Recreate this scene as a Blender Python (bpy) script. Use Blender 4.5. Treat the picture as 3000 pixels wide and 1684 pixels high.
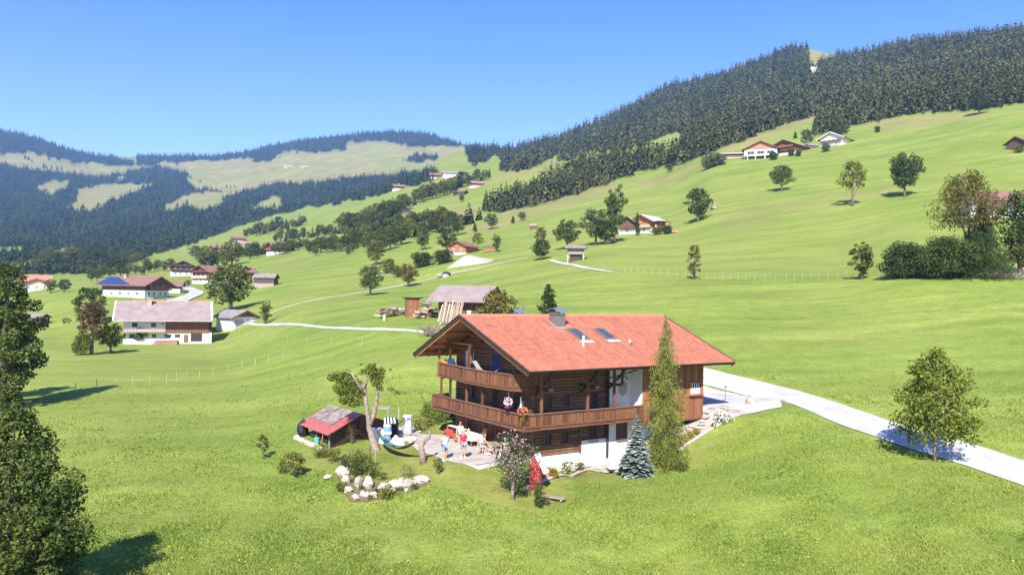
import bpy, bmesh, math, random
import numpy as np
from mathutils import Vector, Matrix
rad = math.radians
for o in list(bpy.data.objects): bpy.data.objects.remove(o)
SC = bpy.context.scene
COL = SC.collection
# ------------------------------------------------------------ camera
FPX, PIT, ROL = 2344.58, .011, .0173          # focal length in photo pixels (3000 wide), pitch and roll
cp, sp, cr, sr = math.cos(PIT), math.sin(PIT), math.cos(ROL), math.sin(ROL)
CR = np.array([cr, -sp*sr, cp*sr]); CU = np.array([-sr, -sp*cr, cp*cr]); CF = np.array([0, cp, sp])
cam = bpy.data.cameras.new('camera'); cam.sensor_width = 36; cam.lens = 36*FPX/3000
cam.clip_start = .5; cam.clip_end = 20000
co = bpy.data.objects.new('camera', cam); COL.objects.link(co)
co.matrix_world = Matrix(((CR[0], CU[0], -CF[0], 0), (CR[1], CU[1], -CF[1], 0), (CR[2], CU[2], -CF[2], 0), (0, 0, 0, 1)))
SC.camera = co
SC.render.resolution_x = 1024; SC.render.resolution_y = 574
# ------------------------------------------------------------ light
SUN_EL, SUN_AZ = rad(41), rad(9.5)            # sun behind the camera, a little to the left
sdir = Vector((-math.sin(SUN_AZ)*math.cos(SUN_EL), -math.cos(SUN_AZ)*math.cos(SUN_EL), math.sin(SUN_EL)))
W = bpy.data.worlds.new('World'); SC.world = W; W.use_nodes = True
nt = W.node_tree; bg = nt.nodes['Background']
sky = nt.nodes.new('ShaderNodeTexSky'); sky.sky_type = 'NISHITA'; sky.sun_disc = False
sky.sun_elevation = SUN_EL; sky.sun_rotation = math.atan2(sdir.x, sdir.y)
sky.altitude = 1200; sky.air_density = 1.0; sky.dust_density = .25; sky.ozone_density = 2.5
hs = nt.nodes.new('ShaderNodeHueSaturation'); hs.inputs['Saturation'].default_value = 1.12
gm = nt.nodes.new('ShaderNodeGamma'); gm.inputs[1].default_value = 1.0
nt.links.new(sky.outputs[0], gm.inputs[0]); nt.links.new(gm.outputs[0], hs.inputs['Color']); tn = nt.nodes.new('ShaderNodeMix'); tn.data_type = 'RGBA'; tn.blend_type = 'MULTIPLY'; tn.inputs[0].default_value = 1; 
tcs = nt.nodes.new('ShaderNodeTexCoord'); sps = nt.nodes.new('ShaderNodeSeparateXYZ'); rps = nt.nodes.new('ShaderNodeValToRGB')   # whole-dome tone: pale at the horizon, deep blue above
nt.links.new(tcs.outputs['Generated'], sps.inputs[0]); nt.links.new(sps.outputs[2], rps.inputs[0]); nt.links.new(rps.outputs[0], tn.inputs[7])
rps.color_ramp.elements[0].position = .08; rps.color_ramp.elements[0].color = (1.15, 1.0, 1.12, 1); rps.color_ramp.elements[1].position = .4; rps.color_ramp.elements[1].color = (.42, .66, 1.08, 1)
nt.links.new(hs.outputs[0], tn.inputs[6]); nt.links.new(tn.outputs[2], bg.inputs[0])
bg.inputs[1].default_value = .12
sl = bpy.data.lights.new('sun', 'SUN'); sl.energy = 5; sl.angle = rad(.5); sl.color = (1, .95, .87)
so = bpy.data.objects.new('sun', sl); COL.objects.link(so)
so.rotation_euler = sdir.to_track_quat('Z', 'Y').to_euler()
SC.view_settings.view_transform = 'Standard'; SC.view_settings.look = 'None'
SC.view_settings.exposure = 1.0; SC.view_settings.gamma = 1; SC.view_settings.use_curve_mapping = False
SC.cycles.volume_bounces = 0; SC.cycles.max_bounces = 6; SC.cycles.transparent_max_bounces = 8
# ------------------------------------------------------------ materials
class N:
    def __init__(s, name):
        s.m = bpy.data.materials.new(name); s.m.use_nodes = True; s.t = s.m.node_tree
        s.b = s.t.nodes['Principled BSDF']; s.out = s.t.nodes['Material Output']
    def n(s, ty, **k):
        x = s.t.nodes.new(ty)
        for a, v in k.items(): setattr(x, a, v)
        return x
    def l(s, a, b): s.t.links.new(a, b)
    def coord(s, k='Object'): return s.n('ShaderNodeTexCoord').outputs[k]
    def noise(s, vec, scale, det=3, rough=.55, st=None):
        if st:
            mp = s.n('ShaderNodeMapping'); mp.inputs['Scale'].default_value = st; s.l(vec, mp.inputs[0]); vec = mp.outputs[0]
        x = s.n('ShaderNodeTexNoise'); x.inputs['Scale'].default_value = scale; x.inputs['Detail'].default_value = det
        x.inputs['Roughness'].default_value = rough; s.l(vec, x.inputs[0]); return x.outputs[0]
    def ramp(s, f, stops):
        x = s.n('ShaderNodeValToRGB'); e = x.color_ramp.elements
        while len(e) < len(stops): e.new(.5)
        for i, (p, c) in enumerate(stops):
            e[i].position = p; e[i].color = tuple(c)+(1,) if not isinstance(c, (int, float)) else (c, c, c, 1)
        s.l(f, x.inputs[0]); return x.outputs[0]
    def mix(s, f, a, b, mode='MIX'):
        x = s.n('ShaderNodeMix', data_type='RGBA', blend_type=mode)
        for inp, v in ((0, f), (6, a), (7, b)):
            if isinstance(v, (int, float)): x.inputs[inp].default_value = v
            elif isinstance(v, tuple): x.inputs[inp].default_value = v+(1,)
            else: s.l(v, x.inputs[inp])
        return x.outputs[2]
    def math(s, op, a, b=0.):
        x = s.n('ShaderNodeMath', operation=op)
        for i, v in ((0, a), (1, b)):
            if isinstance(v, (int, float)): x.inputs[i].default_value = v
            else: s.l(v, x.inputs[i])
        return x.outputs[0]
    def bump(s, h, strg=.4, dist=.02):
        x = s.n('ShaderNodeBump'); x.inputs['Strength'].default_value = strg; x.inputs['Distance'].default_value = dist
        s.l(h, x.inputs['Height']); s.l(x.outputs[0], s.b.inputs['Normal'])
    def col(s, c): s.l(c, s.b.inputs['Base Color'])
def dk(c, k): return tuple(min(1, x*k) for x in c)
def mat_plain(name, c, rough=.7, var=.25, scale=4, metal=0, bump=.15, obj_rand=0):
    w = N(name); v = w.coord()
    f = w.noise(v, scale, 4)
    c2 = w.ramp(f, [(.3, dk(c, 1-var)), (.7, dk(c, 1+var))])
    if obj_rand:
        r = w.n('ShaderNodeObjectInfo').outputs['Random']
        c2 = w.mix(1., c2, w.ramp(r, [(0, 1-obj_rand), (1, 1.)]), 'MULTIPLY')
    w.col(c2); w.b.inputs['Roughness'].default_value = rough; w.b.inputs['Metallic'].default_value = metal
    if bump: w.bump(w.noise(v, scale*8, 3), bump, .02)
    return w.m
def mat_wood(name, c, grain=(1, 1, 12), var=.45, rnd=.45, rough=.75, weather=None):
    w = N(name); v = w.coord('Object'); r = w.n('ShaderNodeObjectInfo').outputs['Random']
    ad = w.n('ShaderNodeVectorMath', operation='ADD'); w.l(v, ad.inputs[0]); cb = w.n('ShaderNodeCombineXYZ')
    w.l(w.math('MULTIPLY', r, 37.), cb.inputs[0]); w.l(w.math('MULTIPLY', r, 91.), cb.inputs[2]); w.l(cb.outputs[0], ad.inputs[1])
    f = w.noise(ad.outputs[0], 3, 5, .65, st=grain)
    c1 = w.ramp(f, [(.25, dk(c, 1-var)), (.55, c), (.8, dk(c, 1+var))])
    c1 = w.mix(1., c1, w.ramp(r, [(0, 1-rnd), (.5, 1.), (1, 1+rnd*.6)]), 'MULTIPLY')
    if weather: c1 = w.mix(w.ramp(w.noise(v, 1.3, 4), [(.45, 0.), (.7, .8)]), c1, weather)
    w.col(c1); w.b.inputs['Roughness'].default_value = rough; w.bump(f, .5, .015)
    return w.m
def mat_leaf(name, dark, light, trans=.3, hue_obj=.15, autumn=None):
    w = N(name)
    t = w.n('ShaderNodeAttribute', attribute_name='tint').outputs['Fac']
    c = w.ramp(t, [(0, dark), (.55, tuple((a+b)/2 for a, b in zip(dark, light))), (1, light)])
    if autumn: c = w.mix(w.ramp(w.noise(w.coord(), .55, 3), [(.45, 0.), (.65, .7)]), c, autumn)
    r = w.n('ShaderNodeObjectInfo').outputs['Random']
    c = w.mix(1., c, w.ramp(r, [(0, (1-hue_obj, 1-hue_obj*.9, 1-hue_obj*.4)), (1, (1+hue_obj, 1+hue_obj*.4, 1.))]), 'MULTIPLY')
    d = w.n('ShaderNodeBsdfDiffuse'); tr = w.n('ShaderNodeBsdfTranslucent'); mx = w.n('ShaderNodeMixShader')
    mx.inputs[0].default_value = trans
    w.l(c, d.inputs[0]); w.l(c, tr.inputs[0]); w.l(d.outputs[0], mx.inputs[1]); w.l(tr.outputs[0], mx.inputs[2])
    w.l(mx.outputs[0], w.out.inputs[0]); w.t.nodes.remove(w.b)
    return w.m
def mat_glass(name, c=(.02, .03, .045)):
    w = N(name); w.col(w.mix(w.noise(w.coord(), 1.5, 2), c, dk(c, 2.5))); w.b.inputs['Roughness'].default_value = .08
    w.b.inputs['Specular IOR Level'].default_value = .7; return w.m
MT = {
 'log': mat_wood('dark_log', (.19, .088, .04), (1, 1, 9), rnd=.45, weather=(.24, .14, .08)),
 'board': mat_wood('balcony_board', (.19, .078, .034), (8, 8, 1), rnd=.5, var=.5),
 'beam': mat_wood('beam_wood', (.17, .068, .033), (2, 2, 2), rnd=.3),
 'rail': mat_wood('rail_wood', (.22, .11, .07), (2, 2, 2), rnd=.2),
 'orange': mat_wood('orange_wood', (.45, .18, .06), (2, 2, 2), rnd=.25),
 'dark': mat_wood('dark_trim', (.06, .035, .028), (2, 2, 2), rnd=.2),
 'bay': mat_wood('bay_board', (.3, .12, .048), (9, 9, .8), var=.55, rnd=.5, weather=(.2, .09, .045)),
 'soffit': mat_wood('soffit_board', (.33, .2, .1), (2, 2, 2), rnd=.25),
 'grey': mat_wood('grey_wood', (.3, .24, .2), (3, 3, 3), rnd=.4),
 'oldwood': mat_wood('old_wood', (.15, .085, .055), (6, 6, 1), rnd=.35),
 'palewood': mat_wood('pale_wood', (.5, .39, .28), (3, 3, 3), rnd=.3),
 'brownboard': mat_wood('brown_board', (.3, .12, .05), (8, 8, .6), rnd=.3, weather=(.12, .05, .03)),
 'plaster': mat_plain('white_plaster', (.78, .76, .73), .9, .05, 2),
 'pinkplaster': mat_plain('pink_plaster', (.62, .42, .34), .9, .12, 2),
 'glass': mat_glass('window_glass'),
 'skyglass': mat_glass('roof_glass', (.03, .04, .05)),
 'frame': mat_plain('window_frame', (.13, .06, .03), .6, .2, 6),
 'white': mat_plain('white_paint', (.8, .8, .8), .5, .04, 6),
 'metal': mat_plain('sheet_metal', (.55, .57, .6), .3, .1, 5, .8),
 'chim': mat_plain('chimney_sheet', (.16, .13, .125), .5, .15, 5),
 'blue': mat_plain('blue_cloth', (.02, .05, .2), .8, .2, 5),
 'redpaint': mat_plain('red_paint', (.5, .07, .06), .6, .15, 4),
 'redroof': mat_plain('red_sheet_roof', (.42, .11, .085), .5, .25, 3),
 'greyroof': mat_plain('grey_roof', (.25, .215, .205), .75, .25, 1.2),
 'mauveroof': mat_plain('mauve_roof', (.27, .21, .19), .8, .16, .6),
 'orangeroof': mat_plain('orange_roof', (.5, .2, .13), .8, .15, 1),
 'brownroof': mat_plain('brown_roof', (.24, .12, .09), .8, .2, 1),
 'paleroof': mat_plain('pale_roof', (.48, .44, .43), .8, .15, 1),
 'bluepanel': mat_plain('solar_panel', (.03, .055, .15), .4, .15, 3),
 'stone': mat_plain('pale_stone', (.52, .45, .37), .9, .4, 2.2, bump=.6, obj_rand=.3),
 'bark': mat_plain('bark', (.16, .12, .09), .9, .35, 7, bump=.7),
 'palebark': mat_plain('pale_bark', (.27, .205, .16), .9, .4, 5, bump=.7),
 'black': mat_plain('black_cloth', (.012, .013, .02), .7, .2, 4),
 'green': mat_plain('green_cloth', (.03, .16, .1), .8, .3, 5),
 'teal': mat_plain('teal_paint', (.1, .45, .35), .6, .1, 5),
 'ltblue': mat_plain('light_blue_paint', (.16, .3, .5), .5, .2, 4),
 'skin': mat_plain('skin', (.55, .3, .2), .6, .06, 8, bump=0),
 'hair': mat_plain('brown_hair', (.09, .045, .025), .7, .3, 30),
 'redhair': mat_plain('auburn_hair', (.3, .1, .04), .7, .3, 30),
 'fairhair': mat_plain('fair_hair', (.5, .36, .2), .7, .3, 30),
 'redshirt': mat_plain('red_shirt', (.55, .03, .06), .9, .12, 6),
 'whiteshirt': mat_plain('white_shirt', (.72, .7, .72), .9, .08, 6),
 'jeans': mat_plain('blue_denim', (.2, .29, .45), .9, .2, 9),
 'greycloth': mat_plain('grey_cloth', (.3, .29, .3), .9, .2, 9),
 'wire': mat_plain('fence_wire', (.16, .17, .1), .5, .1, 5),
 'post': mat_plain('pale_post', (.36, .32, .25), .9, .25, 8),
 'soil': mat_plain('soil', (.16, .1, .06), .95, .3, 5, bump=.6),
 'paving': mat_plain('pale_paving', (.46, .4, .35), .9, .15, 3, obj_rand=.25),
 'gravel': mat_plain('white_gravel', (.45, .43, .42), .95, .16, .7, bump=.5),
 'track': mat_plain('field_track', (.44, .4, .28), .95, .2, 1, bump=.4),
 'flowerw': mat_plain('white_flower', (.8, .78, .72), .8, .1, 9, bump=0),
 'flowerp': mat_plain('pink_flower', (.65, .3, .38), .8, .25, 9, bump=0),
 'flowero': mat_plain('orange_flower', (.6, .14, .06), .8, .3, 9, bump=0),
 'flowery': mat_plain('yellow_flower', (.62, .5, .05), .8, .2, 9, bump=0),
 'flowerv': mat_plain('purple_flower', (.3, .03, .2), .8, .2, 9, bump=0),
}
LF = {
 'green': mat_leaf('leaf_green', (.025, .05, .012), (.19, .24, .06)),
 'fresh': mat_leaf('leaf_fresh', (.045, .08, .014), (.28, .33, .065)),
 'dark': mat_leaf('leaf_dark', (.022, .044, .014), (.125, .175, .05)),
 'olive': mat_leaf('leaf_olive', (.06, .075, .016), (.3, .3, .075)),
 'grey': mat_leaf('leaf_grey', (.045, .07, .026), (.22, .26, .1)),
 'autumn': mat_leaf('leaf_autumn', (.05, .06, .015), (.24, .23, .065), autumn=(.2, .14, .055)),
 'brown': mat_leaf('leaf_brown', (.07, .045, .022), (.23, .15, .07)),
 'yellow': mat_leaf('leaf_yellow', (.13, .13, .012), (.46, .36, .04)),
 'spruce': mat_leaf('needles_spruce', (.025, .038, .014), (.155, .165, .058), .15),
 'farspruce': mat_leaf('needles_far_spruce', (.012, .026, .014), (.075, .105, .05), .1),
 'larch': mat_leaf('needles_larch', (.11, .135, .025), (.4, .45, .1), .4),
 'larchtop': mat_leaf('needles_larch_top', (.2, .16, .05), (.5, .38, .15), .35),
 'bluespruce': mat_leaf('needles_blue', (.06, .1, .08), (.42, .5, .45), .15),
 'rose': mat_leaf('leaf_rose', (.03, .055, .02), (.14, .2, .08)),
}
# ------------------------------------------------------------ helpers
def tag(o, label=None, cat=None, group=None, kind=None):
    if label: o['label'] = label
    if cat: o['category'] = cat
    if group: o['group'] = group
    if kind: o['kind'] = kind
    return o
def empty(name, loc, rz=0, label=None, cat=None, group=None):
    o = bpy.data.objects.new(name, None); COL.objects.link(o); o.empty_display_size = .2
    o.location = loc; o.rotation_euler = (0, 0, rz); return tag(o, label, cat, group)
def link(name, me, parent=None, loc=None, rot=None, scale=None):
    o = bpy.data.objects.new(name, me); COL.objects.link(o)
    if parent: o.parent = parent
    if loc is not None: o.location = loc
    if rot is not None: o.rotation_euler = rot
    if scale is not None: o.scale = scale
    return o
def np_mesh(name, V, F, mat, tint=None, smooth=False):
    """V (n,3), F (m,k) of one k"""
    me = bpy.data.meshes.new(name); V = np.asarray(V, np.float32); F = np.asarray(F, np.int32); k = F.shape[1]
    me.vertices.add(len(V)); me.vertices.foreach_set('co', V.ravel())
    me.loops.add(F.size); me.loops.foreach_set('vertex_index', F.ravel())
    me.polygons.add(len(F)); me.polygons.foreach_set('loop_start', np.arange(0, F.size, k, dtype=np.int32))
    me.polygons.foreach_set('loop_total', np.full(len(F), k, np.int32))
    if smooth: me.polygons.foreach_set('use_smooth', np.ones(len(F), bool))
    for m in (mat if isinstance(mat, (list, tuple)) else [mat]): me.materials.append(m)
    me.update(calc_edges=True)
    if tint is not None:
        a = me.attributes.new('tint', 'FLOAT', 'POINT'); a.data.foreach_set('value', np.asarray(tint, np.float32))
    return me
class MB:
    def __init__(s): s.v = []; s.f = []; s.mi = []; s.cur = 0
    def add(s, v, f):
        b = len(s.v); s.v += [tuple(x) for x in v]; s.f += [tuple(i+b for i in q) for q in f]; s.mi += [s.cur]*len(f); return s
    def box(s, x0, x1, y0, y1, z0, z1):
        v = [(x, y, z) for z in (z0, z1) for y in (y0, y1) for x in (x0, x1)]
        return s.add(v, [(0, 2, 3, 1), (4, 5, 7, 6), (0, 1, 5, 4), (2, 6, 7, 3), (0, 4, 6, 2), (1, 3, 7, 5)])
    def beam(s, a, b, w, h, up=(0, 0, 1)):
        a = Vector(a); b = Vector(b); d = (b-a).normalized(); x = d.cross(Vector(up))
        if x.length < 1e-4: x = d.cross(Vector((0, 1, 0)))
        x.normalize(); z = x.cross(d); v = []
        for p in (a, b):
            for i, j in ((-1, -1), (1, -1), (1, 1), (-1, 1)): v.append(p+x*(i*w/2)+z*(j*h/2))
        return s.add(v, [(0, 1, 2, 3), (7, 6, 5, 4), (0, 4, 5, 1), (1, 5, 6, 2), (2, 6, 7, 3), (3, 7, 4, 0)])
    def hexa(s, bot, top):
        """bot, top: same number of points"""
        n = len(bot); v = list(bot)+list(top)
        return s.add(v, [tuple(range(n-1, -1, -1)), tuple(range(n, 2*n))]+[(i, (i+1) % n, n+(i+1) % n, n+i) for i in range(n)])
    def tube(s, pts, rs, n=7, cap=True):
        pts = [Vector(p) for p in pts]; b = len(s.v); rs = rs if isinstance(rs, (list, tuple)) else [rs]*len(pts)
        ref = Vector((.3, .9, .2))
        for i, p in enumerate(pts):
            d = (pts[min(i+1, len(pts)-1)]-pts[max(i-1, 0)]).normalized()
            x = d.cross(ref if abs(d.dot(ref.normalized())) < .95 else Vector((1, 0, 0))).normalized(); y = d.cross(x)
            for k in range(n):
                t = 2*math.pi*k/n; s.v.append(tuple(p+(x*math.cos(t)+y*math.sin(t))*rs[i]))
        for i in range(len(pts)-1):
            for k in range(n):
                s.f.append((b+i*n+k, b+i*n+(k+1) % n, b+(i+1)*n+(k+1) % n, b+(i+1)*n+k)); s.mi.append(s.cur)
        if cap:
            e = b+(len(pts)-1)*n
            s.f += [tuple(range(b+n-1, b-1, -1)), tuple(range(e, e+n))]; s.mi += [s.cur]*2
        return s
    def mesh(s, name, mat, smooth=False):
        me = bpy.data.meshes.new(name); me.from_pydata(s.v, [], s.f)
        for m in (mat if isinstance(mat, (list, tuple)) else [mat]): me.materials.append(m)
        if len(me.materials) > 1: me.polygons.foreach_set('material_index', s.mi)
        if smooth: me.polygons.foreach_set('use_smooth', [True]*len(s.f))
        me.update(); return me
    def build(s, name, mat, parent=None, loc=None, rot=None, smooth=False):
        return link(name, s.mesh(name, mat, smooth), parent, loc, rot)
def sph(mb, c, r, n=8, m=6, sq=(1, 1, 1), jit=0, rng=random):
    v = []; f = []
    for i in range(m+1):
        t = math.pi*i/m
        for k in range(n):
            p = 2*math.pi*k/n; q = r*(1+rng.uniform(-jit, jit))
            v.append((c[0]+q*sq[0]*math.sin(t)*math.cos(p), c[1]+q*sq[1]*math.sin(t)*math.sin(p), c[2]+q*sq[2]*math.cos(t)))
    for i in range(m):
        for k in range(n): f.append((i*n+k, (i+1)*n+k, (i+1)*n+(k+1) % n, i*n+(k+1) % n))
    return mb.add(v, f)
# ------------------------------------------------------------ terrain
def hz(px): return 842+(px-1500)*ROL+FPX*math.tan(PIT)     # image row of the horizon
def ZZ(px, *k):
    """k: (Y, value) pairs; value below -0.001..-30 means metres z, larger than 60 means photo row"""
    ys = []; zs = []
    for y, v in k:
        ys.append(y); zs.append(v if v < 60 else -(v-hz(px))/FPX*y)
    return px, np.array(ys, float), np.array(zs, float)
TAB = [
 ZZ(-900, (4, -14), (35, -13), (65, -12.6), (100, -12), (165, -11.5), (260, -10), (430, 845), (750, 790), (1000, 740), (1400, 680), (2000, 600), (2800, 480), (3800, 330), (6000, 420)),
 ZZ(0, (4, -14), (35, -12.7), (65, -12), (100, -11.7), (165, -11.2), (210, -10.2), (300, -6), (400, 845), (430, 838), (560, 800), (750, 768), (1000, 725), (1400, 670), (2000, 590), (2800, 490), (3800, 392), (6000, 470)),
 ZZ(300, (4, -14), (35, -12.3), (55, -11.8), (100, -11.4), (165, -11.1), (210, -6.3), (250, -2.3), (300, 846), (430, 813), (560, 785), (750, 755), (1000, 715), (1400, 660), (2000, 590), (2800, 522), (3800, 466), (6000, 520)),
 ZZ(600, (4, -14), (35, -12.3), (55, -11.4), (100, -11.2), (165, -11.1), (210, -7), (260, -2.6), (300, 850), (360, 832), (430, 806), (560, 768), (750, 735), (1000, 692), (1400, 640), (2000, 585), (2800, 516), (3800, 462), (6000, 500)),
 ZZ(900, (4, -13.8), (35, -12.3), (45, -11.9), (55, -10.9), (70, -10.3), (100, -8.7), (130, -6), (165, -4), (210, -1.2), (260, 838), (330, 792), (430, 755), (560, 718), (750, 682), (1000, 640), (1400, 600), (2000, 555), (2800, 476), (3800, 407), (6000, 450)),
 ZZ(1200, (4, -13.8), (35, -12.5), (43, -11.9), (48, -11.1), (54, -10.7), (62, -10.3), (68, -9.8), (80, -8.1), (100, -5.3), (115, -3.5), (130, -2.6), (165, -1), (210, 850), (260, 800), (330, 745), (430, 695), (560, 640), (750, 590), (1000, 548), (1400, 520), (2000, 505), (2800, 450), (3800, 386), (6000, 430)),
 ZZ(1350, (4, -13.8), (35, -12.6), (43, -11.9), (48, -11.0), (52, -10.55), (60, -10.45), (68, -9.6), (80, -7.8), (100, -4.7), (115, -2.9), (140, -1), (165, .5), (210, 830), (240, 787), (330, 725), (430, 672), (560, 615), (750, 560), (1000, 500), (1300, 470), (1700, 440), (2000, 445), (2800, 436), (3800, 424), (6000, 450)),
 ZZ(1500, (4, -13.8), (35, -12.6), (41, -12.0), (46, -11.5), (51, -10.6), (56, -10.45), (64, -10.2), (80, -7.2), (100, -4.2), (130, -.7), (165, 2.5), (210, 795), (240, 765), (330, 705), (430, 645), (560, 590), (750, 520), (1000, 480), (1300, 455), (1700, 430), (2000, 440), (2800, 445), (3800, 455), (6000, 470)),
 ZZ(1800, (4, -13.8), (35, -12.9), (42, -12.2), (48, -11.7), (53, -11.4), (56, -11), (62, -9.8), (80, -6.9), (100, -3.8), (130, .7), (165, 788), (210, 740), (240, 715), (330, 650), (430, 585), (560, 520), (750, 455), (1000, 400), (1300, 362), (1600, 330), (2000, 345), (3800, 430), (6000, 460)),
 ZZ(1960, (4, -13.8), (35, -12.8), (42, -12), (48, -11.6), (54, -11.1), (58, -9.7), (63, -8.6), (80, -6.5), (100, -3.6), (130, 1.4), (165, 790), (210, 735), (240, 708), (330, 635), (430, 560), (560, 478), (750, 408), (1000, 350), (1300, 290), (1600, 252), (2000, 270), (3800, 400), (6000, 440)),
 ZZ(2100, (4, -13.8), (35, -12.4), (45, -11.3), (53, -10.8), (57, -9.8), (61, -8.6), (66, -8.0), (80, -6.3), (100, -3.4), (130, 2), (140, 3.4), (165, 790), (210, 725), (260, 660), (330, 578), (430, 495), (500, 452), (560, 428), (750, 368), (1000, 310), (1300, 250), (1600, 217), (2000, 235), (3800, 380), (6000, 420)),
 ZZ(2250, (4, -13.8), (35, -12.1), (45, -10.8), (53, -9.9), (60, -8.4), (66, -7.9), (80, -6.2), (100, -3.2), (130, 2.4), (165, 788), (210, 712), (260, 635), (330, 552), (430, 472), (480, 450), (560, 400), (750, 335), (1000, 270), (1300, 200), (1600, 168), (2000, 190), (3800, 370), (6000, 400)),
 ZZ(2330, (4, -13.8), (35, -12), (45, -10.5), (53, -9.4), (60, -8.3), (66, -7.8), (80, -6.1), (100, -3.1), (130, 2.6), (165, 789), (210, 706), (260, 624), (330, 540), (430, 458), (480, 430), (560, 385), (750, 320), (1000, 248), (1300, 180), (1600, 140), (2000, 165), (3800, 360), (6000, 390)),
 ZZ(2440, (4, -13.8), (35, -11.8), (45, -10.2), (55, -8.9), (62, -8.1), (80, -6), (100, -2.8), (130, 2.9), (165, 790), (210, 698), (260, 612), (330, 525), (430, 440), (480, 408), (560, 372), (750, 306), (1000, 232), (1300, 182), (1600, 158), (2000, 175), (3800, 350), (6000, 380)),
 ZZ(2700, (4, -13.6), (30, -11.9), (40, -10.5), (48, -9.5), (60, -8.1), (80, -5.5), (100, -1.5), (120, 3.5), (165, 735), (210, 645), (260, 570), (330, 482), (430, 398), (480, 368), (560, 328), (750, 250), (1000, 170), (1300, 120), (1600, 130), (3800, 330), (6000, 360)),
 ZZ(3000, (4, -13.4), (30, -11.4), (40, -10.2), (46, -9.6), (55, -8.4), (70, -6.4), (90, -2.5), (120, 4.2), (165, 720), (210, 622), (260, 540), (330, 440), (430, 335), (500, 296), (560, 262), (750, 185), (1000, 115), (1200, 88), (1500, 100), (3800, 300), (6000, 330)),
 ZZ(3900, (4, -13), (30, -10.5), (46, -8.7), (70, -5.4), (100, 1), (120, 6), (165, 690), (260, 470), (430, 280), (750, 120), (1100, 60), (1500, 80), (3800, 280), (6000, 300)),
]
def pchip(x, y, xi):
    h = np.diff(x); d = np.diff(y)/h; m = np.zeros(len(x))
    for i in range(1, len(x)-1):
        if d[i-1]*d[i] > 0:
            w1 = 2*h[i]+h[i-1]; w2 = h[i]+2*h[i-1]; m[i] = (w1+w2)/(w1/d[i-1]+w2/d[i])
    m[0] = d[0]; m[-1] = d[-1]
    xi = np.clip(xi, x[0], x[-1]); k = np.clip(np.searchsorted(x, xi)-1, 0, len(h)-1); t = (xi-x[k])/h[k]
    return ((1+2*t)*(1-t)**2*y[k]+t*(1-t)**2*h[k]*m[k]+t*t*(3-2*t)*y[k+1]+t*t*(t-1)*h[k]*m[k+1])
NS = 470
SS = np.linspace(math.log(4), math.log(6000), NS); YY = np.exp(SS)
A_in = np.linspace(-.74, .74, 741)
A_out = np.array([.76, .79, .83, .88, .95, 1.05, 1.2, 1.4, 1.7, 2.2, 3])
AA = np.concatenate([-A_out[::-1], A_in, A_out]); NA = len(AA)
_colZ = np.array([pchip(ys, zs, YY) for _, ys, zs in TAB])            # columns x NS
_colA = np.array([(p-1500)/FPX for p, _, _ in TAB])
ZG = np.zeros((NA, NS)); aq = np.clip(AA, _colA[0], _colA[-1])
for j in range(NS): ZG[:, j] = pchip(_colA, _colZ[:, j], aq)
_rs = np.random.RandomState(4)
def vnoise(x, y, seed=0):
    """smooth value noise"""
    xi = np.floor(x).astype(int); yi = np.floor(y).astype(int); fx = x-xi; fy = y-yi
    fx = fx*fx*(3-2*fx); fy = fy*fy*(3-2*fy)
    def h(a, b):
        n = (a*374761393+b*668265263+seed*1442695041) & 0x7fffffff
        n = ((n ^ (n >> 13))*1274126177) & 0x7fffffff
        return ((n ^ (n >> 16)) & 0xffff)/32768.-1
    return (h(xi, yi)*(1-fx)+h(xi+1, yi)*fx)*(1-fy)+(h(xi, yi+1)*(1-fx)+h(xi+1, yi+1)*fx)*fy
GX = AA[:, None]*YY[None, :]; GY = np.broadcast_to(YY[None, :], GX.shape)
ss = lambda x, a, b: np.clip((x-a)/(b-a), 0, 1)**2*(3-2*np.clip((x-a)/(b-a), 0, 1))
ZG += .05*vnoise(GX/2.3, GY/2.3, 1)+.14*vnoise(GX/9, GY/9, 2)
ZG += ss(GY, 90, 200)*(.5*vnoise(GX/35, GY/35, 3))+ss(GY, 350, 900)*(3*vnoise(GX/110, GY/110, 4))+ss(GY, 1300, 2600)*(14*vnoise(GX/330, GY/330, 5)+5*vnoise(GX/120, GY/120, 6))
# house frame
TH = .9766; HD = np.array([math.sin(TH), math.cos(TH)]); HN = np.array([-math.cos(TH), math.sin(TH)])
HX, HY, HZ0 = -3.174, 55.23, -10.45
def h2w(u, v, h=0): return (HX+HD[0]*u+HN[0]*v, HY+HD[1]*u+HN[1]*v, HZ0+h)
_u = (GX-HX)*HD[0]+(GY-HY)*HD[1]; _v = (GX-HX)*HN[0]+(GY-HY)*HN[1]
def boxw(u, v, u0, u1, v0, v1, m): 
    return ss(u, u0-m, u0)*(1-ss(u, u1, u1+m))*ss(v, v0-m, v0)*(1-ss(v, v1, v1+m))
wt = boxw(_u, _v, -3.3, 2.0, -4.6, 8.5, 1.6); ZG = ZG*(1-wt)+(HZ0-.06)*wt           # terrace
wt = boxw(_u, _v, 3.5, 16, -4, 5.5, 1.0); ZG = ZG*(1-wt)+(np.minimum(ZG, HZ0))*wt     # under the house
wt = boxw(_u, _v, 3.6, 9.6, -7.0, -4.5, 1.1); ZG = ZG*(1-wt)+np.minimum(ZG, HZ0-1.15)*wt   # dip along the long plinth
wt = boxw(_u, _v, 18.2, 26, -5, 6, 2.0); ZG = ZG*(1-wt)+(HZ0+2.35)*wt                  # yard behind
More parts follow.
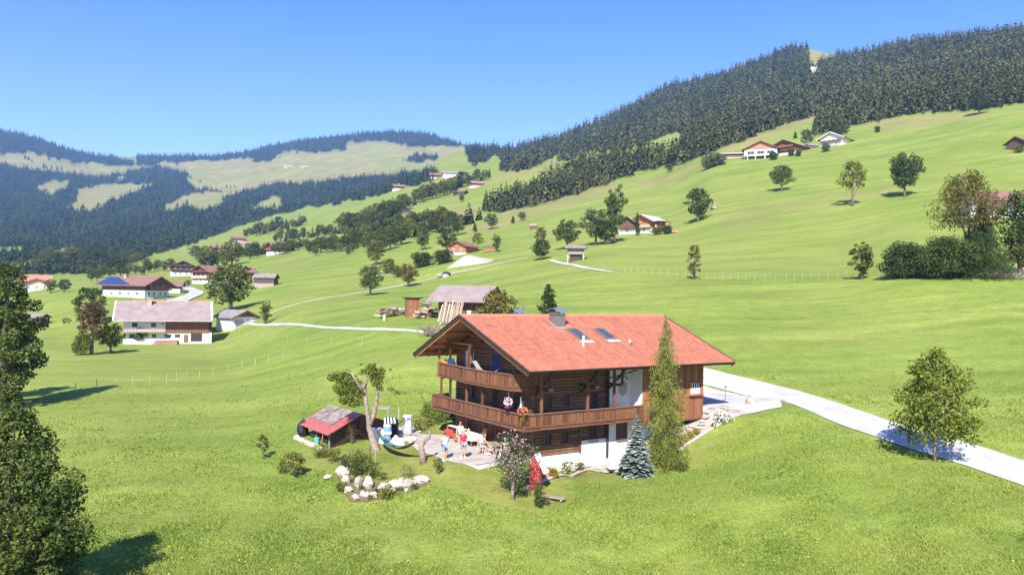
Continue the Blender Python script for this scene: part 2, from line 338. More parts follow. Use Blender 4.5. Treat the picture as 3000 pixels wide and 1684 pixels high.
def terr(x, y):
    x = np.asarray(x, float); y = np.asarray(y, float)
    a = np.interp(x/np.maximum(y, 4), AA, np.arange(NA)); s = (np.log(np.clip(y, 4, 5999))-SS[0])/(SS[1]-SS[0])
    i = np.clip(a.astype(int), 0, NA-2); j = np.clip(s.astype(int), 0, NS-2); fa = a-i; fs = s-j
    return (ZG[i, j]*(1-fa)+ZG[i+1, j]*fa)*(1-fs)+(ZG[i, j+1]*(1-fa)+ZG[i+1, j+1]*fa)*fs
def ray(px, py):
    px = np.atleast_1d(np.asarray(px, float)); py = np.atleast_1d(np.asarray(py, float))
    r = CF[None]*FPX+CR[None]*(px-1500)[:, None]+CU[None]*(842-py)[:, None]; return r[:, 0]/r[:, 1], r[:, 2]/r[:, 1]
TG = ZG/YY[None, :]
def hits(px, py, ymin=12):
    a, t = ray(px, py); ia = np.interp(a, AA, np.arange(NA)); i = np.clip(ia.astype(int), 0, NA-2); fa = (ia-i)[:, None]
    T = TG[i]*(1-fa)+TG[i+1]*fa; j0 = int(np.searchsorted(YY, ymin))
    ab = T[:, j0:] >= t[:, None]; ok = ab.any(1); j = ab.argmax(1)+j0; j = np.maximum(j, 1)
    r = np.arange(len(a)); t0 = T[r, j-1]; t1 = T[r, j]; f = np.clip((t-t0)/np.where(abs(t1-t0) < 1e-9, 1, t1-t0), 0, 1)
    Y = np.exp(SS[j-1]+(SS[j]-SS[j-1])*f); X = a*Y
    return X, Y, terr(X, Y), ok
def hit(px, py, ymin=12):
    X, Y, Z, ok = hits([px], [py], ymin); return float(X[0]), float(Y[0]), float(Z[0])
def w2p(x, y, z):
    x = np.asarray(x, float); d = x*CF[0]+y*CF[1]+z*CF[2]
    return 1500+FPX*(x*CR[0]+y*CR[1]+z*CR[2])/d, 842-FPX*(x*CU[0]+y*CU[1]+z*CU[2])/d
def inpoly(x, y, P):
    x = np.asarray(x, float); y = np.asarray(y, float); r = np.zeros(x.shape, bool); n = len(P)
    for i in range(n):
        x0, y0 = P[i]; x1, y1 = P[(i+1) % n]
        if y0 == y1: continue
        c = ((y0 > y) != (y1 > y)) & (x < (x1-x0)*(y-y0)/(y1-y0)+x0); r ^= c
    return r
def zp(ox, oy, s, P): return [(ox+x*s, oy+y*s) for x, y in P]
L_ = lambda P: zp(0, 370, .3882, P)
FOREST = [
 [(-200, 380), (0, 380), (60, 392), (200, 430), (390, 474), (388, 487), (213, 473), (116, 450), (50, 446), (-200, 450)],
 L_([(-400, 280), (0, 280), (170, 325), (800, 385), (1180, 300), (1400, 345), (1440, 365), (1390, 440), (1480, 480), (1800, 500), (2000, 450), (2300, 430), (2576, 410), (2576, 590), (2300, 610), (1850, 730), (1500, 870), (1130, 970), (850, 1090), (300, 1120), (-400, 1120)]),
 L_([(1030, 305), (1250, 275), (1500, 262), (1700, 250), (1920, 235), (1925, 275), (2085, 240), (2140, 190), (2450, 195), (2600, 175), (2600, 20), (2000, 60), (1030, 200)]),
 zp(1000, 360, .2352, [(-10, 60), (0, 275), (70, 245), (500, 218), (700, 240), (730, 272), (1000, 292), (1550, 295), (1570, 445), (1640, 525), (1780, 470), (1980, 372), (1990, 250), (1500, 200), (800, 30)]),
 zp(1000, 360, .2352, [(780, 475), (870, 430), (1150, 410), (1190, 455), (950, 492)]),
 zp(1000, 360, .2352, [(0, 680), (300, 670), (500, 670), (900, 620), (1180, 590), (1230, 640), (1110, 725), (780, 810), (400, 905), (200, 960), (0, 960)]),
 # the near wooded mountain
 [(1465, 500), (1500, 503), (1560, 490), (1632, 452), (1640, 474), (1680, 464), (1740, 442), (1860, 434), (1933, 404), (1987, 384), (2012, 408), (2000, 440), (1940, 455), (1860, 462), (1760, 462), (1690, 480), (1640, 505), (1560, 560), (1480, 588), (1416, 612), (1440, 625), (1579, 596), (1711, 562), (1871, 503), (2000, 479), (2107, 436), (2300, 366), (2392, 337), (2388, 397), (2500, 370), (2660, 332), (2835, 324), (3000, 302), (3300, 260), (3300, 20), (2300, 60), (1465, 330)],
]
CLEAR = [
 L_([(260, 450), (400, 405), (530, 420), (510, 480), (380, 510), (300, 490)]),
 L_([(610, 475), (700, 450), (880, 430), (930, 440), (1160, 430), (1060, 490), (830, 570), (700, 640), (620, 640), (480, 600), (570, 580)]),
 L_([(1230, 590), (1480, 500), (1800, 490), (1640, 590), (1540, 640), (1400, 600), (1260, 640)]),
 L_([(1870, 620), (2100, 520), (2130, 600), (2060, 630)]),
 L_([(20, 1050), (500, 915), (580, 960), (330, 1040), (100, 1110)]),
 L_([(-400, 905), (170, 910), (200, 925), (180, 945), (-400, 955)]),
 L_([(860, 385), (960, 370), (930, 430), (870, 420)]),
 zp(1000, 360, .2352, [(790, 130), (790, 60), (1000, 40), (1300, 120), (1260, 150), (1050, 125)]),
 [(2361, 140), (2446, 150), (2446, 165), (2392, 194), (2369, 180)],
 [(2373, 197), (2407, 194), (2380, 234)],
]
def in_forest(px, py):
    px = np.asarray(px, float); py = np.asarray(py, float); ox = px; px = px+9*vnoise(ox/13, py/8, 21)+5*vnoise(ox/5, py/4, 23); py = py+6*vnoise(ox/11, py/9, 22)
    m = np.zeros(np.shape(px), bool)
    for P in FOREST: m |= inpoly(px, py, P)
    for P in CLEAR: m &= ~inpoly(px, py, P)
    return m
TAN = [zp(1050, 480, .2911, [(1450, 110), (2040, -60), (2040, 0), (1600, 130), (1300, 200), (1250, 190)]),
       zp(1050, 480, .2911, [(560, 520), (1070, 430), (1240, 430), (1180, 560), (1050, 640), (700, 700), (640, 560)]),
       zp(1050, 480, .2911, [(1400, 510), (1900, 330), (2200, 290), (2576, 170), (2640, 250), (2300, 380), (1900, 500), (1700, 560), (1300, 700), (1010, 700)]),
       [(1850, 540), (2060, 475), (2150, 452), (2100, 480), (1900, 560)],
       [(2110, 425), (2240, 385), (2385, 338), (2385, 352), (2250, 410), (2120, 450)],
       [(2090, 650), (2200, 600), (2500, 560), (2620, 545), (2600, 575), (2350, 620), (2150, 690)],
       [(2520, 352), (2880, 328), (2900, 336), (2700, 372), (2550, 385)]]
LAWN = [(880, 1330), (1080, 1295), (1290, 1232), (1345, 1265), (1270, 1290), (1420, 1372), (1530, 1385), (1640, 1395), (1760, 1360), (1860, 1395), (2000, 1330), (2160, 1240), (2240, 1185), (2255, 1200), (2200, 1235), (2120, 1290), (2040, 1360), (1900, 1402), (1760, 1398), (1640, 1420), (1690, 1455), (1650, 1490), (1560, 1502), (1420, 1470), (1290, 1425), (1230, 1400), (1000, 1390), (900, 1370)]
PX, PY = w2p(GX, GY, ZG)
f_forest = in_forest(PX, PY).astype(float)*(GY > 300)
f_tan = np.zeros_like(ZG)
for P in TAN: f_tan = np.maximum(f_tan, inpoly(PX, PY, P)*(GY > 180)*(.35 if P is TAN[5] else .7))
f_tan = np.maximum(f_tan, ss(GY, 1300, 2000)*(.78+.35*vnoise(GX/160, GY/160, 9)))
f_tan = np.maximum(f_tan, (inpoly(PX, PY, CLEAR[8])*(GY > 900))*.9)
f_lawn = inpoly(PX, PY, LAWN)*(GY < 75)*1.
for P in [[(740,790),(900,742),(1000,715),(1000,745),(860,800)], ]: f_tan = np.maximum(f_tan, inpoly(PX, PY, P)*.15)
f_rock = inpoly(PX, PY, CLEAR[9])*(GY > 900)*1.
def blur(a):
    for _ in range(2):
        b = a.copy(); b[1:-1, 1:-1] = (a[1:-1, 1:-1]*2+a[:-2, 1:-1]+a[2:, 1:-1]+a[1:-1, :-2]+a[1:-1, 2:])/6; a = b
    return a
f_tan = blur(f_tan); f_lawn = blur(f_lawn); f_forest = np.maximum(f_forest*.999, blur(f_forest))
def ground_material():
    w = N('meadow_ground'); g = w.coord()
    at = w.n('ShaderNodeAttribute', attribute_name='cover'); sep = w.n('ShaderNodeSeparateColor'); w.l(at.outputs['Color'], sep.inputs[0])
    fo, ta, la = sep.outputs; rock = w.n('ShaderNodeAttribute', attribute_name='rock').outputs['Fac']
    n1 = w.noise(g, .045, 5, .6); n2 = w.noise(g, .5, 4, .65); n3 = w.noise(g, 3.5, 4, .7); nm = w.noise(g, .012, 4, .6, st=(1, .35, 1))
    mow = w.noise(g, .35, 3, .5, st=(.12, 1, .3))
    c = w.ramp(n1, [(.32, (.155, .215, .034)), (.5, (.215, .272, .05)), (.7, (.28, .3, .073))])
    c = w.mix(.55, c, w.ramp(n2, [(.3, (.155, .215, .035)), (.7, (.275, .315, .07))]))
    c = w.mix(.5, c, w.mix(1., c, w.ramp(n3, [(.3, .5), (.7, 1.45)]), 'MULTIPLY'))
    c = w.mix(.55, c, w.mix(1., c, w.ramp(mow, [(.35, .72), (.65, 1.18)]), 'MULTIPLY'))
    hr = w.noise(g, .09, 3, .5, st=(.25, 1, .4)); c = w.mix(.6, c, w.mix(1., c, w.ramp(hr, [(.4, (.72, .84, .7)), (.62, (1.12, 1.06, 1.1))]), 'MULTIPLY'))
    c = w.mix(w.ramp(nm, [(.45, 0.), (.7, .55)]), c, (.27, .28, .075))
    tanc = w.ramp(w.noise(g, .02, 6, .7), [(.3, (.15, .165, .05)), (.5, (.26, .22, .085)), (.7, (.36, .27, .13))])
    c = w.mix(ta, c, tanc)
    lawn = w.ramp(n2, [(.3, (.14, .18, .03)), (.7, (.25, .245, .065))])
    c = w.mix(la, c, w.mix(.5, lawn, w.mix(1., lawn, w.ramp(n3, [(.3, .7), (.7, 1.25)]), 'MULTIPLY')))
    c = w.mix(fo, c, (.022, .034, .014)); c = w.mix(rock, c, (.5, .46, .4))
    w.col(c); w.b.inputs['Roughness'].default_value = .95; w.b.inputs['Specular IOR Level'].default_value = .1
    w.bump(w.math('ADD', w.math('MULTIPLY', n3, .6), n2), .6, .25)
    return w.m
def build_ground():
    V = np.stack([GX, GY, ZG], -1)                       # NA,NS,3
    ext = []
    for Yb, k in ((-10, 14), (-60, 60), (-400, 400)):
        ext.append(np.stack([AA*4+np.sign(AA)*np.abs(AA)*k, np.full(NA, Yb), ZG[:, 0]-.01*abs(Yb)], -1))
    V = np.concatenate([np.stack(ext[::-1], 1), V], 1); ns = V.shape[1]
    idx = np.arange(NA*ns).reshape(NA, ns)
    F = np.stack([idx[:-1, :-1], idx[1:, :-1], idx[1:, 1:], idx[:-1, 1:]], -1).reshape(-1, 4)
    me = np_mesh('ground', V.reshape(-1, 3), F, ground_material(), smooth=True)
    pad = lambda a: np.concatenate([np.repeat(a[:, :1], 3, 1), a], 1).ravel()
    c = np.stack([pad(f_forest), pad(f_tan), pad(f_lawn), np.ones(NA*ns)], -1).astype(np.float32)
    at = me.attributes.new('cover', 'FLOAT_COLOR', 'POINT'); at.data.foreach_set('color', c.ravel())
    at = me.attributes.new('rock', 'FLOAT', 'POINT'); at.data.foreach_set('value', pad(f_rock).astype(np.float32))
    tag(link('ground', me), kind='structure')
build_ground()
def drape(pts, w, name, mat, off=.03, parent=None, kind='structure', n=5, step=1.5, thick=0, px=True, taper=None):
    """strip laid along the terrain through photo points or world points"""
    P = [np.array(hit(*p)[:2]) if px else np.array(p[:2], float) for p in pts]
    Q = [P[0]]
    for a, b in zip(P[:-1], P[1:]):
        k = max(1, int(np.linalg.norm(b-a)/step))
        for i in range(1, k+1): Q.append(a+(b-a)*i/k)
    Q = np.array(Q)
    for _ in range(6): Q[1:-1] = (Q[:-2]+2*Q[1:-1]+Q[2:])/4
    T = np.gradient(Q, axis=0); T /= np.linalg.norm(T, axis=1)[:, None]; Nn = np.stack([-T[:, 1], T[:, 0]], -1)
    ww = np.full(len(Q), w) if taper is None else np.interp(np.linspace(0, 1, len(Q)), np.linspace(0, 1, len(taper)), taper)
    k = np.linspace(-.5, .5, n); wob = 1+.06*vnoise(np.arange(len(Q))/2., np.zeros(len(Q)), 3)
    G = Q[:, None]+Nn[:, None]*(k[None, :]*(ww*wob)[:, None])[..., None]
    Z = terr(G[..., 0], G[..., 1])+off
    V = np.concatenate([G, Z[..., None]], -1).reshape(-1, 3); m = len(Q); idx = np.arange(m*n).reshape(m, n)
    F = np.stack([idx[:-1, :-1], idx[:-1, 1:], idx[1:, 1:], idx[1:, :-1]], -1).reshape(-1, 4)
    me = np_mesh(name, V, F[:, ::-1], mat, smooth=True)
    o = link(name, me, parent)
    if thick:
        md = o.modifiers.new('thick', 'SOLIDIFY'); md.thickness = thick; md.offset = -1
    if kind: o['kind'] = kind
    return o
# haze: closed box of thin air round everything, sky outside
hz_ = MB().box(-4700, 4700, -420, 6080, -60, 800)
def haze_mat():
    w = N('haze'); w.t.nodes.remove(w.b); v = w.n('ShaderNodeVolumePrincipled')
    v.inputs['Color'].default_value = (.3, .55, 1, 1); v.inputs['Density'].default_value = 1.15e-4; v.inputs['Anisotropy'].default_value = 0
    w.l(v.outputs[0], w.out.inputs['Volume']); return w.m
HZ = hz_.build('haze', haze_mat()); HZ['kind'] = 'stuff'
# ------------------------------------------------------------ vegetation
def quads(P, Nrm, size, asp, rng, up=None):
    """P (n,3) centres, Nrm (n,3) normals -> quad verts"""
    n = len(P); Nrm = Nrm/np.maximum(np.linalg.norm(Nrm, axis=1), 1e-6)[:, None]
    r = rng.normal(size=(n, 3)) if up is None else up
    a = np.cross(Nrm, r); a /= np.maximum(np.linalg.norm(a, axis=1), 1e-6)[:, None]; b = np.cross(Nrm, a)
    s = np.asarray(size).reshape(-1, 1)*np.ones((n, 1)); s2 = s*asp
    V = np.stack([P-a*s, P-b*s2*.8, P+a*s, P+b*s2], 1).reshape(-1, 3)
    return V, np.arange(n*4).reshape(n, 4)
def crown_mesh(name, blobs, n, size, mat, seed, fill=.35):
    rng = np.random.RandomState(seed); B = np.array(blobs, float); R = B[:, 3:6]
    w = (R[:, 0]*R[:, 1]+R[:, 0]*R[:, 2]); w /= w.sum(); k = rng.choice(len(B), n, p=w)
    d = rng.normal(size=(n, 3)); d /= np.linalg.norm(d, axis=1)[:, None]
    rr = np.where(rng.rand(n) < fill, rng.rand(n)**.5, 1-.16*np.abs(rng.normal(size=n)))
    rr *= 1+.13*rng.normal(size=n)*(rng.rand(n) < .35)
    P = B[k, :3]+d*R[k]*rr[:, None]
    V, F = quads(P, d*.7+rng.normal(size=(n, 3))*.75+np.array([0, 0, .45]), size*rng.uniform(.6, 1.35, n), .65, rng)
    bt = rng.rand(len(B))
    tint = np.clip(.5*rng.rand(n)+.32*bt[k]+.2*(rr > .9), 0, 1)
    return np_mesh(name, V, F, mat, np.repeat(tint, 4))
def tree_blobs(seed, w, h, base, shape='round', nb=24, br=.34, open_=0.):
    """blobs filling a crown of width w from height base to h"""
    r = random.Random(seed); out = []; ch = h-base
    for i in range(nb):
        t = (i+.5)/nb; z = base+ch*(br*.35+t*(1-br*.45))
        if shape == 'round': prof = math.sin(math.pi*min(1, max(0, .12+.8*t)))**.6
        elif shape == 'tallr': prof = [1, .72, .95, .6, .85, .5][i % 6]*math.sin(math.pi*(.2+.7*t))**.7
        elif shape == 'ovate': prof = math.sin(math.pi*(.12+.85*t**.62))**.8
        elif shape == 'ragged': prof = r.choice([.45, .7, .85, 1.05])*math.sin(math.pi*(.2+.72*t))**.6
        elif shape == 'cone': prof = (1-t)**.75*.95+.08
        elif shape == 'wide': prof = (1-(2*t-.7)**2*.45) if t > .15 else .6
        elif shape == 'egg': prof = math.sin(math.pi*(.2+.75*(1-t)**1.1)) if t < 1 else .2
        elif shape == 'column': prof = .8 if t < .85 else .5
        ang = i*2.4+r.uniform(-.5, .5); q = r.uniform(.35, .85)*prof*w/2
        b = w/2*br*r.uniform(.7, 1.25)*(.55+.55*prof)
        if r.random() < open_: continue
        out.append((q*math.cos(ang), q*math.sin(ang), z+r.uniform(-.1, .1)*ch*.3, b, b, b*r.uniform(.6, .85)))
    if open_ < .1: out.append((0, 0, base+ch*.5, w*.24, w*.24, ch*.34))
    return out
def trunk_mesh(name, h, r, blobs, mat, seed, lean=0, nb=7):
    rr = random.Random(seed); m = MB(); top = h*.8; p = [(0, 0, -.3)]; x = y = 0
    for i in range(1, 6):
        x += rr.uniform(-.03, .03)*h*.5+lean*h/5; y += rr.uniform(-.02, .02)*h*.5; p.append((x, y, top*i/5))
    m.tube(p, [r*1.35, r, r*.85, r*.65, r*.45, r*.2], 7)
    bs = rr.sample(blobs, min(nb, len(blobs)))
    for b in bs:
        k = min(4, max(1, int(b[2]/top*5*.6))); a = Vector(p[k]); e = Vector(b[:3])
        mid = a.lerp(e, .5)+Vector((rr.uniform(-.1, .1), rr.uniform(-.1, .1), .05*h))
        m.tube([a, mid, e], [r*.45, r*.28, r*.08], 5, False)
    return m.mesh(name, mat, True)
def make_tree(name, w, h, base, seed, leaf, shape='round', n=1500, size=None, trunk_r=None, bark='bark', open_=.08, nb=44, br=.25, fill=.35):
    bl = tree_blobs(seed, w, h, base, shape, nb, br, open_)
    size = size or w*.045
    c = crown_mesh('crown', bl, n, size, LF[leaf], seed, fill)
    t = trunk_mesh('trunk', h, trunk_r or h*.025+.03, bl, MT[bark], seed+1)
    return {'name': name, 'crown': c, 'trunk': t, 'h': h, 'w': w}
def place_tree(proto, x, y, z, s, sw, rz, label, cat='tree', group=None, name=None):
    e = empty(name or proto['name'], (x, y, z), rz, label, cat, group)
    for k in ('trunk', 'crown'): link(k, proto[k], e)
    e.scale = (sw, sw, s); return e
def at_px(px, py, hp, wp=None, dy=None):
    """base pixel + pixel height -> position, metres"""
    x, y, z = hit(px, py) if dy is None else dy
    return x, y, z, hp*y/FPX, (wp or hp)*y/FPX
P_ = {}
for i, lf in enumerate(['green', 'dark', 'green', 'grey', 'olive', 'fresh', 'autumn']):
    P_['round_'+lf+(str(i) if i == 2 else '')] = make_tree('broadleaf_tree', 8, 10, 1.6, 40+i, lf, 'round', 2600, .26)
P_['round_brown'] = make_tree('broadleaf_tree', 8, 10, 2.4, 59, 'brown', 'ragged', 2300, .2, bark='palebark', open_=.15, nb=60, br=.2)
P_['wide_green'] = make_tree('broadleaf_tree', 10, 10, 2.6, 60, 'green', 'wide', 3600, .24)
P_['wide_dark'] = make_tree('broadleaf_tree', 9.4, 10, 2.4, 61, 'dark', 'round', 4200, .25)
P_['slim'] = make_tree('broadleaf_tree', 5.2, 10, 1.2, 62, 'autumn', 'column', 1100, .24, open_=.15)
P_['twin'] = make_tree('broadleaf_tree', 8.5, 10, 4, 63, 'olive', 'wide', 1900, .22, open_=.3)
P_['tall'] = make_tree('broadleaf_tree', 6, 10, .8, 64, 'green', 'egg', 2600, .22, open_=.05)
P_['poplar'] = make_tree('conifer_shrub', 5.4, 10, .5, 65, 'dark', 'cone', 2400, .24)
P_['bush'] = make_tree('bush', 10, 7, .2, 66, 'dark', 'round', 2600, .3)
P_['bushf'] = make_tree('bush', 10, 7, .2, 67, 'fresh', 'round', 2600, .3)
P_['busha'] = make_tree('bush', 10, 7, .2, 68, 'autumn', 'round', 2600, .3)
P_['bushg'] = make_tree('bush', 10, 7, .2, 69, 'grey', 'round', 2000, .3)
def spruce_mesh(name, h, r, tiers, per, seed, mat, trunk=True, droop=.28, asp=.42, top=.0, z0=.06, jit=.22, wisp=1):
    rng = np.random.RandomState(seed); P = []; Nn = []; S = []; U = []; T = []
    V = []; Fq = []; tint = []
    for i in range(tiers):
        t = (i+rng.uniform(-.3, .3))/tiers; z = h*(z0+(1-z0)*t); R = r*(1-t)**.85*(1+rng.uniform(-.12, .12))+.02*h
        k = max(3, int(per*(.35+.65*(1-t))))
        for j in range(k):
            a = rng.rand()*6.283; L = R*rng.uniform(1-jit, 1+jit); wd = L*asp*rng.uniform(.7, 1.2); dz = -L*droop*rng.uniform(.5, 1.5)
            ca, sa = math.cos(a), math.sin(a); b = len(V)
            V += [(0, 0, z), (L*.55*ca-wd*sa, L*.55*sa+wd*ca, z+dz*.25), (L*ca, L*sa, z+dz), (L*.55*ca+wd*sa, L*.55*sa-wd*ca, z+dz*.25)]
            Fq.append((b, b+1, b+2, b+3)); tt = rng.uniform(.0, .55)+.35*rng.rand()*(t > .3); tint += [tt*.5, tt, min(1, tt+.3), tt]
    b = len(V); V += [(.012*h, 0, h*.86), (0, .015*h, h*.86), (-.012*h, 0, h*.86), (0, 0, h)]; Fq.append((b, b+1, b+2, b+3)); tint += [.5]*4
    return np.array(V), np.array(Fq), np.array(tint)
# individual spruces of the near wood edge (one mesh each: crown with trunk foot)
SPR = []
for i in range(6):
    V, F, T = spruce_mesh('s', 10, 1.9+.25*(i % 3), 18, 9, 300+i, None, droop=.95)
    SPR.append(np_mesh('spruce', V, F, LF['spruce'], T))
LOW = [spruce_mesh('s', 10, 1.9+.4*(i % 2), 6, 6, 330+i, None, asp=.6, droop=1.25) for i in range(4)]
def sample_poly(polys, spacing, seed, jitter=.5):
    rng = np.random.RandomState(seed); out = []
    for P in polys:
        P = np.array(P); x0, y0 = P.min(0); x1, y1 = P.max(0); x0 = max(x0, -180); x1 = min(x1, 3180)
        y = y0; row = 0
        while y < y1:
            sx, sy = spacing(y, (x0+x1)/2)
            xs = np.arange(x0+(row % 2)*sx/2, x1, sx); out.append(np.stack([xs+rng.uniform(-jitter, jitter, len(xs))*sx, y+rng.uniform(-jitter, jitter, len(xs))*sy], 1)); y += sy; row += 1
    A = np.concatenate(out); return A[in_forest(A[:, 0], A[:, 1])]
rng0 = np.random.RandomState(7)
# wooded mountain on the right
A = sample_poly([FOREST[6]], lambda y, x: (7.2, 4.2) if y < 300 else (8.4, 5.6), 1)
X, Y, Z, ok = hits(A[:, 0], A[:, 1], 200); ok &= (Y < 1900) & (Y > 260)
near = np.stack([X[ok], Y[ok], Z[ok], A[ok, 0], A[ok, 1]], 1)
# more trees standing just over the crest so the skyline stays closed
hgt = np.clip(18*rng0.uniform(.45, 1.2, len(near)), 6, 24)*np.interp(near[:, 1], [300, 600, 1000, 1600], [.62, .8, .85, .85])
tall = rng0.rand(len(near)) < .04; hgt[tall] *= 1.3
# the far range
Bp = sample_poly(FOREST[:6], lambda y, x: (5.6, 3.2) if y < 560 else (7.6, 4.6), 2)
X, Y, Z, ok = hits(Bp[:, 0], Bp[:, 1], 300); ok &= (Y < 5500)
far = np.stack([X[ok], Y[ok], Z[ok], Bp[ok, 0], Bp[ok, 1]], 1)
hf = rng0.uniform(13, 25, len(far))*np.interp(far[:, 1], [400, 900, 2000, 4000], [.36, .52, .8, 1.05])
# skyline rows
def crest_rows(pa, pb, n, seed, hm):
    r = np.random.RandomState(seed); px = r.uniform(pa, pb, n); a, _ = ray(px, np.full(n, 400.))
    i = np.clip(np.interp(a, AA, np.arange(NA)).astype(int), 0, NA-1); j = TG[i].argmax(1)
    y = YY[j]*r.uniform(.97, 1.02, n); x = a*y; z = terr(x, y); qx, qy = w2p(x, y, z)
    k = in_forest(qx, qy+6); return np.stack([x, y, z, qx, qy], 1)[k], hm
order = np.argsort(-hgt/near[:, 1]*(1+0*hgt)); indiv = order[:300]; rest = order[300:]
for c, k in enumerate(indiv):
    x, y, z, px, py = near[k]; s = hgt[k]/10
    o = link('spruce_tree', SPR[c % 6], None, (x, y, z-.3), (0, 0, rng0.rand()*6.28), (s, s, s))
    tag(o, 'dark green spruce at the lower edge of the wooded mountainside on the right', 'spruce', 'spruces along the foot of the right-hand forest')
def joined(name, pts, hs, mats_lf, seed, chunk=None):
    r = np.random.RandomState(seed); VV = []; FF = []; TT = []; b = 0
    var = r.randint(0, 4, len(pts)); ang = r.rand(len(pts))*6.28; tr = r.uniform(-.3, .45, len(pts))+.25*vnoise(pts[:, 0]/45, pts[:, 1]/45, 17)
    for v in range(4):
        V, F, T = LOW[v]; m = var == v; p = pts[m]; s = hs[m]/10; a = ang[m]
        ca, sa = np.cos(a)[:, None], np.sin(a)[:, None]; wd = r.uniform(.8, 1.25, len(p))[:, None]*s[:, None]
        x = (V[None, :, 0]*ca-V[None, :, 1]*sa)*wd+p[:, 0:1]; y = (V[None, :, 0]*sa+V[None, :, 1]*ca)*wd+p[:, 1:2]; z = V[None, :, 2]*s[:, None]+p[:, 2:3]-.4
        VV.append(np.stack([x, y, z], -1).reshape(-1, 3)); n = len(V)
        FF.append((F[None]+(np.arange(len(p))*n)[:, None, None]).reshape(-1, 4)+b); b += len(p)*n
        TT.append(np.clip(T[None]+tr[m][:, None], 0, 1).ravel())
    me = np_mesh(name, np.concatenate(VV), np.concatenate(FF), LF[mats_lf], np.concatenate(TT))
    return tag(link(name, me), kind='stuff')
cr1, _ = crest_rows(1450, 3150, 420, 3, 0); cr2, _ = crest_rows(-150, 1450, 520, 5, 0)
joined('mountain_forest', np.concatenate([near[rest], cr1]), np.concatenate([hgt[rest], np.random.RandomState(9).uniform(10, 21, len(cr1))]), 'spruce', 11)
joined('far_forest', np.concatenate([far, cr2]), np.concatenate([hf, np.random.RandomState(9).uniform(14, 26, len(cr2))]), 'farspruce', 12)
print('TREES', len(near), len(far), len(cr1), len(cr2))
# scattered single spruces on the alpine meadows
for px, py, h in zp(0, 370, .3882, [(370, 255, 34), (440, 255, 30), (190, 245, 40), (215, 255, 36), (240, 268, 30), (290, 222, 16), (330, 315, 46), (350, 320, 34), (390, 322, 34), (430, 325, 34), (465, 325, 30), (1510, 425, 30), (1440, 450, 30), (1710, 465, 30), (1740, 465, 26), (1770, 460, 24), (2055, 330, 14), (740, 465, 20), (625, 620, 50), (735, 620, 50), (1410, 590, 50), (1340, 600, 34), (2070, 615, 50), (895, 410, 18), (1160, 275, 32), (2255, 480, 40), (2140, 585, 44), (1960, 445, 16), (1880, 445, 14)]) if 0 else [(a[0]*.3882, 370+a[1]*.3882, a[2]*.3882) for a in [(370, 255, 34), (440, 255, 30), (190, 245, 40), (215, 255, 36), (240, 268, 30), (290, 222, 16), (330, 315, 46), (350, 320, 34), (390, 322, 34), (430, 325, 34), (465, 325, 30), (1510, 425, 30), (1440, 450, 30), (1710, 465, 30), (1740, 465, 26), (1770, 460, 24), (2055, 330, 14), (740, 465, 20), (625, 620, 50), (735, 620, 50), (1410, 590, 50), (1340, 600, 34), (2070, 615, 50), (895, 410, 18), (2255, 480, 40), (2140, 585, 44), (1960, 445, 16)]]:
    x, y, z, h_, _ = at_px(px, py, h); s = h_/10
    tag(link('spruce_tree', SPR[int(px) % 6], None, (x, y, z-.3), (0, 0, px), (s*1.2, s*1.2, s)), 'lone dark spruce standing on the dry alpine pasture of the far range', 'spruce', 'single spruces on the far alpine pastures')
# ---- rows and clumps of broadleaf trees
ORD = ['first', 'second', 'third', 'fourth', 'fifth', 'sixth', 'seventh', 'eighth', 'ninth', 'tenth', 'eleventh', 'twelfth', 'thirteenth', 'fourteenth', 'fifteenth', 'sixteenth', 'seventeenth', 'eighteenth', 'nineteenth', 'twentieth', 'twenty-first', 'twenty-second', 'twenty-third', 'twenty-fourth', 'twenty-fifth', 'twenty-sixth', 'twenty-seventh', 'twenty-eighth']
def row(pts, hp, sp, label, group, kinds, seed, conif=.12, cat='tree', ws=(.75, 1.1)):
    r = random.Random(seed); P = [np.array(p, float) for p in pts]; ct = 0; end = 'left' if pts[0][0] < pts[-1][0] else 'right'
    for a, b in zip(P[:-1], P[1:]):
        L = np.linalg.norm(b-a); n = max(1, int(L/sp*1.25)); 
        for i in range(n):
            ct += 1; lab = ORD[min(ct, 28)-1]+' from '+end+', '+label
            q = a+(b-a)*((i+r.uniform(.3, .7))/n); q = (q[0], q[1]+r.uniform(-4, 4)); h0 = hp*r.uniform(.7, 1.3)
            x, y, z, h, w = at_px(q[0], q[1], h0)
            if r.random() < conif:
                s = h*1.15/10; tag(link('spruce_tree', SPR[r.randint(0, 5)], None, (x, y, z-.2), (0, 0, r.random()*6), (s*1.25, s*1.25, s)), lab.replace('tree', 'spruce') if 'tree' in lab else lab, 'spruce', group)
            else:
                pr = P_[r.choice(kinds)]; s = h/pr['h']; sw = h*r.uniform(*ws)/pr['w']
                place_tree(pr, x, y, z-.1, s, sw, r.random()*6, lab, cat, group)
KD = ['round_green', 'round_dark', 'round_green2', 'round_olive']; KG = KD+['round_grey', 'round_fresh']
row([(998, 682), (1059, 676), (1101, 652), (1150, 632), (1205, 609)], 44, 15, 'dense green tree in the row climbing to the ridge farms', 'broadleaf row climbing to the ridge farms', KD, 1)
row([(1207, 600), (1294, 574), (1360, 546)], 38, 14, 'green tree in the upper hillside row below the ridge farms', 'upper end of the hillside tree row', KD, 2)
row([(1372, 540), (1437, 522)], 28, 13, 'small broadleaf tree of the clump above the red-walled hillside hut', 'clump above the red-walled hillside hut', KD, 3)
row([(900, 748), (985, 738), (1060, 722)], 40, 19, 'leafy tree in the band of woodland left of the gravel mound', 'woodland band left of the gravel mound', KG, 4)
row([(1062, 712), (1150, 700), (1240, 690), (1330, 672)], 46, 18, 'leafy tree in the woodland band above the gravel mound', 'woodland band above the gravel mound', KG, 5)
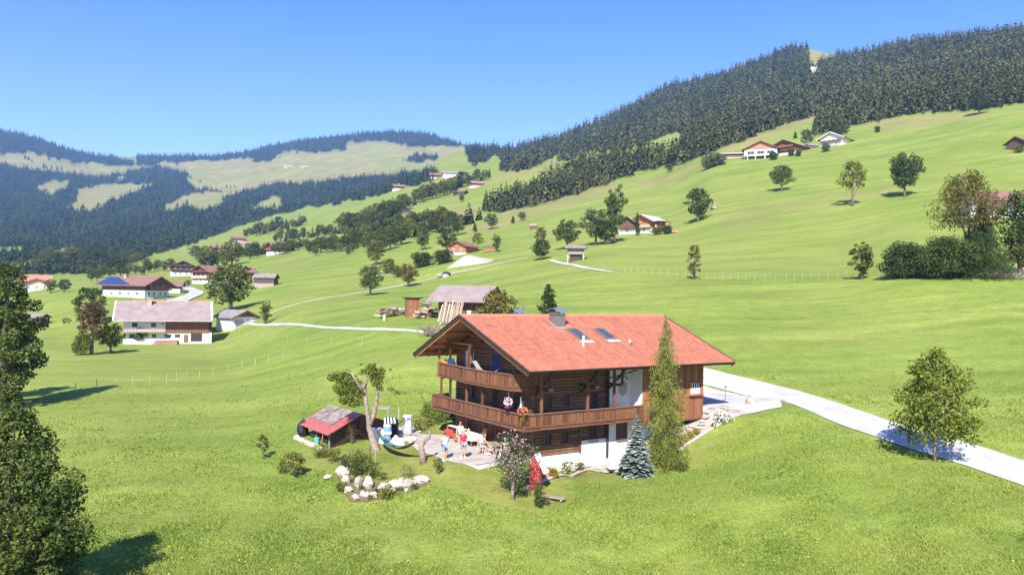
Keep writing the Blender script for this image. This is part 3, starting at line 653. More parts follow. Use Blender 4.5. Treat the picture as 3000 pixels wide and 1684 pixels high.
row([(1090, 685), (1160, 668), (1230, 660)], 36, 22, 'shrubby tree on the bank above the middle woodland band', 'shrubby trees on the bank above the woodland', KG, 6)
row([(707, 758), (790, 748), (870, 735), (960, 726), (1010, 715)], 30, 13, 'small dark tree in the hedgerow behind the village', 'hedgerow behind the village', KD, 7, .05)
row([(715, 693), (790, 682), (893, 662)], 32, 13, 'dark tree in the hillside row above the village', 'hillside row above the village', KD, 8, .3)
row([(800, 712), (870, 703), (1000, 682)], 30, 15, 'round dark tree along the steep field edge above the village', 'steep field edge above the village', KD, 9, .25)
row([(585, 800), (640, 790), (695, 775)], 62, 26, 'big leafy tree of the clump behind the red village farmhouse', 'clump behind the red village farmhouse', KD, 10, 0)
row([(560, 762), (610, 755), (700, 745), (760, 735)], 34, 22, 'leafy tree around the small hamlet above the village', 'trees around the small hamlet', KG, 11, .1)
row([(60, 770), (120, 764), (190, 758), (300, 742)], 34, 13, 'tree in the dark valley row behind the orange-roofed house', 'dark valley row at the far left', KD, 12, .6)
row([(330, 785), (380, 775), (440, 760)], 34, 16, 'leafy tree in the valley clump left of the village', 'valley clump left of the village', KD, 13, .1)
row([(230, 800), (280, 795), (330, 790)], 16, 20, 'low round bush on the slope left of the village', 'low bushes on the slope left of the village', ['bush', 'bushf'], 14, 0, 'bush', (1.2, 1.6))
row([(255, 832), (310, 812), (390, 805), (445, 800)], 30, 20, 'garden tree behind the farmhouse with the blue panels', 'garden trees behind the farmhouse with blue panels', KG, 15, 0)
row([(130, 860), (170, 858), (215, 858)], 44, 36, 'dark rounded tree beside the orange-roofed house', 'trees beside the orange-roofed house', KD, 16, 0)
row([(440, 862), (500, 850), (560, 845)], 22, 26, 'small garden tree beside the white village road', 'small garden trees beside the village road', KG, 17, 0)
row([(1035, 735), (1012, 748)], 30, 15, 'small tree at the corner of the barn field', 'small trees at the corner of the barn field', KG, 18, 0)
row([(820, 545), (900, 560), (960, 555), (1040, 560), (1090, 565)], 14, 14, 'tiny bluish tree on the far hillside pasture', 'tiny trees on the far hillside pasture', KD, 19, .4)
row([(2065, 497), (2100, 488), (2130, 470)], 34, 22, 'spreading bush below the white-walled hill farm', 'bushes below the white-walled hill farm', ['round_grey', 'bushg', 'round_olive'], 20, 0, 'bush', (1.1, 1.5))
row([(2250, 468), (2290, 466), (2330, 458), (2360, 452)], 22, 30, 'small garden bush in front of the hill farm', 'garden bushes in front of the hill farm', ['bush', 'bushg'], 21, 0, 'bush', (1.1, 1.4))
row([(600, 768), (700, 752), (800, 742)], 28, 16, 'leafy tree in the second line of the hedgerow behind the village', 'second line of the village hedgerow', KD, 31, .1)
row([(1005, 700), (1060, 705), (1100, 690), (1170, 680)], 44, 17, 'dense dark tree in the upper line of the middle woodland', 'upper line of the middle woodland', KD, 32, .25)
row([(1068, 735), (1110, 738), (1150, 725), (1190, 712)], 48, 20, 'broad tree in the lower line of the middle woodland', 'lower line of the middle woodland', KG, 33, 0)
row([(1200, 672), (1260, 665), (1330, 655)], 44, 17, 'dark tree in the woodland below the tan field', 'woodland below the tan field', KD, 34, .2)
row([(1000, 672), (1070, 662), (1130, 642), (1180, 618)], 40, 14, 'dark tree in the back line of the climbing row', 'back line of the climbing row', KD, 35, .1)
row([(150, 782), (260, 770), (330, 765)], 40, 13, 'dark valley tree in the front line left of the village', 'front line of the valley trees', KD, 36, .5)
row([(420, 790), (470, 795), (505, 790)], 30, 15, 'leafy tree left of the dark village chalet', 'trees left of the dark village chalet', KG, 37, 0)
row([(0, 800), (60, 795), (130, 790)], 34, 16, 'dark tree on the valley floor behind the left edge tree', 'valley floor trees at the left edge', KD, 38, .3)
def single(px, py, hp, wp, kind, label, cat='tree', rz=0, name=None, sink=.1):
    x, y, z, h, w = at_px(px, py, hp, wp); pr = P_[kind]
    return place_tree(pr, x, y, z-sink, h/pr['h'], w/pr['w'], rz, label, cat, None, name)
for a in [
 (2290, 560, 76, 84, 'wide_green', 'lone spreading tree with its shadow below on the hill, leftmost of the three in line'),
 (2498, 603, 132, 100, 'twin', 'slender two-stemmed olive tree on the hill with bare lower trunks'),
 (2650, 577, 126, 108, 'wide_dark', 'dense dark round tree with a pale trunk on the right hillside'),
 (2045, 650, 100, 92, 'round_green', 'round green tree on the slope right of the brown hillside house'),
 (2034, 818, 105, 56, 'slim', 'thin yellowing tree on the fence line in the middle of the meadow'),
 (1085, 865, 90, 78, 'round_grey', 'mop-headed grey-green tree beside the pale field track'),
 (1195, 840, 68, 62, 'round_autumn', 'yellowing tree with bare stem beside the field track'),
 (1605, 935, 108, 76, 'poplar', 'pointed dark shrub rising behind the red roof beside the chimney'),
 (1455, 945, 96, 128, 'busha', 'wide yellow-green bush behind the ridge beside the old barn'),
 (778, 950, 68, 40, 'tall', 'small egg-shaped tree right of the white garage'),
 (675, 912, 140, 160, 'round_green', 'large bushy tree behind the white garage'),
 (262, 950, 110, 95, 'round_dark', 'dark green tree behind the brown-leaved tree on the left'),
 (268, 1038, 156, 150, 'round_brown', 'brown-leaved tree left of the long farmhouse'),
 (325, 1035, 90, 84, 'round_green2', 'rounded green bush-like tree at the left corner of the long farmhouse'),
 (238, 1040, 62, 70, 'bushf', 'low light-green bush at the foot of the brown-leaved tree'),
 (412, 1008, 52, 46, 'round_dark', 'small tree against the white front of the long farmhouse'),
 (585, 958, 44, 26, 'tall', 'narrow bush between the long farmhouse and the garage'),
 (1800, 712, 168, 74, 'tall', 'tallest dark two-lobed tree left of the brown hillside house'),
 (1745, 718, 108, 96, 'round_grey', 'wide grey-green tree in front of the tallest dark tree'),
 (1772, 716, 70, 70, 'round_dark', 'dark low tree at the foot of the tallest dark tree'),
 (1662, 730, 86, 84, 'round_green2', 'round tree just left of the raised wooden hut'),
 (1584, 762, 62, 62, 'round_dark', 'dark round bush-like tree left of the white track end'),
 (1583, 748, 85, 56, 'slim', 'wispy light tree standing behind the dark round one'),
 (2525, 818, 108, 84, 'tall', 'leaning double-crowned small tree left of the big round hedges'),
 (1236, 733, 68, 50, 'round_green', 'small tree with a visible pale trunk in the meadow left of the mound'),
 (1309, 738, 70, 64, 'round_dark', 'round dark tree left of the orange-walled house'),
 (1399, 735, 54, 48, 'twin', 'thin-stemmed tree in front of the orange-walled house'),
 (1455, 738, 52, 32, 'tall', 'narrow tree at the right end of the wooden rack'),
 (1440, 672, 48, 44, 'round_grey', 'ragged tree in the tan field above the hillside'),
 (1503, 655, 24, 16, 'poplar', 'small dark conical tree at the edge of the tan field'),
 (1530, 647, 27, 28, 'round_grey', 'pale round tree at the edge of the tan field'),
 (1391, 680, 28, 18, 'poplar', 'small dark bush left of the ragged tree'),
 (1235, 783, 44, 86, 'bush', 'long dark green bush below the gravel mound, left half'),
 (1300, 772, 40, 80, 'bush', 'long dark green bush below the gravel mound, right half'),
 (1102, 776, 72, 66, 'round_olive', 'tall loose tree left of the long dark bush'),
 (1137, 800, 42, 50, 'bushf', 'light green bush under the tall loose tree'),
 (1165, 812, 34, 40, 'busha', 'yellowish bush between the mop-headed tree and the track'),
 (1175, 718, 62, 68, 'round_green2', 'broad tree at the meadow corner above the light green bush'),
 (1340, 690, 64, 56, 'round_green', 'tall tree at the right end of the middle woodland'),
 (2463, 404, 42, 58, 'round_green2', 'green tree behind the dark house high on the hill'),
 (2362, 430, 52, 42, 'round_grey', 'grey leafy tree behind the hill farm roof'),
 (2870, 335, 62, 70, 'round_dark', 'dark tree on the top meadow edge at the right'),
 (2570, 388, 18, 22, 'bush', 'tiny dark bush on the high meadow'),
 (1962, 505, 26, 26, 'round_autumn', 'brownish bush alone on the high pasture'),
 (2985, 448, 22, 34, 'bushf', 'bush beside the hut at the right edge'),
 (1335, 575, 20, 18, 'round_grey', 'small pale tree beside the dark hillside hut'),
 (1352, 592, 24, 20, 'round_green', 'small round tree below the dark hillside hut'),
 (1925, 688, 24, 44, 'bushg', 'garden shrub in front of the brown hillside house'),
 (1955, 686, 26, 36, 'bush', 'dark shrub at the right of the brown hillside house'),
 (1866, 690, 70, 22, 'poplar', 'climber-like narrow green tree against the brown hillside house'),
 (2420, 445, 26, 34, 'bushg', 'grey shrub left of the dark house high on the hill'),
]: single(*a[:5], a[5], cat='bush' if a[4].startswith('bush') else 'tree', rz=a[0]*.7)
single(1373, 657, 0.1, .1, 'bush', 'x') if 0 else None
for px, py, h, lb in ((1373, 657, 68, 'tall pointed spruce at the right end of the woodland band'), (1404, 645, 42, 'smaller pointed spruce at the edge of the tan field'), (2330, 405, 24, 'small conical spruce behind the hill farm'), (1236, 670, 46, 'dark spruce rising from the middle woodland')):
    x, y, z, h_, _ = at_px(px, py, h); s = h_/10
    tag(link('spruce_tree', SPR[2], None, (x, y, z-.3), (0, 0, px), (s*1.5, s*1.5, s)), lb, 'spruce')
# ---- bigger individual trees
def big_tree(px, py, hp, wp, base, seed, leaf, shape, n, size, label, nb=40, br=.3, open_=0, bark='bark', tr=None, dx=0, fill=.35, name='broadleaf_tree', pos=None):
    x, y, z = pos or hit(px, py); h = hp*y/FPX; w = wp*y/FPX
    pr = make_tree(name, w, h, h*base, seed, leaf, shape, n, size, tr or h*.022+.03, bark, open_, nb, br, fill)
    return place_tree(pr, x+dx, y, z, 1, 1, 0, label)
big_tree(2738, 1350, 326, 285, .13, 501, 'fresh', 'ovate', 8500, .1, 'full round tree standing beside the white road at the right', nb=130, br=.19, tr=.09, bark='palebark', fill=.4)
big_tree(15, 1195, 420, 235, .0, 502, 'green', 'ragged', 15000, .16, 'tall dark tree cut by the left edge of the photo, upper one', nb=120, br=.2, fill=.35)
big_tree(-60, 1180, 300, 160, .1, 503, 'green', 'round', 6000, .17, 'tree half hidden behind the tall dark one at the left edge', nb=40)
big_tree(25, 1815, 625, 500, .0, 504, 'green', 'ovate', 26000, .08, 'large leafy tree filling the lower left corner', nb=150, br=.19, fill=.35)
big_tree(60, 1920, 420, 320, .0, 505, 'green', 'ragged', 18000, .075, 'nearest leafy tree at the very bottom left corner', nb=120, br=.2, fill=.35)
# right-hand group
big_tree(2835, 808, 300, 262, .44, 506, 'autumn', 'ragged', 7500, .17, 'tall autumn-tinted tree with a bare dark trunk at the right', nb=80, br=.22, tr=.28, fill=.4)
big_tree(2988, 806, 250, 150, .04, 507, 'dark', 'round', 6000, .2, 'dark broad tree at the right edge beside the big spruce', nb=36)
big_tree(2650, 815, 100, 150, .0, 508, 'dark', 'round', 9000, .16, 'leftmost of the two big round hedge bushes at the right', nb=40, name='round_bush')
big_tree(2772, 815, 116, 178, .0, 509, 'dark', 'round', 11000, .16, 'right one of the two big round hedge bushes, touching the spruce', nb=44, name='round_bush')
def conifer(px, py, hp, rp, tiers, per, seed, leaf, label, asp=.3, droop=.3, z0=.02, jit=.25, name='spruce_tree', split=None, tr=.1, pos=None):
    x, y, z = pos or hit(px, py); h = hp*y/FPX; r = rp*y/FPX
    V, F, T = spruce_mesh('c', h, r, tiers, per, seed, None, asp=asp, droop=droop, z0=z0, jit=jit)
    e = empty(name, (x, y, z), 0, label, 'conifer'); MB().tube([(0, 0, -.3), (0, 0, h*.95)], [tr, .01], 7).build('trunk', MT['bark'], e)
    link('crown', np_mesh('crown', V, F, LF[leaf], T), e); return e, h
conifer(1863, 1390, 180, 50, 30, 30, 511, 'bluespruce', 'silvery blue young spruce in front of the larch by the house', asp=.28, droop=.12, tr=.04)
# ------------------------------------------------------------ the main chalet (local: x along the ridge, y to the left eave, z up)
rh = random.Random(21)
HZR = math.pi/2-TH
chalet = empty('chalet', h2w(0, 0, 0), HZR, 'big dark timber chalet with a salmon tiled roof and two wooden balconies', 'chalet')
U0, U1, VW = 2.18, 16.95, 4.91; RT, RE, WE = 9.09, 5.91, 7.64; SL = (RT-RE)/WE
roofz = lambda v: RT-SL*abs(v)
def part(mb, name, mat, parent=chalet, **k): return mb.build(name, MT[mat] if isinstance(mat, str) else mat, parent, **k)
# core body behind the cladding, with gable
m = MB(); zc = -1.7
m.hexa([(U0+.12, -VW+.12, zc), (U1-.1, -VW+.12, zc), (U1-.1, VW, zc), (U0+.12, VW, zc)], [(U0+.12, -VW+.12, roofz(VW)-.3), (U1-.1, -VW+.12, roofz(VW)-.3), (U1-.1, VW, roofz(VW)-.3), (U0+.12, VW, roofz(VW)-.3)])
m.hexa([(U0+.12, -VW+.12, roofz(VW)-.3), (U0+.12, VW-.1, roofz(VW)-.3), (U0+.12, 0, RT-.35)], [(U1-.1, -VW+.12, roofz(VW)-.3), (U1-.1, VW-.1, roofz(VW)-.3), (U1-.1, 0, RT-.35)])
part(m, 'wall', 'dark')
def logs(axis, a0, a1, z0, z1, holes, pos, hgt=.215, prof=None, name='log', mat='log'):
    """horizontal logs on a wall; axis 'v' = gable face at x=pos, 'u' = long face at y=pos"""
    z = z0
    while z < z1-.05:
        zt = min(z+hgt, z1); A, B = a0, a1
        if prof: lim = prof(zt); A, B = max(a0, -lim), min(a1, lim)
        if B-A < .15: break
        segs = [(A, B)]
        for (h0, h1, hz0, hz1) in holes:
            if hz0 < (z+zt)/2 < hz1:
                ns = []
                for s0, s1 in segs:
                    if h1 <= s0 or h0 >= s1: ns.append((s0, s1)); continue
                    if h0-s0 > .05: ns.append((s0, h0))
                    if s1-h1 > .05: ns.append((h1, s1))
                segs = ns
        for s0, s1 in segs:
            d = rh.uniform(-.012, .012); t = .17; q = MB(); L = (s1-s0)/2; H = (zt-z)/2-.012
            e = .03
            sec = [(-t/2, -H), (t/2-e, -H), (t/2, -H+e), (t/2, H-e), (t/2-e, H), (-t/2, H)]
            q.hexa([(-L, -a, b) for a, b in sec], [(L, -a, b) for a, b in sec])
            c = (s0+s1)/2; zz = (z+zt)/2
            if axis == 'u': q.build(name, MT[mat], chalet, (c, pos+.085-d, zz), (0, 0, 0))
            else: q.build(name, MT[mat], chalet, (pos+.085-d, c, zz), (0, 0, -math.pi/2))
        z = zt
def window(u, v, z0, z1, wd, face, cols=2, rows=3, frame='frame', glass='glass', depth=.1, sill=True, bar=.035, name='window', curtain=None):
    """window centred at u (long face) or v (gable face)"""
    f = MB(); H = (z1-z0); w = wd/2; b = .075
    for x0, x1, y0, y1 in ((-w-b, -w, -b, H+b), (w, w+b, -b, H+b), (-w, w, H, H+b), (-w, w, -b, 0)): f.box(x0, x1, -.04, .12, y0, y1)
    if face == 'side': loc = (u, v, z0); rz = 0
    else: loc = (u, v, z0); rz = -math.pi/2
    W_ = f.build(name, MT[frame], chalet, loc, (0, 0, rz))
    MB().box(-w, w, .075, .1, 0, H).build('pane', MT[glass], W_)
    mb = MB()
    for i in range(1, cols): x = -w+wd*i/cols; mb.box(x-bar/2, x+bar/2, .03, .075, 0, H)
    for i in range(1, rows): z = H*i/rows; mb.box(-w, w, .035, .072, z-bar/2*.8, z+bar/2*.8)
    if cols > 1 or rows > 1: mb.build('glazing_bar', MT['frame'] if frame == 'frame' else MT['white'], W_)
    if sill: MB().box(-w-.12, w+.12, -.13, .06, -b-.06, -b).build('sill', MT['rail'], W_)
    return W_
GF = U0                                     # gable face
SF = -VW                                    # long face
def gh(v0, v1, z0, z1): return (min(v0, v1), max(v0, v1), z0, z1)
g_holes = [gh(2.34, 3.11, .62, 1.38), gh(.62, -.85, -.2, 1.97), gh(-2.94, -3.54, .6, 1.35), gh(1.9, 2.6, 2.9, 3.9), gh(-.25, -1.1, 2.0, 4.05), gh(1.9, 3.66, 4.7, 6.6), gh(-.3, -1.2, 4.4, 6.6), gh(-2.9, -3.6, 2.9, 3.9)]
logs('v', -VW, VW, .3, 6.5, g_holes, GF)
logs('v', -VW, VW, 6.5, 8.7, [gh(-.3, -1.2, 4.4, 6.6)], GF, prof=lambda z: (RT-.25-z)/SL)
logs('v', -VW, 0, -.02, .3, g_holes, GF, .16)
part(MB().box(GF-.03, GF+.12, .62, VW+.02, -.3, .3), 'plinth', 'pinkplaster')
logs('u', U0, 8.62, .75, roofz(VW)-.35, [(3.24, 3.92, .63, 1.45), (4.72, 5.36, .61, 1.47), (7.05, 7.83, .6, 1.57), (3.3, 3.9, 3.0, 3.95), (4.85, 5.38, 3.05, 4.0), (7.2, 7.85, 2.05, 3.98)], SF)
logs('u', U0, 6.38, -.08, .75, [(3.24, 3.92, .63, 1.45), (4.72, 5.36, .61, 1.47)], SF)
for a in (GF+.02, GF-.0):
    pass
# projecting log heads at the corner
for i in range(20):
    q = MB().box(-.09, .09, -.16, .16, -.085, .085)
    q.build('log', MT['log'], chalet, (GF-.02, SF-.12, .45+i*.24), (0, 0, rh.uniform(-.05, .05)))
part(MB().box(GF-.12, 6.36, SF-.06, SF+.1, -1.7, -.1), 'plinth', 'plaster')
part(MB().box(6.40, 8.62, SF-.075, SF+.1, -1.7, .72), 'plinth', 'plaster')
part(MB().box(6.38, 8.64, SF-.14, SF-.078, .70, .76), 'plinth_ledge', 'rail')
part(MB().box(8.78, 16.9, SF-.05, SF+.13, -1.7, 1.98).box(8.78, 10.93, SF-.05, SF+.13, 1.98, roofz(VW)-.3), 'plaster_wall', 'plaster')
part(MB().box(8.6, 8.76, SF-.17, SF+.1, -.6, roofz(VW)-.3), 'corner_post', 'dark')
part(MB().box(6.2, 6.36, SF-.13, SF-.02, -.1, 1.95), 'corner_post', 'beam')
# mural: soft painted mountain and disc on the plaster
def mural():
    w = N('wall_painting'); v = w.coord(); s = w.n('ShaderNodeSeparateXYZ'); w.l(v, s.inputs[0]); x, _, z = s.outputs
    d = w.math('SQRT', w.math('ADD', w.math('POWER', w.math('MULTIPLY', x, 1.35), 2.), w.math('POWER', z, 2.)))
    n = w.noise(v, 3, 5, .6); dn = w.math('ADD', d, w.math('MULTIPLY', w.math('SUBTRACT', n, .5), .16))
    inner = w.ramp(w.noise(v, 5, 4, .6, st=(2.2, 1, .8)), [(.35, (.3, .22, .16)), (.5, (.55, .47, .4)), (.62, (.42, .4, .16))])
    c = w.mix(w.ramp(dn, [(.52, 1.), (.6, 0.)]), (.76, .74, .73), inner)
    arc = w.math('MULTIPLY', w.ramp(dn, [(.7, 0.), (.8, 1.), (.93, 1.), (1.02, 0.)]), w.ramp(z, [(.5, 0.), (.62, 1.)]))
    c = w.mix(arc, c, w.ramp(n, [(.4, (.05, .32, .55)), (.6, (.12, .48, .42))])); w.col(c); w.b.inputs['Roughness'].default_value = .9; return w.m
MB().box(-.92, .82, -.02, 0, -1.2, 1.3).build('wall_painting', mural(), chalet, (10.08, SF-.052, 4.1))
part(MB().box(10.86, 10.935, -6.08, SF-.06, 1.98, roofz(6.1)-.3), 'plaster_wall', 'plaster')
# windows and doors
for vc, z0, z1, wd in ((2.725, .7, 1.3, .6), (-3.24, .68, 1.27, .48), (2.25, 2.98, 3.82, .55), (-3.25, 2.98, 3.82, .55)):
    window(GF, vc, z0, z1, wd, 'gable', 2, 2)
for uc, z0, z1, wd in ((3.58, .71, 1.37, .52), (5.04, .69, 1.39, .5), (7.44, .68, 1.49, .62), (3.6, 3.08, 3.87, .45), (5.115, 3.13, 3.92, .38)):
    window(uc, SF, z0, z1, wd, 'side', 2, 3)
window(7.525, SF, 2.1, 3.9, .5, 'side', 2, 4, name='balcony_door', sill=False)
W_ = window(10.02, SF-.08, .58, 1.55, .84, 'side', 1, 1, glass='frame')
for i in range(7): MB().box(-.055, .055, .0, .03, .02, .95).build('shutter_slat', MT['oldwood'], W_, (-.36+i*.12, .02, 0))
d = part(MB().box(-.7, .74, -.05, .1, 1.97, 2.07).box(-.7, -.6, -.05, .1, 0, 1.97).box(.64, .74, -.05, .1, 0, 1.97), 'door', 'beam', loc=(GF, -.13, -.05), rot=(0, 0, -math.pi/2))
for i in range(8): MB().box(-.07, .07, .03, .07, 0, 1.95).build('door_board', MT['board'], d, (-.53+i*.155, 0, .0))
MB().box(-.02, .02, -.02, .03, -.06, .06).build('handle', MT['metal'], d, (.45, 0, 1.0))
d = part(MB().box(-.44, .44, -.04, .1, 2.0, 2.08).box(-.44, -.36, -.04, .1, 0, 2.0).box(.36, .44, -.04, .1, 0, 2.0), 'balcony_door', 'beam', loc=(GF, -.67, 2.05), rot=(0, 0, -math.pi/2))
MB().box(-.36, .36, .05, .08, 0, 2.0).build('door_leaf', MT['dark'], d)
# glazed upper front with timber frame standing forward
w_ = window(GF, 2.78, 4.55, 6.5, 1.68, 'gable', 3, 1, frame='rail', sill=False, name='balcony_window')
MB().box(-.13, .13, .045, .06, .1, 1.8).build('curtain', MT['white'], w_, (-.68, 0, 0))
part(MB().beam((1.5, 4.62, 4.4), (1.5, 4.62, 6.9), .13, .13).beam((1.5, 1.75, 4.4), (1.5, 1.75, 6.9), .12, .12).beam((1.5, 4.72, 6.92), (1.5, 1.4, 6.92), .12, .14).beam((1.5, 4.6, 6.8), (2.2, 4.6, 6.8), .1, .12), 'timber_frame', 'orange')
MB().box(-.44, .44, -.02, .02, 0, 2.1).build('blue_curtain', MT['blue'], chalet, (GF-.06, -.75, 4.45), (0, 0, -math.pi/2))
part(MB().beam((GF-.05, -1.35, 4.4), (GF-.05, -1.35, 6.6), .1, .1).beam((GF-.05, -.2, 4.4), (GF-.05, -.2, 6.8), .1, .1), 'door_post', 'rail')
# ---- balconies
def balcony(path, ztop, zbot, zb0, zb1, floor, name, bulge=None):
    """path: (u,v) points; boards hang between rail and bottom beam"""
    root = part(floor, name, 'oldwood')
    bm = None
    for (a, b) in zip(path[:-1], path[1:]):
        a = Vector((a[0], a[1], 0)); b = Vector((b[0], b[1], 0)); d = b-a; L = d.length; ang = math.atan2(d.y, d.x); nrm = Vector((d.y, -d.x, 0)).normalized()
        n = max(1, round(L/.150)); bw = L/n
        q = MB(); w = bw/2-.007; q.hexa([(-w, -.012, 0), (w, -.012, 0), (w, .012, 0), (-w, .012, 0)], [(-w*.9, -.012, zb1-zb0), (w*.9, -.012, zb1-zb0), (w*.9, .012, zb1-zb0), (-w*.9, .012, zb1-zb0)])
        me = q.mesh('board', MT['board'])
        for i in range(n):
            p = a+d*((i+.5)/n)
            link('board', me, root, (p.x, p.y, zb0+rh.uniform(-.006, .006)), (0, 0, ang))
        ex = d.normalized()*.04
        MB().beam(a-ex+Vector((0, 0, ztop-.035)), b+ex+Vector((0, 0, ztop-.035)), .17, .07).build('handrail', MT['rail'], root)
        MB().beam(a+Vector((0, 0, ztop-.11)), b+Vector((0, 0, ztop-.11)), .07, .07).build('upper_rail', MT['beam'], root)
        MB().beam(a+Vector((0, 0, zb0-.03)), b+Vector((0, 0, zb0-.03)), .09, .1).build('lower_rail', MT['beam'], root)
        MB().beam(a-ex+Vector((0, 0, zbot+.09)), b+ex+Vector((0, 0, zbot+.09)), .13, .09).build('edge_beam', MT['beam'], root)
        MB().beam(a-ex*2+Vector((0, 0, zbot+.018)), b+ex*2+Vector((0, 0, zbot+.018)), .19, .036).build('edge_board', MT['rail'], root)
    for p in path: MB().box(-.07, .07, -.07, .07, zbot+.04, ztop-.07).build('baluster_post', MT['beam'], root, (p[0], p[1], 0))
    return root
fl = MB().box(.8, U0-.0, -VW, 5.8, 2.04, 2.12).box(.8, 10.9, -6.12, SF, 2.045, 2.125)
for i in range(9): fl.beam((.9, 5.2-i*1.25, 1.94), (U0, 5.2-i*1.25, 1.94), .14, .18)
for i in range(8): fl.beam((2.6+i*1.15, -6.05, 1.94), (2.6+i*1.15, SF, 1.94), .14, .18)
balcony([(U0, 5.84), (.76, 5.84), (.76, 1), (.76, -1.2), (.76, -3.6), (.76, -6.16), (2.15, -6.16), (5.96, -6.16), (8.3, -6.16), (10.9, -6.16)], 3.0, 1.93, 2.2, 2.88, fl, 'lower_balcony')
fl = MB().hexa([(U0, 5.15, 4.42), (U0, -5.15, 4.42), (.8, -5.05, 4.42), (.45, -2.6, 4.42), (.45, .6, 4.42), (.75, 2.6, 4.42), (.85, 5.15, 4.42)], [(U0, 5.15, 4.49), (U0, -5.15, 4.49), (.8, -5.05, 4.49), (.45, -2.6, 4.49), (.45, .6, 4.49), (.75, 2.6, 4.49), (.85, 5.15, 4.49)])
for i in range(8): fl.beam((.75, 4.7-i*1.3, 4.33), (U0, 4.7-i*1.3, 4.33), .13, .16)
balcony([(U0, 5.2), (.85, 5.2), (.72, 2.7), (.42, .7), (.42, -2.2), (.72, -4.95), (1.6, -5.25), (2.6, -5.3)], 5.44, 4.36, 4.6, 5.33, fl, 'upper_balcony')
# posts
for u, v, z0, z1, mt in ((.8, 4.66, 2.1, 4.4, 'beam'), (.8, 3.31, 2.1, 4.4, 'dark'), (.8, 1.0, 2.1, 4.4, 'beam'), (.8, -1.1, 2.1, 4.4, 'beam'), (.85, 5.15, 4.4, roofz(5.15)-.4, 'orange'), (.55, .3, 4.4, 7.0, 'beam'), (.8, -4.9, 4.4, roofz(4.9)-.4, 'beam')):
    MB().box(-.065, .065, -.065, .065, 0, z1-z0).build('post', MT[mt], chalet, (u, v, z0))
for u in (2.14, 5.96, 8.3):
    MB().box(-.075, .075, -.075, .075, 0, roofz(6.1)-.45-2.0).build('post', MT['beam'], chalet, (u, -6.1, 2.0))
    s_ = MB(); s_.beam((0, SF-.05, 4.55), (0, -7.0, 4.55+.0), .13, .16).beam((0, -5.1, 4.0), (0, -7.1, roofz(7.1)-.4), .12, .12).beam((0, -6.7, 4.55), (0, -6.7, roofz(6.7)-.4), .12, .12)
    if u != 8.3 or 1: s_.build('bracket', MT['dark'], chalet, (u+.18, 0, 0))
# ---- rear boarded bay
part(MB().box(10.945, 17.0, -6.1, SF, 1.74, 5.9).box(17.0, 17.02, -6.1, 4.9, 1.74, 5.9), 'bay_wall', 'dark')
n = 29; bw = (16.98-10.97)/n
for k, (z0, z1) in enumerate(((1.66, 3.36), (3.46, 5.75))):
    lo = MB().box(-bw/2+.006, bw/2-.006, -.022, .022, 0, z1-z0).mesh('bay_board', MT['bay']); cut = MB().box(-bw/2+.006, bw/2-.006, -.022, .022, 0, z1-4.36).mesh('bay_board', MT['bay'])
    for i in range(n):
        u = 10.97+bw*(i+.5)
        if k and 15.5 < u < 16.8: link('bay_board', cut, chalet, (u, -6.13+rh.uniform(-.006, .006), 4.36))
        else: link('bay_board', lo, chalet, (u, -6.13+rh.uniform(-.006, .006), z0))
endb = MB().box(-.02, .02, -.13, .13, 0, 4.0).mesh('bay_board', MT['bay'])
for i in range(38): link('bay_board', endb, chalet, (17.045, -5.97+i*.28, 1.7+(0 if i*.28 < 1.2 else .5)))
part(MB().box(10.92, 17.07, -6.2, -6.16, 3.36, 3.46), 'bay_rail', 'orange')
part(MB().box(10.9, 17.08, -6.19, -6.1, 1.6, 1.72), 'bay_sill_beam', 'beam')
w_ = window(16.15, -6.22, 3.5, 4.28, 1.14, 'side', 5, 2, frame='orange', sill=True, bar=.05, name='bay_window')
MB().box(-.5, .5, .055, .07, .03, .36).build('curtain', MT['white'], w_)
part(MB().box(10.93, 11.03, -6.19, -6.05, 3.0, 5.7), 'bay_corner_board', 'orange')
# ---- roof: slabs, soffit, rafters, purlins, bargeboards, tiles
UF, UR = -.4576, 18.81                      # ridge ends
def slope_pt(u, v, dz=0): return (u, v, roofz(v)+dz)
roof = MB()
for s in (1, -1):
    a = [(UF+.04, 0, RT-.06), (UR-.04, 0, RT-.06), (18.64, s*(WE-.03), RE-.05), (.04, s*(WE-.03), RE-.05)]
    if s > 0: a = a[::-1]
    roof.hexa([(x, y, z-.12) for x, y, z in a][::1], a)
roof = part(roof, 'roof', 'soffit')
# tiles as relief: courses of small tiles, each a thin wedge
def tiles():
    V = []; F = []; T = []; r = np.random.RandomState(5); tw, tl = .19, .33
    rows = int(math.hypot(WE, RT-RE)/tl)
    for s in (1, -1):
        for j in range(rows+1):
            t0 = j/(rows+1); t1 = (j+1.12)/(rows+1); v0, v1 = WE*t0, min(WE+.04, WE*t1); uf = UF*(1-t0); ur = UR+(18.68-UR)*t0
            n = int((ur-uf)/tw); us = uf+(np.arange(n)+(.5 if j % 2 else 0))*(ur-uf)/n; w = (ur-uf)/n*.94
            for u in us:
                if u+w > ur+.02: w_ = ur-u
                else: w_ = w
                if w_ < .03: continue
                dz = r.uniform(-.004, .004); b = len(V)
                z0 = RT-SL*v0-.018; z1 = RT-SL*v1+.03+dz
                V += [(u, s*v0, z0), (u+w_, s*v0, z0), (u+w_, s*v1, z1), (u, s*v1, z1), (u+w_, s*v1, z1-.035), (u, s*v1, z1-.035)]
                F += [(b, b+1, b+2, b+3), (b+3, b+2, b+4, b+5)]; T += [r.rand()]*6
    return np_mesh('roof_tiles', V, F, tile_mat(), T)
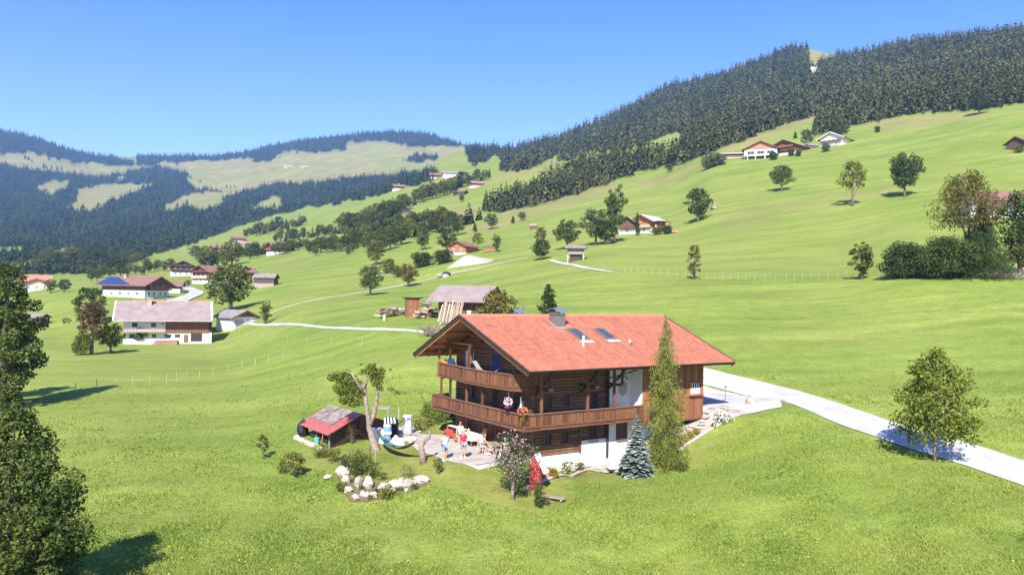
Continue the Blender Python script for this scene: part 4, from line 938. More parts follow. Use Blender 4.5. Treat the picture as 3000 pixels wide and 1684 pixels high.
def tile_mat():
    w = N('salmon_roof_tile'); t = w.n('ShaderNodeAttribute', attribute_name='tint').outputs['Fac']
    c = w.ramp(t, [(0, (.37, .115, .065)), (.5, (.44, .145, .08)), (.85, (.5, .175, .1)), (1, (.3, .1, .06))])
    n = w.noise(w.coord(), .6, 5, .65); c = w.mix(w.ramp(n, [(.4, 0.), (.75, .4)]), c, (.33, .15, .105))
    st = w.noise(w.coord(), 1.5, 4, .6, st=(1.6, .25, .25)); c = w.mix(1., c, w.ramp(st, [(.3, .84), (.7, 1.08)]), 'MULTIPLY')
    w.col(c); w.b.inputs['Roughness'].default_value = .8; return w.m
t_ = link('roof_tile', tiles(), roof); t_['kind'] = 'stuff'
TM = bpy.data.materials['salmon_roof_tile']
q = MB(); 
for k in range(6): pass
seg = []
nr = 48; L = (UR-UF)/nr
rm = MB().hexa([(-L/2, -.13, -.07), (-L/2, -.08, .045), (-L/2, 0, .085), (-L/2, .08, .045), (-L/2, .13, -.07)], [(L/2+.02, -.12, -.075), (L/2+.02, -.07, .03), (L/2+.02, 0, .07), (L/2+.02, .07, .03), (L/2+.02, .12, -.075)]).mesh('ridge_tile', MT['orangeroof'])
rm.materials[0] = mat_plain('ridge_tile_clay', (.5, .17, .1), .8, .2, 3)
for i in range(nr): link('ridge_tile', rm, roof, (UF+L*(i+.5), 0, RT+.02))
# bargeboards (front and rear), fascia and gutter
for s in (1, -1):
    for (ua, ub, nm) in ((UF, 0, 'f'), (UR, 18.68, 'r')):
        o = -.03 if nm == 'f' else .03
        A = (ua+o, 0, RT-.12); B = (ub+o, s*WE, RE-.12)
        MB().beam(A, B, .05, .22).build('bargeboard', MT['dark'], roof)
        o2 = .05 if nm == 'f' else -.05
        MB().beam((ua+o2, 0, RT-.28), (ub+o2, s*(WE-.1), RE-.26), .06, .17).build('bargeboard', MT['orange'], roof)
        MB().beam((ua+o*1.6, 0, RT+.02), (ub+o*1.6, s*WE, RE+.02), .11, .05).build('verge_flashing', MT['dark'], roof)
    MB().box(0, 18.68, s*WE-.03, s*WE+.01, RE-.2, RE-.03).build('fascia', MT['dark'], roof)
    g = MB(); y = s*(WE+.075)
    prof = [(math.cos(t)*.075, math.sin(t)*.075) for t in np.linspace(math.pi, 2*math.pi, 7)]+[(math.cos(t)*.062, math.sin(t)*.062+.004) for t in np.linspace(2*math.pi, math.pi, 7)]
    g.hexa([(0, y+a, RE-.04+b) for a, b in prof], [(18.7, y+a, RE-.04+b) for a, b in prof]); g.build('gutter', MT['dark'], roof)
MB().tube([(8.95, -WE-.07, RE-.1), (8.95, -WE-.05, RE-.25), (8.55, SF-.35, 4.9), (8.55, SF-.28, 4.6), (8.55, SF-.28, -.5)], .045, 6).build('downpipe', MT['dark'], chalet)
pm = {}
for v in (0, 2.55, 5.0, 6.55, -2.55, -5.0, -6.55):
    q = MB(); q.beam((UF*(1-abs(v)/WE)+.12, v, roofz(v)-.36), (U0+.1, v, roofz(v)-.36), .17, .22); q.build('purlin', MT['orange'], roof)
for s in (1, -1):
    for i in range(22):
        u = .35+i*(18/21.4); MB().beam((u, s*SF*-1*.98, roofz(4.8)-.24), (u, s*(WE-.12), RE-.17), .1, .13).build('rafter', MT['oldwood'], roof)
for v in (3.4, -3.4):
    MB().beam((GF-.05, v*1.45, 6.2), (.5, v*1.0, roofz(v)-.45), .12, .12).build('brace', MT['beam'], chalet)
MB().beam((GF, 1.2, 7.1), (.9, .1, 8.3), .11, .11).beam((GF, -1.6, 6.9), (.9, -2.3, 7.6), .11, .11).beam((1.3, 5.0, 6.62), (1.3, -4.9, 6.62), .12, .16).build('collar_beam', MT['beam'], chalet)
# chimneys, skylights, pipes
def chimney(u, v, zt, sx, sy, cap=True):
    c = MB().box(u-sx/2, u+sx/2, v-sy/2, v+sy/2, roofz(abs(v)+sy/2)-.3, zt); c = part(c, 'chimney', 'chim')
    MB().box(u-sx/2-.06, u+sx/2+.06, v-sy/2-.06, v+sy/2+.06, zt, zt+.07).build('chimney_lip', MT['chim'], c)
    MB().hexa([(u-sx/2-.18, v-sy/2-.3, roofz(abs(v)+sy/2+.3)+.02), (u+sx/2+.18, v-sy/2-.3, roofz(abs(v)+sy/2+.3)+.02), (u+sx/2+.18, v+sy/2+.1, roofz(abs(v)-sy/2-.1)+.03), (u-sx/2-.18, v+sy/2+.1, roofz(abs(v)-sy/2-.1)+.03)],
              [(u-sx/2-.18, v-sy/2-.3, roofz(abs(v)+sy/2+.3)+.05), (u+sx/2+.18, v-sy/2-.3, roofz(abs(v)+sy/2+.3)+.05), (u+sx/2+.18, v+sy/2+.1, roofz(abs(v)-sy/2-.1)+.06), (u-sx/2-.18, v+sy/2+.1, roofz(abs(v)-sy/2-.1)+.06)]).build('flashing', MT['mauveroof'], c) if v < 0 else None
    for a in (-1, 1):
        for b in (-1, 1): MB().box(u+a*sx*.4-.02, u+a*sx*.4+.02, v+b*sy*.4-.02, v+b*sy*.4+.02, zt+.07, zt+.24).build('cap_leg', MT['chim'], c)
    pr = [(math.cos(t)*(sy/2+.12), math.sin(t)*.26) for t in np.linspace(0, math.pi, 9)]; pi_ = [(a*.95, b*.92-.005) for a, b in pr[::-1]]; P = pr+pi_
    k = MB(); n_ = len(pr)
    for i in range(n_-1):
        a, b = pr[i], pr[i+1]; a2, b2 = pi_[n_-1-i], pi_[n_-2-i]
        k.hexa([(u-sx/2-.16, v+a[0], zt+.2+a[1]), (u-sx/2-.16, v+b[0], zt+.2+b[1]), (u-sx/2-.16, v+b2[0], zt+.2+b2[1]), (u-sx/2-.16, v+a2[0], zt+.2+a2[1])],
               [(u+sx/2+.16, v+a[0], zt+.2+a[1]), (u+sx/2+.16, v+b[0], zt+.2+b[1]), (u+sx/2+.16, v+b2[0], zt+.2+b2[1]), (u+sx/2+.16, v+a2[0], zt+.2+a2[1])])
    k.build('chimney_cap', MT['metal'], c); return c
chimney(6.85, -1.45, 9.2, .74, .95)
chimney(5.3, 1.5, 9.05, .6, .7)
MB().tube([(6.35, 2.2, 8.0), (6.35, 2.2, 9.75)], .1, 8).build('flue_pipe', MT['chim'], chalet)
for u, v0, v1 in ((7.4, -2.4, -3.95), (9.9, -2.42, -3.93)):
    h_ = .42; z = lambda v, d: roofz(v)+d
    P0 = [(u-h_, v1), (u+h_, v1), (u+h_, v0), (u-h_, v0)]
    f_ = MB()
    for a, b in (((u-h_, v0), (u-h_, v1)), ((u+h_, v0), (u+h_, v1)), ((u-h_, v0), (u+h_, v0)), ((u-h_, v1), (u+h_, v1))):
        f_.beam((a[0], a[1], z(a[1], .09)), (b[0], b[1], z(b[1], .09)), .1, .14)
    f_ = part(f_, 'skylight', 'chim')
    MB().hexa([(a, b, z(b, .04)) for a, b in P0], [(a, b, z(b, .1)) for a, b in P0]).build('pane', MT['skyglass'], f_)
    MB().beam((u, v0, z(v0, .115)), (u, v1, z(v1, .115)), .03, .02).build('glazing_bar', MT['chim'], f_) if u < 8 else None
    MB().hexa([(u-.6, v1-.38, z(v1-.38, .035)), (u+.6, v1-.38, z(v1-.38, .035)), (u+.6, v1-.06, z(v1-.06, .035)), (u-.6, v1-.06, z(v1-.06, .035))], [(u-.6, v1-.38, z(v1-.38, .05)), (u+.6, v1-.38, z(v1-.38, .05)), (u+.6, v1-.06, z(v1-.06, .05)), (u-.6, v1-.06, z(v1-.06, .05))]).build('apron_flashing', MT['paleroof'], f_)
v_ = part(MB().tube([(6.63, -4.74, roofz(4.74)-.1), (6.63, -4.74, roofz(4.74)+.62)], .065, 8), 'vent_pipe', 'white'); MB().tube([(6.63, -4.74, roofz(4.74)+.62), (6.63, -4.74, roofz(4.74)+.72)], .09, 8).build('vent_cap', MT['white'], v_)
v_ = part(MB().tube([(11.08, -4.53, roofz(4.53)-.05), (11.08, -4.53, roofz(4.53)+.28)], .07, 8), 'vent_pipe', 'white'); MB().box(-.12, .12, -.14, .14, 0, .07).build('vent_cap', MT['chim'], v_, (11.08, -4.6, roofz(4.6)+.02))
# small snow-guard studs low on the slope
sg = MB()
for r_ in range(2):
    for i in range(44): 
        u = .6+i*.41; v = -(6.35+r_*.45); sg.box(u-.012, u+.012, v-.03, v+.03, roofz(v)+.01, roofz(v)+.075)
sg = part(sg, 'snow_guard_stud', 'orangeroof', parent=roof); sg['kind'] = 'stuff'
# ------------------------------------------------------------ other buildings
def house(name, label, px, py, W, L, hw, hr, az, roof, lower, upper, split=.45, ov=1.0, ovg=1.0, win=(), balc=(), chim=(), cat='house', base=2.5, pos=None, shift=.5, roof_t=.18, group=None, wside=None, door=None, winmat='white', dz=0):
    """px,py: foot of the near wall centre. az: ridge direction in degrees to the right of the view. win: (face, t, z, w, h)"""
    x, y, z = pos or hit(px, py); a = rad(az)
    dx, dy = math.sin(a), math.cos(a)
    dep = (abs(dy)*L+abs(dx)*W)/2*shift*2 if shift else 0
    va = math.atan2(x, y); x += math.sin(va)*dep; y += math.cos(va)*dep; z += dz
    e = empty(name, (x, y, z), math.pi/2-a, label, cat, group)
    hx, hy = L/2, W/2; zs = hw*split
    m = MB().box(-hx, hx, -hy, hy, -base, zs); m.build('lower_wall', MT[lower], e)
    m = MB().box(-hx-.03, hx+.03, -hy-.03, hy+.03, zs, hw)
    m.hexa([(-hx-.03, -hy-.03, hw), (-hx-.03, hy+.03, hw), (-hx-.03, 0, hr-.05)], [(hx+.03, -hy-.03, hw), (hx+.03, hy+.03, hw), (hx+.03, 0, hr-.05)])
    m.build('upper_wall', MT[upper], e)
    sl = (hr-hw)/hy; R = MB()
    for s in (1, -1):
        A = [(-hx-ovg, 0, hr), (hx+ovg, 0, hr), (hx+ovg, s*(hy+ov), hr-sl*(hy+ov)), (-hx-ovg, s*(hy+ov), hr-sl*(hy+ov))]
        if s > 0: A = A[::-1]
        R.hexa([(p, q, r+.02) for p, q, r in A], [(p, q, r+.02+roof_t) for p, q, r in A])
    R = R.build('roof', MT[roof], e)
    bb = MB()
    for sx in (-1, 1):
        for s in (1, -1): bb.beam((sx*(hx+ovg+.03), 0, hr+.02), (sx*(hx+ovg+.03), s*(hy+ov+.05), hr-sl*(hy+ov+.05)+.02), .08, .3)
    bb.build('bargeboard', MT['beam'] if upper != 'plaster' else MT['white'], e)
    wm = {}
    for w_ in win:
        face, t, zc_, ww, wh = w_[:5]; k = (ww, wh)
        if k not in wm:
            q = MB(); q.cur = 0
            for b_ in ((-ww/2-.08, ww/2+.08, 0, .12, -.08, 0), (-ww/2-.08, ww/2+.08, 0, .12, wh, wh+.08), (-ww/2-.08, -ww/2, 0, .12, 0, wh), (ww/2, ww/2+.08, 0, .12, 0, wh), (-.03, .03, .02, .1, 0, wh)): q.box(*b_)
            q.cur = 1; q.box(-ww/2, ww/2, .01, .06, 0, wh); wm[k] = q.mesh('window', [MT[w_[5] if len(w_) > 5 else winmat], MT['glass']])
        if face == 'g': loc, rz = (-hx-.14 if 0 else -hx-.02, -t, zc_), math.pi/2
        elif face == 'r': loc, rz = (t, -hy-.02, zc_), math.pi
        elif face == 'l': loc, rz = (t, hy+.02, zc_), 0
        link('window', wm[k], e, loc, (0, 0, rz))
    for (face, t0, t1, z0, mt) in balc:
        q = MB()
        if face == 'g': q.box(-hx-1.1, -hx, -t1, -t0, z0-.12, z0); q.box(-hx-1.14, -hx-1.06, -t1, -t0, z0-.1, z0+.95)
        if face == 'r': q.box(t0, t1, -hy-1.1, -hy, z0-.12, z0); q.box(t0, t1, -hy-1.14, -hy-1.06, z0-.1, z0+.95)
        if face == 'l': q.box(t0, t1, hy, hy+1.1, z0-.12, z0); q.box(t0, t1, hy+1.06, hy+1.14, z0-.1, z0+.95)
        b_ = q.build('balcony', MT[mt], e)
    for (cx, cy, ch, cs) in chim:
        q = MB().box(cx-cs/2, cx+cs/2, cy-cs/2, cy+cs/2, hr-sl*abs(cy)-.6, hr+ch); q = q.build('chimney', MT['stone'], R)
        MB().box(cx-cs*.7, cx+cs*.7, cy-cs*.7, cy+cs*.7, hr+ch, hr+ch+.12).build('chimney_cap', MT['metal'], q)
    return e
gw = lambda ts, z, w=.8, h=1.0: [('g', t, z, w, h) for t in ts]
rw = lambda ts, z, w=.8, h=1.0: [('r', t, z, w, h) for t in ts]
# long farmhouse left: white house part and boarded barn part
x, y, z = hit(478, 1008); 
FH = empty('farmhouse', (x, y, z), rad(22), 'long white farmhouse with a brown boarded barn half and mauve grey roof', 'farmhouse')
_q = lambda px, py: ((px-478)/FPX*y/1.09, -(py-1008)/FPX*y)
fw = lambda x0, x1, z0, z1, y0=0., y1=.2: (x0, x1, y0, y1, z0, z1)
x0, x1 = _q(362, 0)[0], _q(622, 0)[0]; xm = _q(484, 0)[0]; EV = _q(0, 940)[1]; GB = 9.5
MB().box(x0, x1, .2, GB, -2.5, EV+.4).hexa([(x0, .2, EV+.3), (x0, GB, EV+.3), (x0, GB/2, EV+2.2)], [(x1, .2, EV+.3), (x1, GB, EV+.3), (x1, GB/2, EV+2.2)]).build('wall', MT['plaster'], FH)
ra = _q(388, 0)[0]
rf = MB(); xl, xr = _q(334, 0)[0], _q(621, 0)[0]; rz_ = _q(0, 888)[1]*1.03-.15
for s, ye in ((1, -1.6), (-1, GB+1.4)):
    A = [(xl, ye, EV), (xr, ye, EV), (xr, GB/2, rz_), (xl, GB/2, rz_)]
    if s < 0: A = A[::-1]
    rf.hexa(A, [(a, b, c+.2) for a, b, c in A])
rf = rf.build('roof', MT['mauveroof'], FH)
for xx in (xl, xr):
    MB().beam((xx, -1.65, EV+.12), (xx, GB/2, rz_+.15), .22, .22).build('bargeboard', MT['white'], FH)
MB().box(xl, xr, -1.75, -1.62, EV-.05, EV+.1).build('gutter', MT['paleroof'], FH)
nb_ = 34; bw = (x1-.6-xm)/nb_; z0b, z1b = _q(0, 974)[1], EV-.1
me = MB().box(-bw/2+.015, bw/2-.015, -.05, .02, z0b, z1b).mesh('barn_board', MT['brownboard'])
MB().box(xm, x1-.6, .02, .2, z0b, z1b).build('board_backing', MT['dark'], FH)
for i in range(nb_): link('barn_board', me, FH, (xm+bw*(i+.5), 0, rh.uniform(-.02, .02)))
MB().box(x1-.6, x1+.05, .1, 3.0, z0b, EV+.2).build('dark_side_panel', MT['dark'], FH)
def fwin(xa, xb, za, zb, mt='frame', nm='window'):
    a, b = _q(xa, za); c, d = _q(xb, zb); f_ = MB().box(a-.06, c+.06, .1, .19, d-.06, b+.06).build(nm, MT[mt], FH); MB().box(a, c, .085, .1, d, b).build('pane', MT['glass'] if nm == 'window' else MT[mt], f_)
for a in ((387, 402, 946, 958), (441, 456, 946, 958), (472, 478, 947, 951)): fwin(*a, 'teal' if 0 else 'white')
for a in ((380, 392, 980, 989), (410, 420, 980, 989), (446, 456, 980, 987), (483, 500, 980, 987), (512, 526, 980, 987)): fwin(*a)
fwin(539, 551, 981, 1002, 'rail', 'door'); fwin(560, 592, 977, 999, 'dark', 'barn_opening')
a, b = _q(346, 0)[0], xm
m = MB().box(a, b, -1.2, .2, _q(0, 971)[1]-.12, _q(0, 971)[1]).box(a, b, -1.24, -1.16, _q(0, 971)[1], _q(0, 963)[1])
m.build('balcony', MT['palewood'], FH)
for i in range(16): MB().box(-.06, .06, -1.27, -1.245, 0, .6).build('balcony_picket', MT['grey'], FH, (a+(b-a)*(i+.5)/16, 0, _q(0, 971)[1]))
q = MB().box(*_q(430, 0)[:1], _q(440, 0)[0], 3.2, 4.2, rz_-1, rz_+.75).build('chimney', MT['stone'], FH); MB().box(_q(426, 0)[0], _q(444, 0)[0], 3.0, 4.4, rz_+.75, rz_+.9).build('chimney_cap', MT['paleroof'], q)
# grass-brown woodpile under the farmhouse
wx, wy, wz = x+_q(500, 0)[0], y-.9, z
tag(MB().hexa([(-3.2, -.6, -.6), (2.2, -.6, -.6), (2.2, .6, -.6), (-3.2, .6, -.6)], [(-2.6, -.3, .75), (1.9, -.3, .85), (1.9, .5, .9), (-2.6, .5, .8)]).build('firewood_pile', MT['brownroof'], None, (wx, wy, wz)), 'reddish stacked heap against the white barn wall of the long farmhouse', 'wood pile')
house('farmhouse', 'house behind the long farmhouse of which only the pale red roof shows', 475, 985, 9, 14.5, 5.6, 8.3, 68, 'orangeroof', 'plaster', 'plaster', pos=(x-5.5, y+17.5, z+.15), shift=0, chim=((-1, 0, .55, .6), (2.7, 0, .55, .6)), win=rw([-4, 0, 4], 3.5))
house('garage', 'low white garage with grey hipped roof right of the long farmhouse', 693, 962, 6.2, 7.0, 2.6, 4.0, 28-35, 'greyroof', 'plaster', 'oldwood', split=1.0, ov=.7, ovg=1.0, cat='garage', win=[('l', -2.2, 1.2, .5, .8), ('l', -1.2, 1.2, .5, .8)], shift=.5)
# garage doors as parts on the last house
def add_gable_panels(e, L, ts, w, h, mt, name):
    for t in ts: MB().box(-.06, .0, -w/2, w/2, 0, h).build(name, MT[mt], e, (-L/2, -t, .05))
add_gable_panels(bpy.data.objects['garage'], 7.0, (-1.45, 1.45), 2.3, 2.1, 'paleroof', 'garage_door')
bpy.data.objects['garage'].rotation_euler[2] = math.pi/2-rad(-50)
# village
house('farmhouse', 'village farmhouse with blue solar panels on the left roof slope', 395, 872, 15, 17, 4.6, 7.6, 62-35, 'brownroof', 'plaster', 'oldwood', .55, 1.6, 1.8, win=gw([-4, -1.5, 1.5, 4], .8)+gw([-3, 0, 3], 3.2), balc=[('g', -5, 5, 2.8, 'board')], chim=((3, 1, .6, .9),), name_='') if 0 else None
e = house('farmhouse', 'village farmhouse with blue solar panels on the left roof slope', 398, 872, 12, 15, 4.2, 6.6, -78, 'brownroof', 'plaster', 'oldwood', .55, 1.6, 1.6, win=[(f, t, zz, .8, 1.) for f in 'l' for t in (-5, -2, 1, 4) for zz in (.8,)]+gw([-4, -1.5, 1.5, 4], .8)+gw([-3, 0, 3], 3.0), balc=[('g', -5, 5, 2.6, 'board')], chim=((3, 1, .7, .9),))
sl_ = (6.6-4.2)/6
MB().hexa([(5.5, 1.2, 6.6-sl_*1.2+.24), (8.9, 1.2, 6.6-sl_*1.2+.24), (8.9, 7.3, 6.6-sl_*7.3+.24), (-3.5, 7.3, 6.6-sl_*7.3+.24)], [(5.5, 1.2, 6.6-sl_*1.2+.3), (8.9, 1.2, 6.6-sl_*1.2+.3), (8.9, 7.3, 6.6-sl_*7.3+.3), (-3.5, 7.3, 6.6-sl_*7.3+.3)]).build('solar_panel', MT['bluepanel'], e)
house('shed', 'brown-roofed annexe with a veranda right of the blue-panelled farmhouse', 495, 858, 6, 8, 2.6, 4.0, 75, 'brownroof', 'plaster', 'oldwood', .6, .9, .9, cat='shed', win=rw([-2, 1], .8))
house('chalet', 'dark village chalet with a white front and dark gable in the middle of the village', 540, 808, 13, 13, 5.2, 8.2, -18, 'greyroof', 'plaster', 'oldwood', .4, 1.5, 1.4, win=gw([-4, -1.5, 1.5, 4], .7)+gw([-4, -1.5, 1.5, 4], 3.2), balc=[('g', -6, 6, 2.8, 'dark'), ('g', -4.5, 4.5, 5.2, 'dark')], cat='chalet')
house('chalet', 'red-brown village chalet with striped white balconies', 634, 831, 11, 17, 5.4, 8, 30, 'brownroof', 'plaster', 'board', .35, 1.3, 1.4, win=gw([-3, 0, 3], .8)+gw([-3, 0, 3], 3.0), balc=[('g', -5, 5, 2.4, 'pinkplaster'), ('g', -5, 5, 4.9, 'board')], chim=((2, 0, .7, .8),), cat='chalet')
house('shed', 'small brown shed right of the red-brown village chalet', 722, 818, 7, 7, 3.4, 5.2, 40, 'brownroof', 'oldwood', 'oldwood', .5, .8, .8, cat='shed')
house('house', 'low house with pale orange double roof at the far left', 112, 850, 12, 14, 2.6, 5.0, -25, 'orangeroof', 'plaster', 'pinkplaster', .6, 1.4, 1.2, win=gw([-3, 0, 3], .7))
house('house', 'second pale orange roof rising behind the low house at the far left', 88, 842, 12, 16, 3.4, 6.0, 60, 'orangeroof', 'plaster', 'plaster', .6, 1.2, 1.2)
house('hut', 'small dark open-fronted field hut near the left edge', 110, 957, 4.0, 3.6, 2.3, 3.0, 90, 'greyroof', 'oldwood', 'oldwood', .5, .3, .3, cat='hut')
house('hut', 'weathered grey field barn with a flat gable roof below the village slope', 779, 841, 5.2, 7, 3.4, 4.6, 90, 'greyroof', 'grey', 'oldwood', .4, .5, .5, cat='barn')
house('house', 'small dark timber house of the hamlet above the village, left one', 636, 738, 9, 10, 4, 6, 55, 'brownroof', 'plaster', 'oldwood', .3, 1, 1, balc=[('g', -4, 4, 2.2, 'redpaint')])
house('house', 'hamlet house with a purple-grey roof, the upper one', 700, 711, 9, 12, 4.5, 6.5, 62, 'brownroof', 'plaster', 'oldwood', .4, 1, 1, win=rw([-3, 0, 3], 2.5))
house('house', 'white-walled hamlet house with a reddish roof below the upper one', 728, 728, 10, 13, 4, 6, 60, 'orangeroof', 'plaster', 'plaster', .5, 1, 1, win=rw([-4, 0, 4], 1.5))
house('chalet', 'dark chalet with a white base at the end of the hedgerow', 822, 743, 11, 15, 5, 7.5, 50, 'brownroof', 'plaster', 'oldwood', .35, 1.2, 1.2, balc=[('g', -5, 5, 2.5, 'redpaint')], cat='chalet')
house('house', 'dark little farmhouse at the forest edge, lowest of the ridge farms', 1168, 556, 12, 14, 4.5, 7.5, 70, 'brownroof', 'plaster', 'oldwood', .4, 1.2, 1.2, chim=((0, 0, 1.5, .9),))
house('house', 'small reddish farmhouse left of the long ridge farm', 1276, 523, 12, 14, 4.5, 7.5, 80, 'brownroof', 'plaster', 'oldwood', .3, 1.2, 1.2)
house('farmhouse', 'long low ridge farm with a pale roof and white walls', 1330, 517, 13, 26, 4.5, 7.5, 80, 'greyroof', 'plaster', 'plaster', .5, 1.5, 1.5, win=rw([-8, -3, 3, 8], 1.4, 1.5, 1.5))
house('hut', 'red-walled hillside hut with a pale roof', 1399, 548, 9, 14, 4.2, 6.2, 65, 'greyroof', 'plaster', 'redpaint', .35, 1.2, 1.4, cat='hut')
house('hut', 'dark hillside hut below the red-walled one', 1349, 573, 8, 10, 3.6, 5.4, 110, 'dark' if 0 else 'brownroof', 'oldwood', 'oldwood', .3, .8, .8, cat='hut')
house('hut', 'small dark shelter at the end of the far track', 1190, 626, 4, 5, 2, 3, 80, 'dark', 'oldwood', 'oldwood', .5, .4, .4, cat='hut')
house('house', 'pale alpine farm buildings strung along the far pasture, left one', 845, 491, 12, 30, 4, 7, 85, 'paleroof', 'pinkplaster', 'pinkplaster', .5, 2, 2)
house('house', 'pale alpine farm building on the far pasture, right one', 893, 493, 12, 22, 4, 7, 80, 'paleroof', 'pinkplaster', 'oldwood', .5, 2, 2)
house('house', 'low dwelling with an orange wooden front behind the gravel mound', 1357, 745, 7, 9, 3.2, 4.8, 25, 'brownroof', 'plaster', 'orange', .2, .8, .9, win=gw([-1.5, 1.5], 1))
e = empty('wooden_rack', (lambda q: (q[0], q[1]+1, q[2]))(hit(1432, 740)), rad(-10), 'open reddish timber rack with a small roof right of the orange-fronted dwelling', 'rack')
for i in range(7): MB().box(-.05, .05, -.05, .05, 0, 2.2).build('post', MT['redpaint'], e, (-2+i*.68, 0, 0))
for zz in (.5, 1.2, 1.9): MB().box(-2.1, 2.2, -.08, .08, zz, zz+.12).build('rail', MT['redpaint'], e)
MB().hexa([(-2.4, -.9, 2.2), (2.4, -.9, 2.2), (2.4, 1.6, 2.7), (-2.4, 1.6, 2.7)], [(-2.4, -.9, 2.3), (2.4, -.9, 2.3), (2.4, 1.6, 2.8), (-2.4, 1.6, 2.8)]).build('roof', MT['brownroof'], e)
house('hut', 'tiny dark hut on poles on the hill above the single trees', 1562, 672, 2.4, 2.8, 1.8, 2.4, 95, 'grey', 'oldwood', 'oldwood', .5, .4, .4, cat='hut')
# raised hut on legs
x, y, z = hit(1690, 764); e = empty('hut', (x, y+2, z), rad(-8), 'raised log hut with an overhanging grey roof beside the white track', 'hut')
for i in range(8):
    MB().box(-2.1, 2.1, -1.8, -1.6, 1.6+i*.2, 1.78+i*.2).build('log', MT['grey'], e)
    MB().box(-2.1, -1.9, -1.8, 1.8, 1.6+i*.2, 1.78+i*.2).build('log', MT['grey'], e)
MB().box(-1.9, 1.9, -1.6, 1.8, 1.6, 3.3).box(-1.5, 1.4, -1.2, 1.6, -.5, 1.6).build('dark_wall', MT['dark'], e)
for xx in (-2, 1.9): MB().box(xx-.15, xx+.15, -1.8, -1.5, -.8, 1.6).build('stone_leg', MT['stone'], e)
MB().hexa([(-2.7, -2.7, 3.1), (2.6, -2.7, 3.1), (2.6, .2, 3.9), (-2.7, .2, 3.9)], [(-2.7, -2.7, 3.22), (2.6, -2.7, 3.22), (2.6, .2, 4.02), (-2.7, .2, 4.02)]).hexa([(-2.7, .2, 3.9), (2.6, .2, 3.9), (2.6, 2.4, 3.2), (-2.7, 2.4, 3.2)], [(-2.7, .2, 4.02), (2.6, .2, 4.02), (2.6, 2.4, 3.32), (-2.7, 2.4, 3.32)]).build('roof', MT['greyroof'], e)
for i in range(4):
    a_, b_ = 1640+i*12, 758+i*3; px_, py_ = (1640, 752) if i == 0 else (a_, b_)
# brown hillside house with deck
e = house('house', 'brown hillside house with orange boarding, a pale roof and a deck', 1900, 683, 8, 9, 4.6, 6.6, 42, 'paleroof', 'plaster', 'orange', .38, 1.2, 1.5, win=gw([-2, 2], 3)+gw([-2, 1], .7), balc=[('g', -4, 4, 2.1, 'palewood'), ('r', -4, 4, 2.1, 'palewood')])
MB().box(-4, 2.5, -7.4, -4, 4.1, 4.25).box(-3.9, -3.7, -7.3, -7.1, 0, 4.1).box(2.1, 2.3, -7.3, -7.1, 0, 4.1).box(-4, 2.5, -7.4, -4.1, 1.8, 2.0).build('deck', MT['beam'], e)
e = house('house', 'dark-gabled wing at the left of the brown hillside house', 1842, 686, 6.0, 6, 4.2, 6.2, 20, 'paleroof', 'plaster', 'oldwood', .45, .9, 1.2, win=gw([0], .7), balc=[('g', -2.6, 2.6, 2.1, 'board')])
tag(MB().box(-1.1, 1.1, -.6, .6, .2, 1.0).box(-1.2, 1.2, -.7, .7, 1.0, 1.12).box(-1, -.8, -.5, .5, 0, .2).box(.8, 1, -.5, .5, 0, .2).build('trailer', MT['orangeroof'], None, (lambda q: q)(hit(1975, 683)), (0, 0, .2)), 'small boxy trailer with a reddish cover beside the brown hillside house', 'trailer')
tag(MB().box(-1.2, 1.2, -1.2, 1.2, 0, .9).hexa([(-1.5, -1.5, 1.6), (1.5, -1.5, 1.6), (1.5, 1.5, 2.2), (-1.5, 1.5, 2.2)], [(-1.5, -1.5, 1.7), (1.5, -1.5, 1.7), (1.5, 1.5, 2.3), (-1.5, 1.5, 2.3)]).box(.9, 1.1, -1.2, -1, 0, 1.7).box(-1.1, -.9, -1.2, -1, 0, 1.7).build('shelter', MT['grey'], None, hit(2092, 612)), 'tiny grey shelter with a slanted roof right of the round green hill tree', 'shelter')
# hill farm
e = house('farmhouse', 'white-walled hill farm with a big orange boarded gable and three wide windows', 2235, 466, 18, 22, 6.6, 10.6, 24, 'brownroof', 'plaster', 'orangeroof', .9, 1.6, 1.4, win=[('g', t, 3.4, 3.8, 1.7) for t in (-5.4, 0, 5.4)])
for t in (-7, -2.6, 2.6, 7): MB().box(-12.6, -12.2, -t-.2, -t+.2, -2.5, 2.2).build('pillar', MT['white'], e)
MB().box(-12.7, -11, -9.2, 9.2, 2.2, 2.6).build('terrace_slab', MT['white'], e)
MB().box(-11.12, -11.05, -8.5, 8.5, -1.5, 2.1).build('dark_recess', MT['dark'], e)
house('farmhouse', 'red-brown timber wing with balconies joined to the right of the hill farm', 2318, 452, 14, 16, 6, 8.8, 48, 'paleroof', 'plaster', 'brownboard', .3, 1.4, 1.6, balc=[('g', -6, 6, 2.6, 'board'), ('g', -6, 6, 4.6, 'board')], win=gw([-4, 0, 4], 3.0))
house('shed', 'low dark shed with a pale flat roof left of the hill farm', 2150, 464, 8, 16, 3, 4, 100, 'paleroof', 'pinkplaster', 'oldwood', .3, 1, 1, cat='shed')
house('shed', 'little shed at the right end of the hill farm', 2378, 436, 4, 6, 2, 3, 80, 'greyroof', 'oldwood', 'oldwood', .3, .5, .5, cat='shed')
e = house('chalet', 'dark-roofed chalet with blue roof panels and a white front high on the hill', 2450, 426, 13, 14, 5, 8, 45, 'brownroof', 'plaster', 'plaster', .5, 1.6, 1.6, win=gw([-4, -1.3, 1.3, 4], 3.2)+gw([-3, 3], .8), balc=[('g', -6, 6, 2.6, 'oldwood')], cat='chalet')
MB().hexa([(-5, 2, 7.35), (5, 2, 7.35), (5, 6.5, 5.25), (-5, 6.5, 5.25)], [(-5, 2, 7.55), (5, 2, 7.55), (5, 6.5, 5.45), (-5, 6.5, 5.45)]).build('solar_panel', MT['bluepanel'], e)
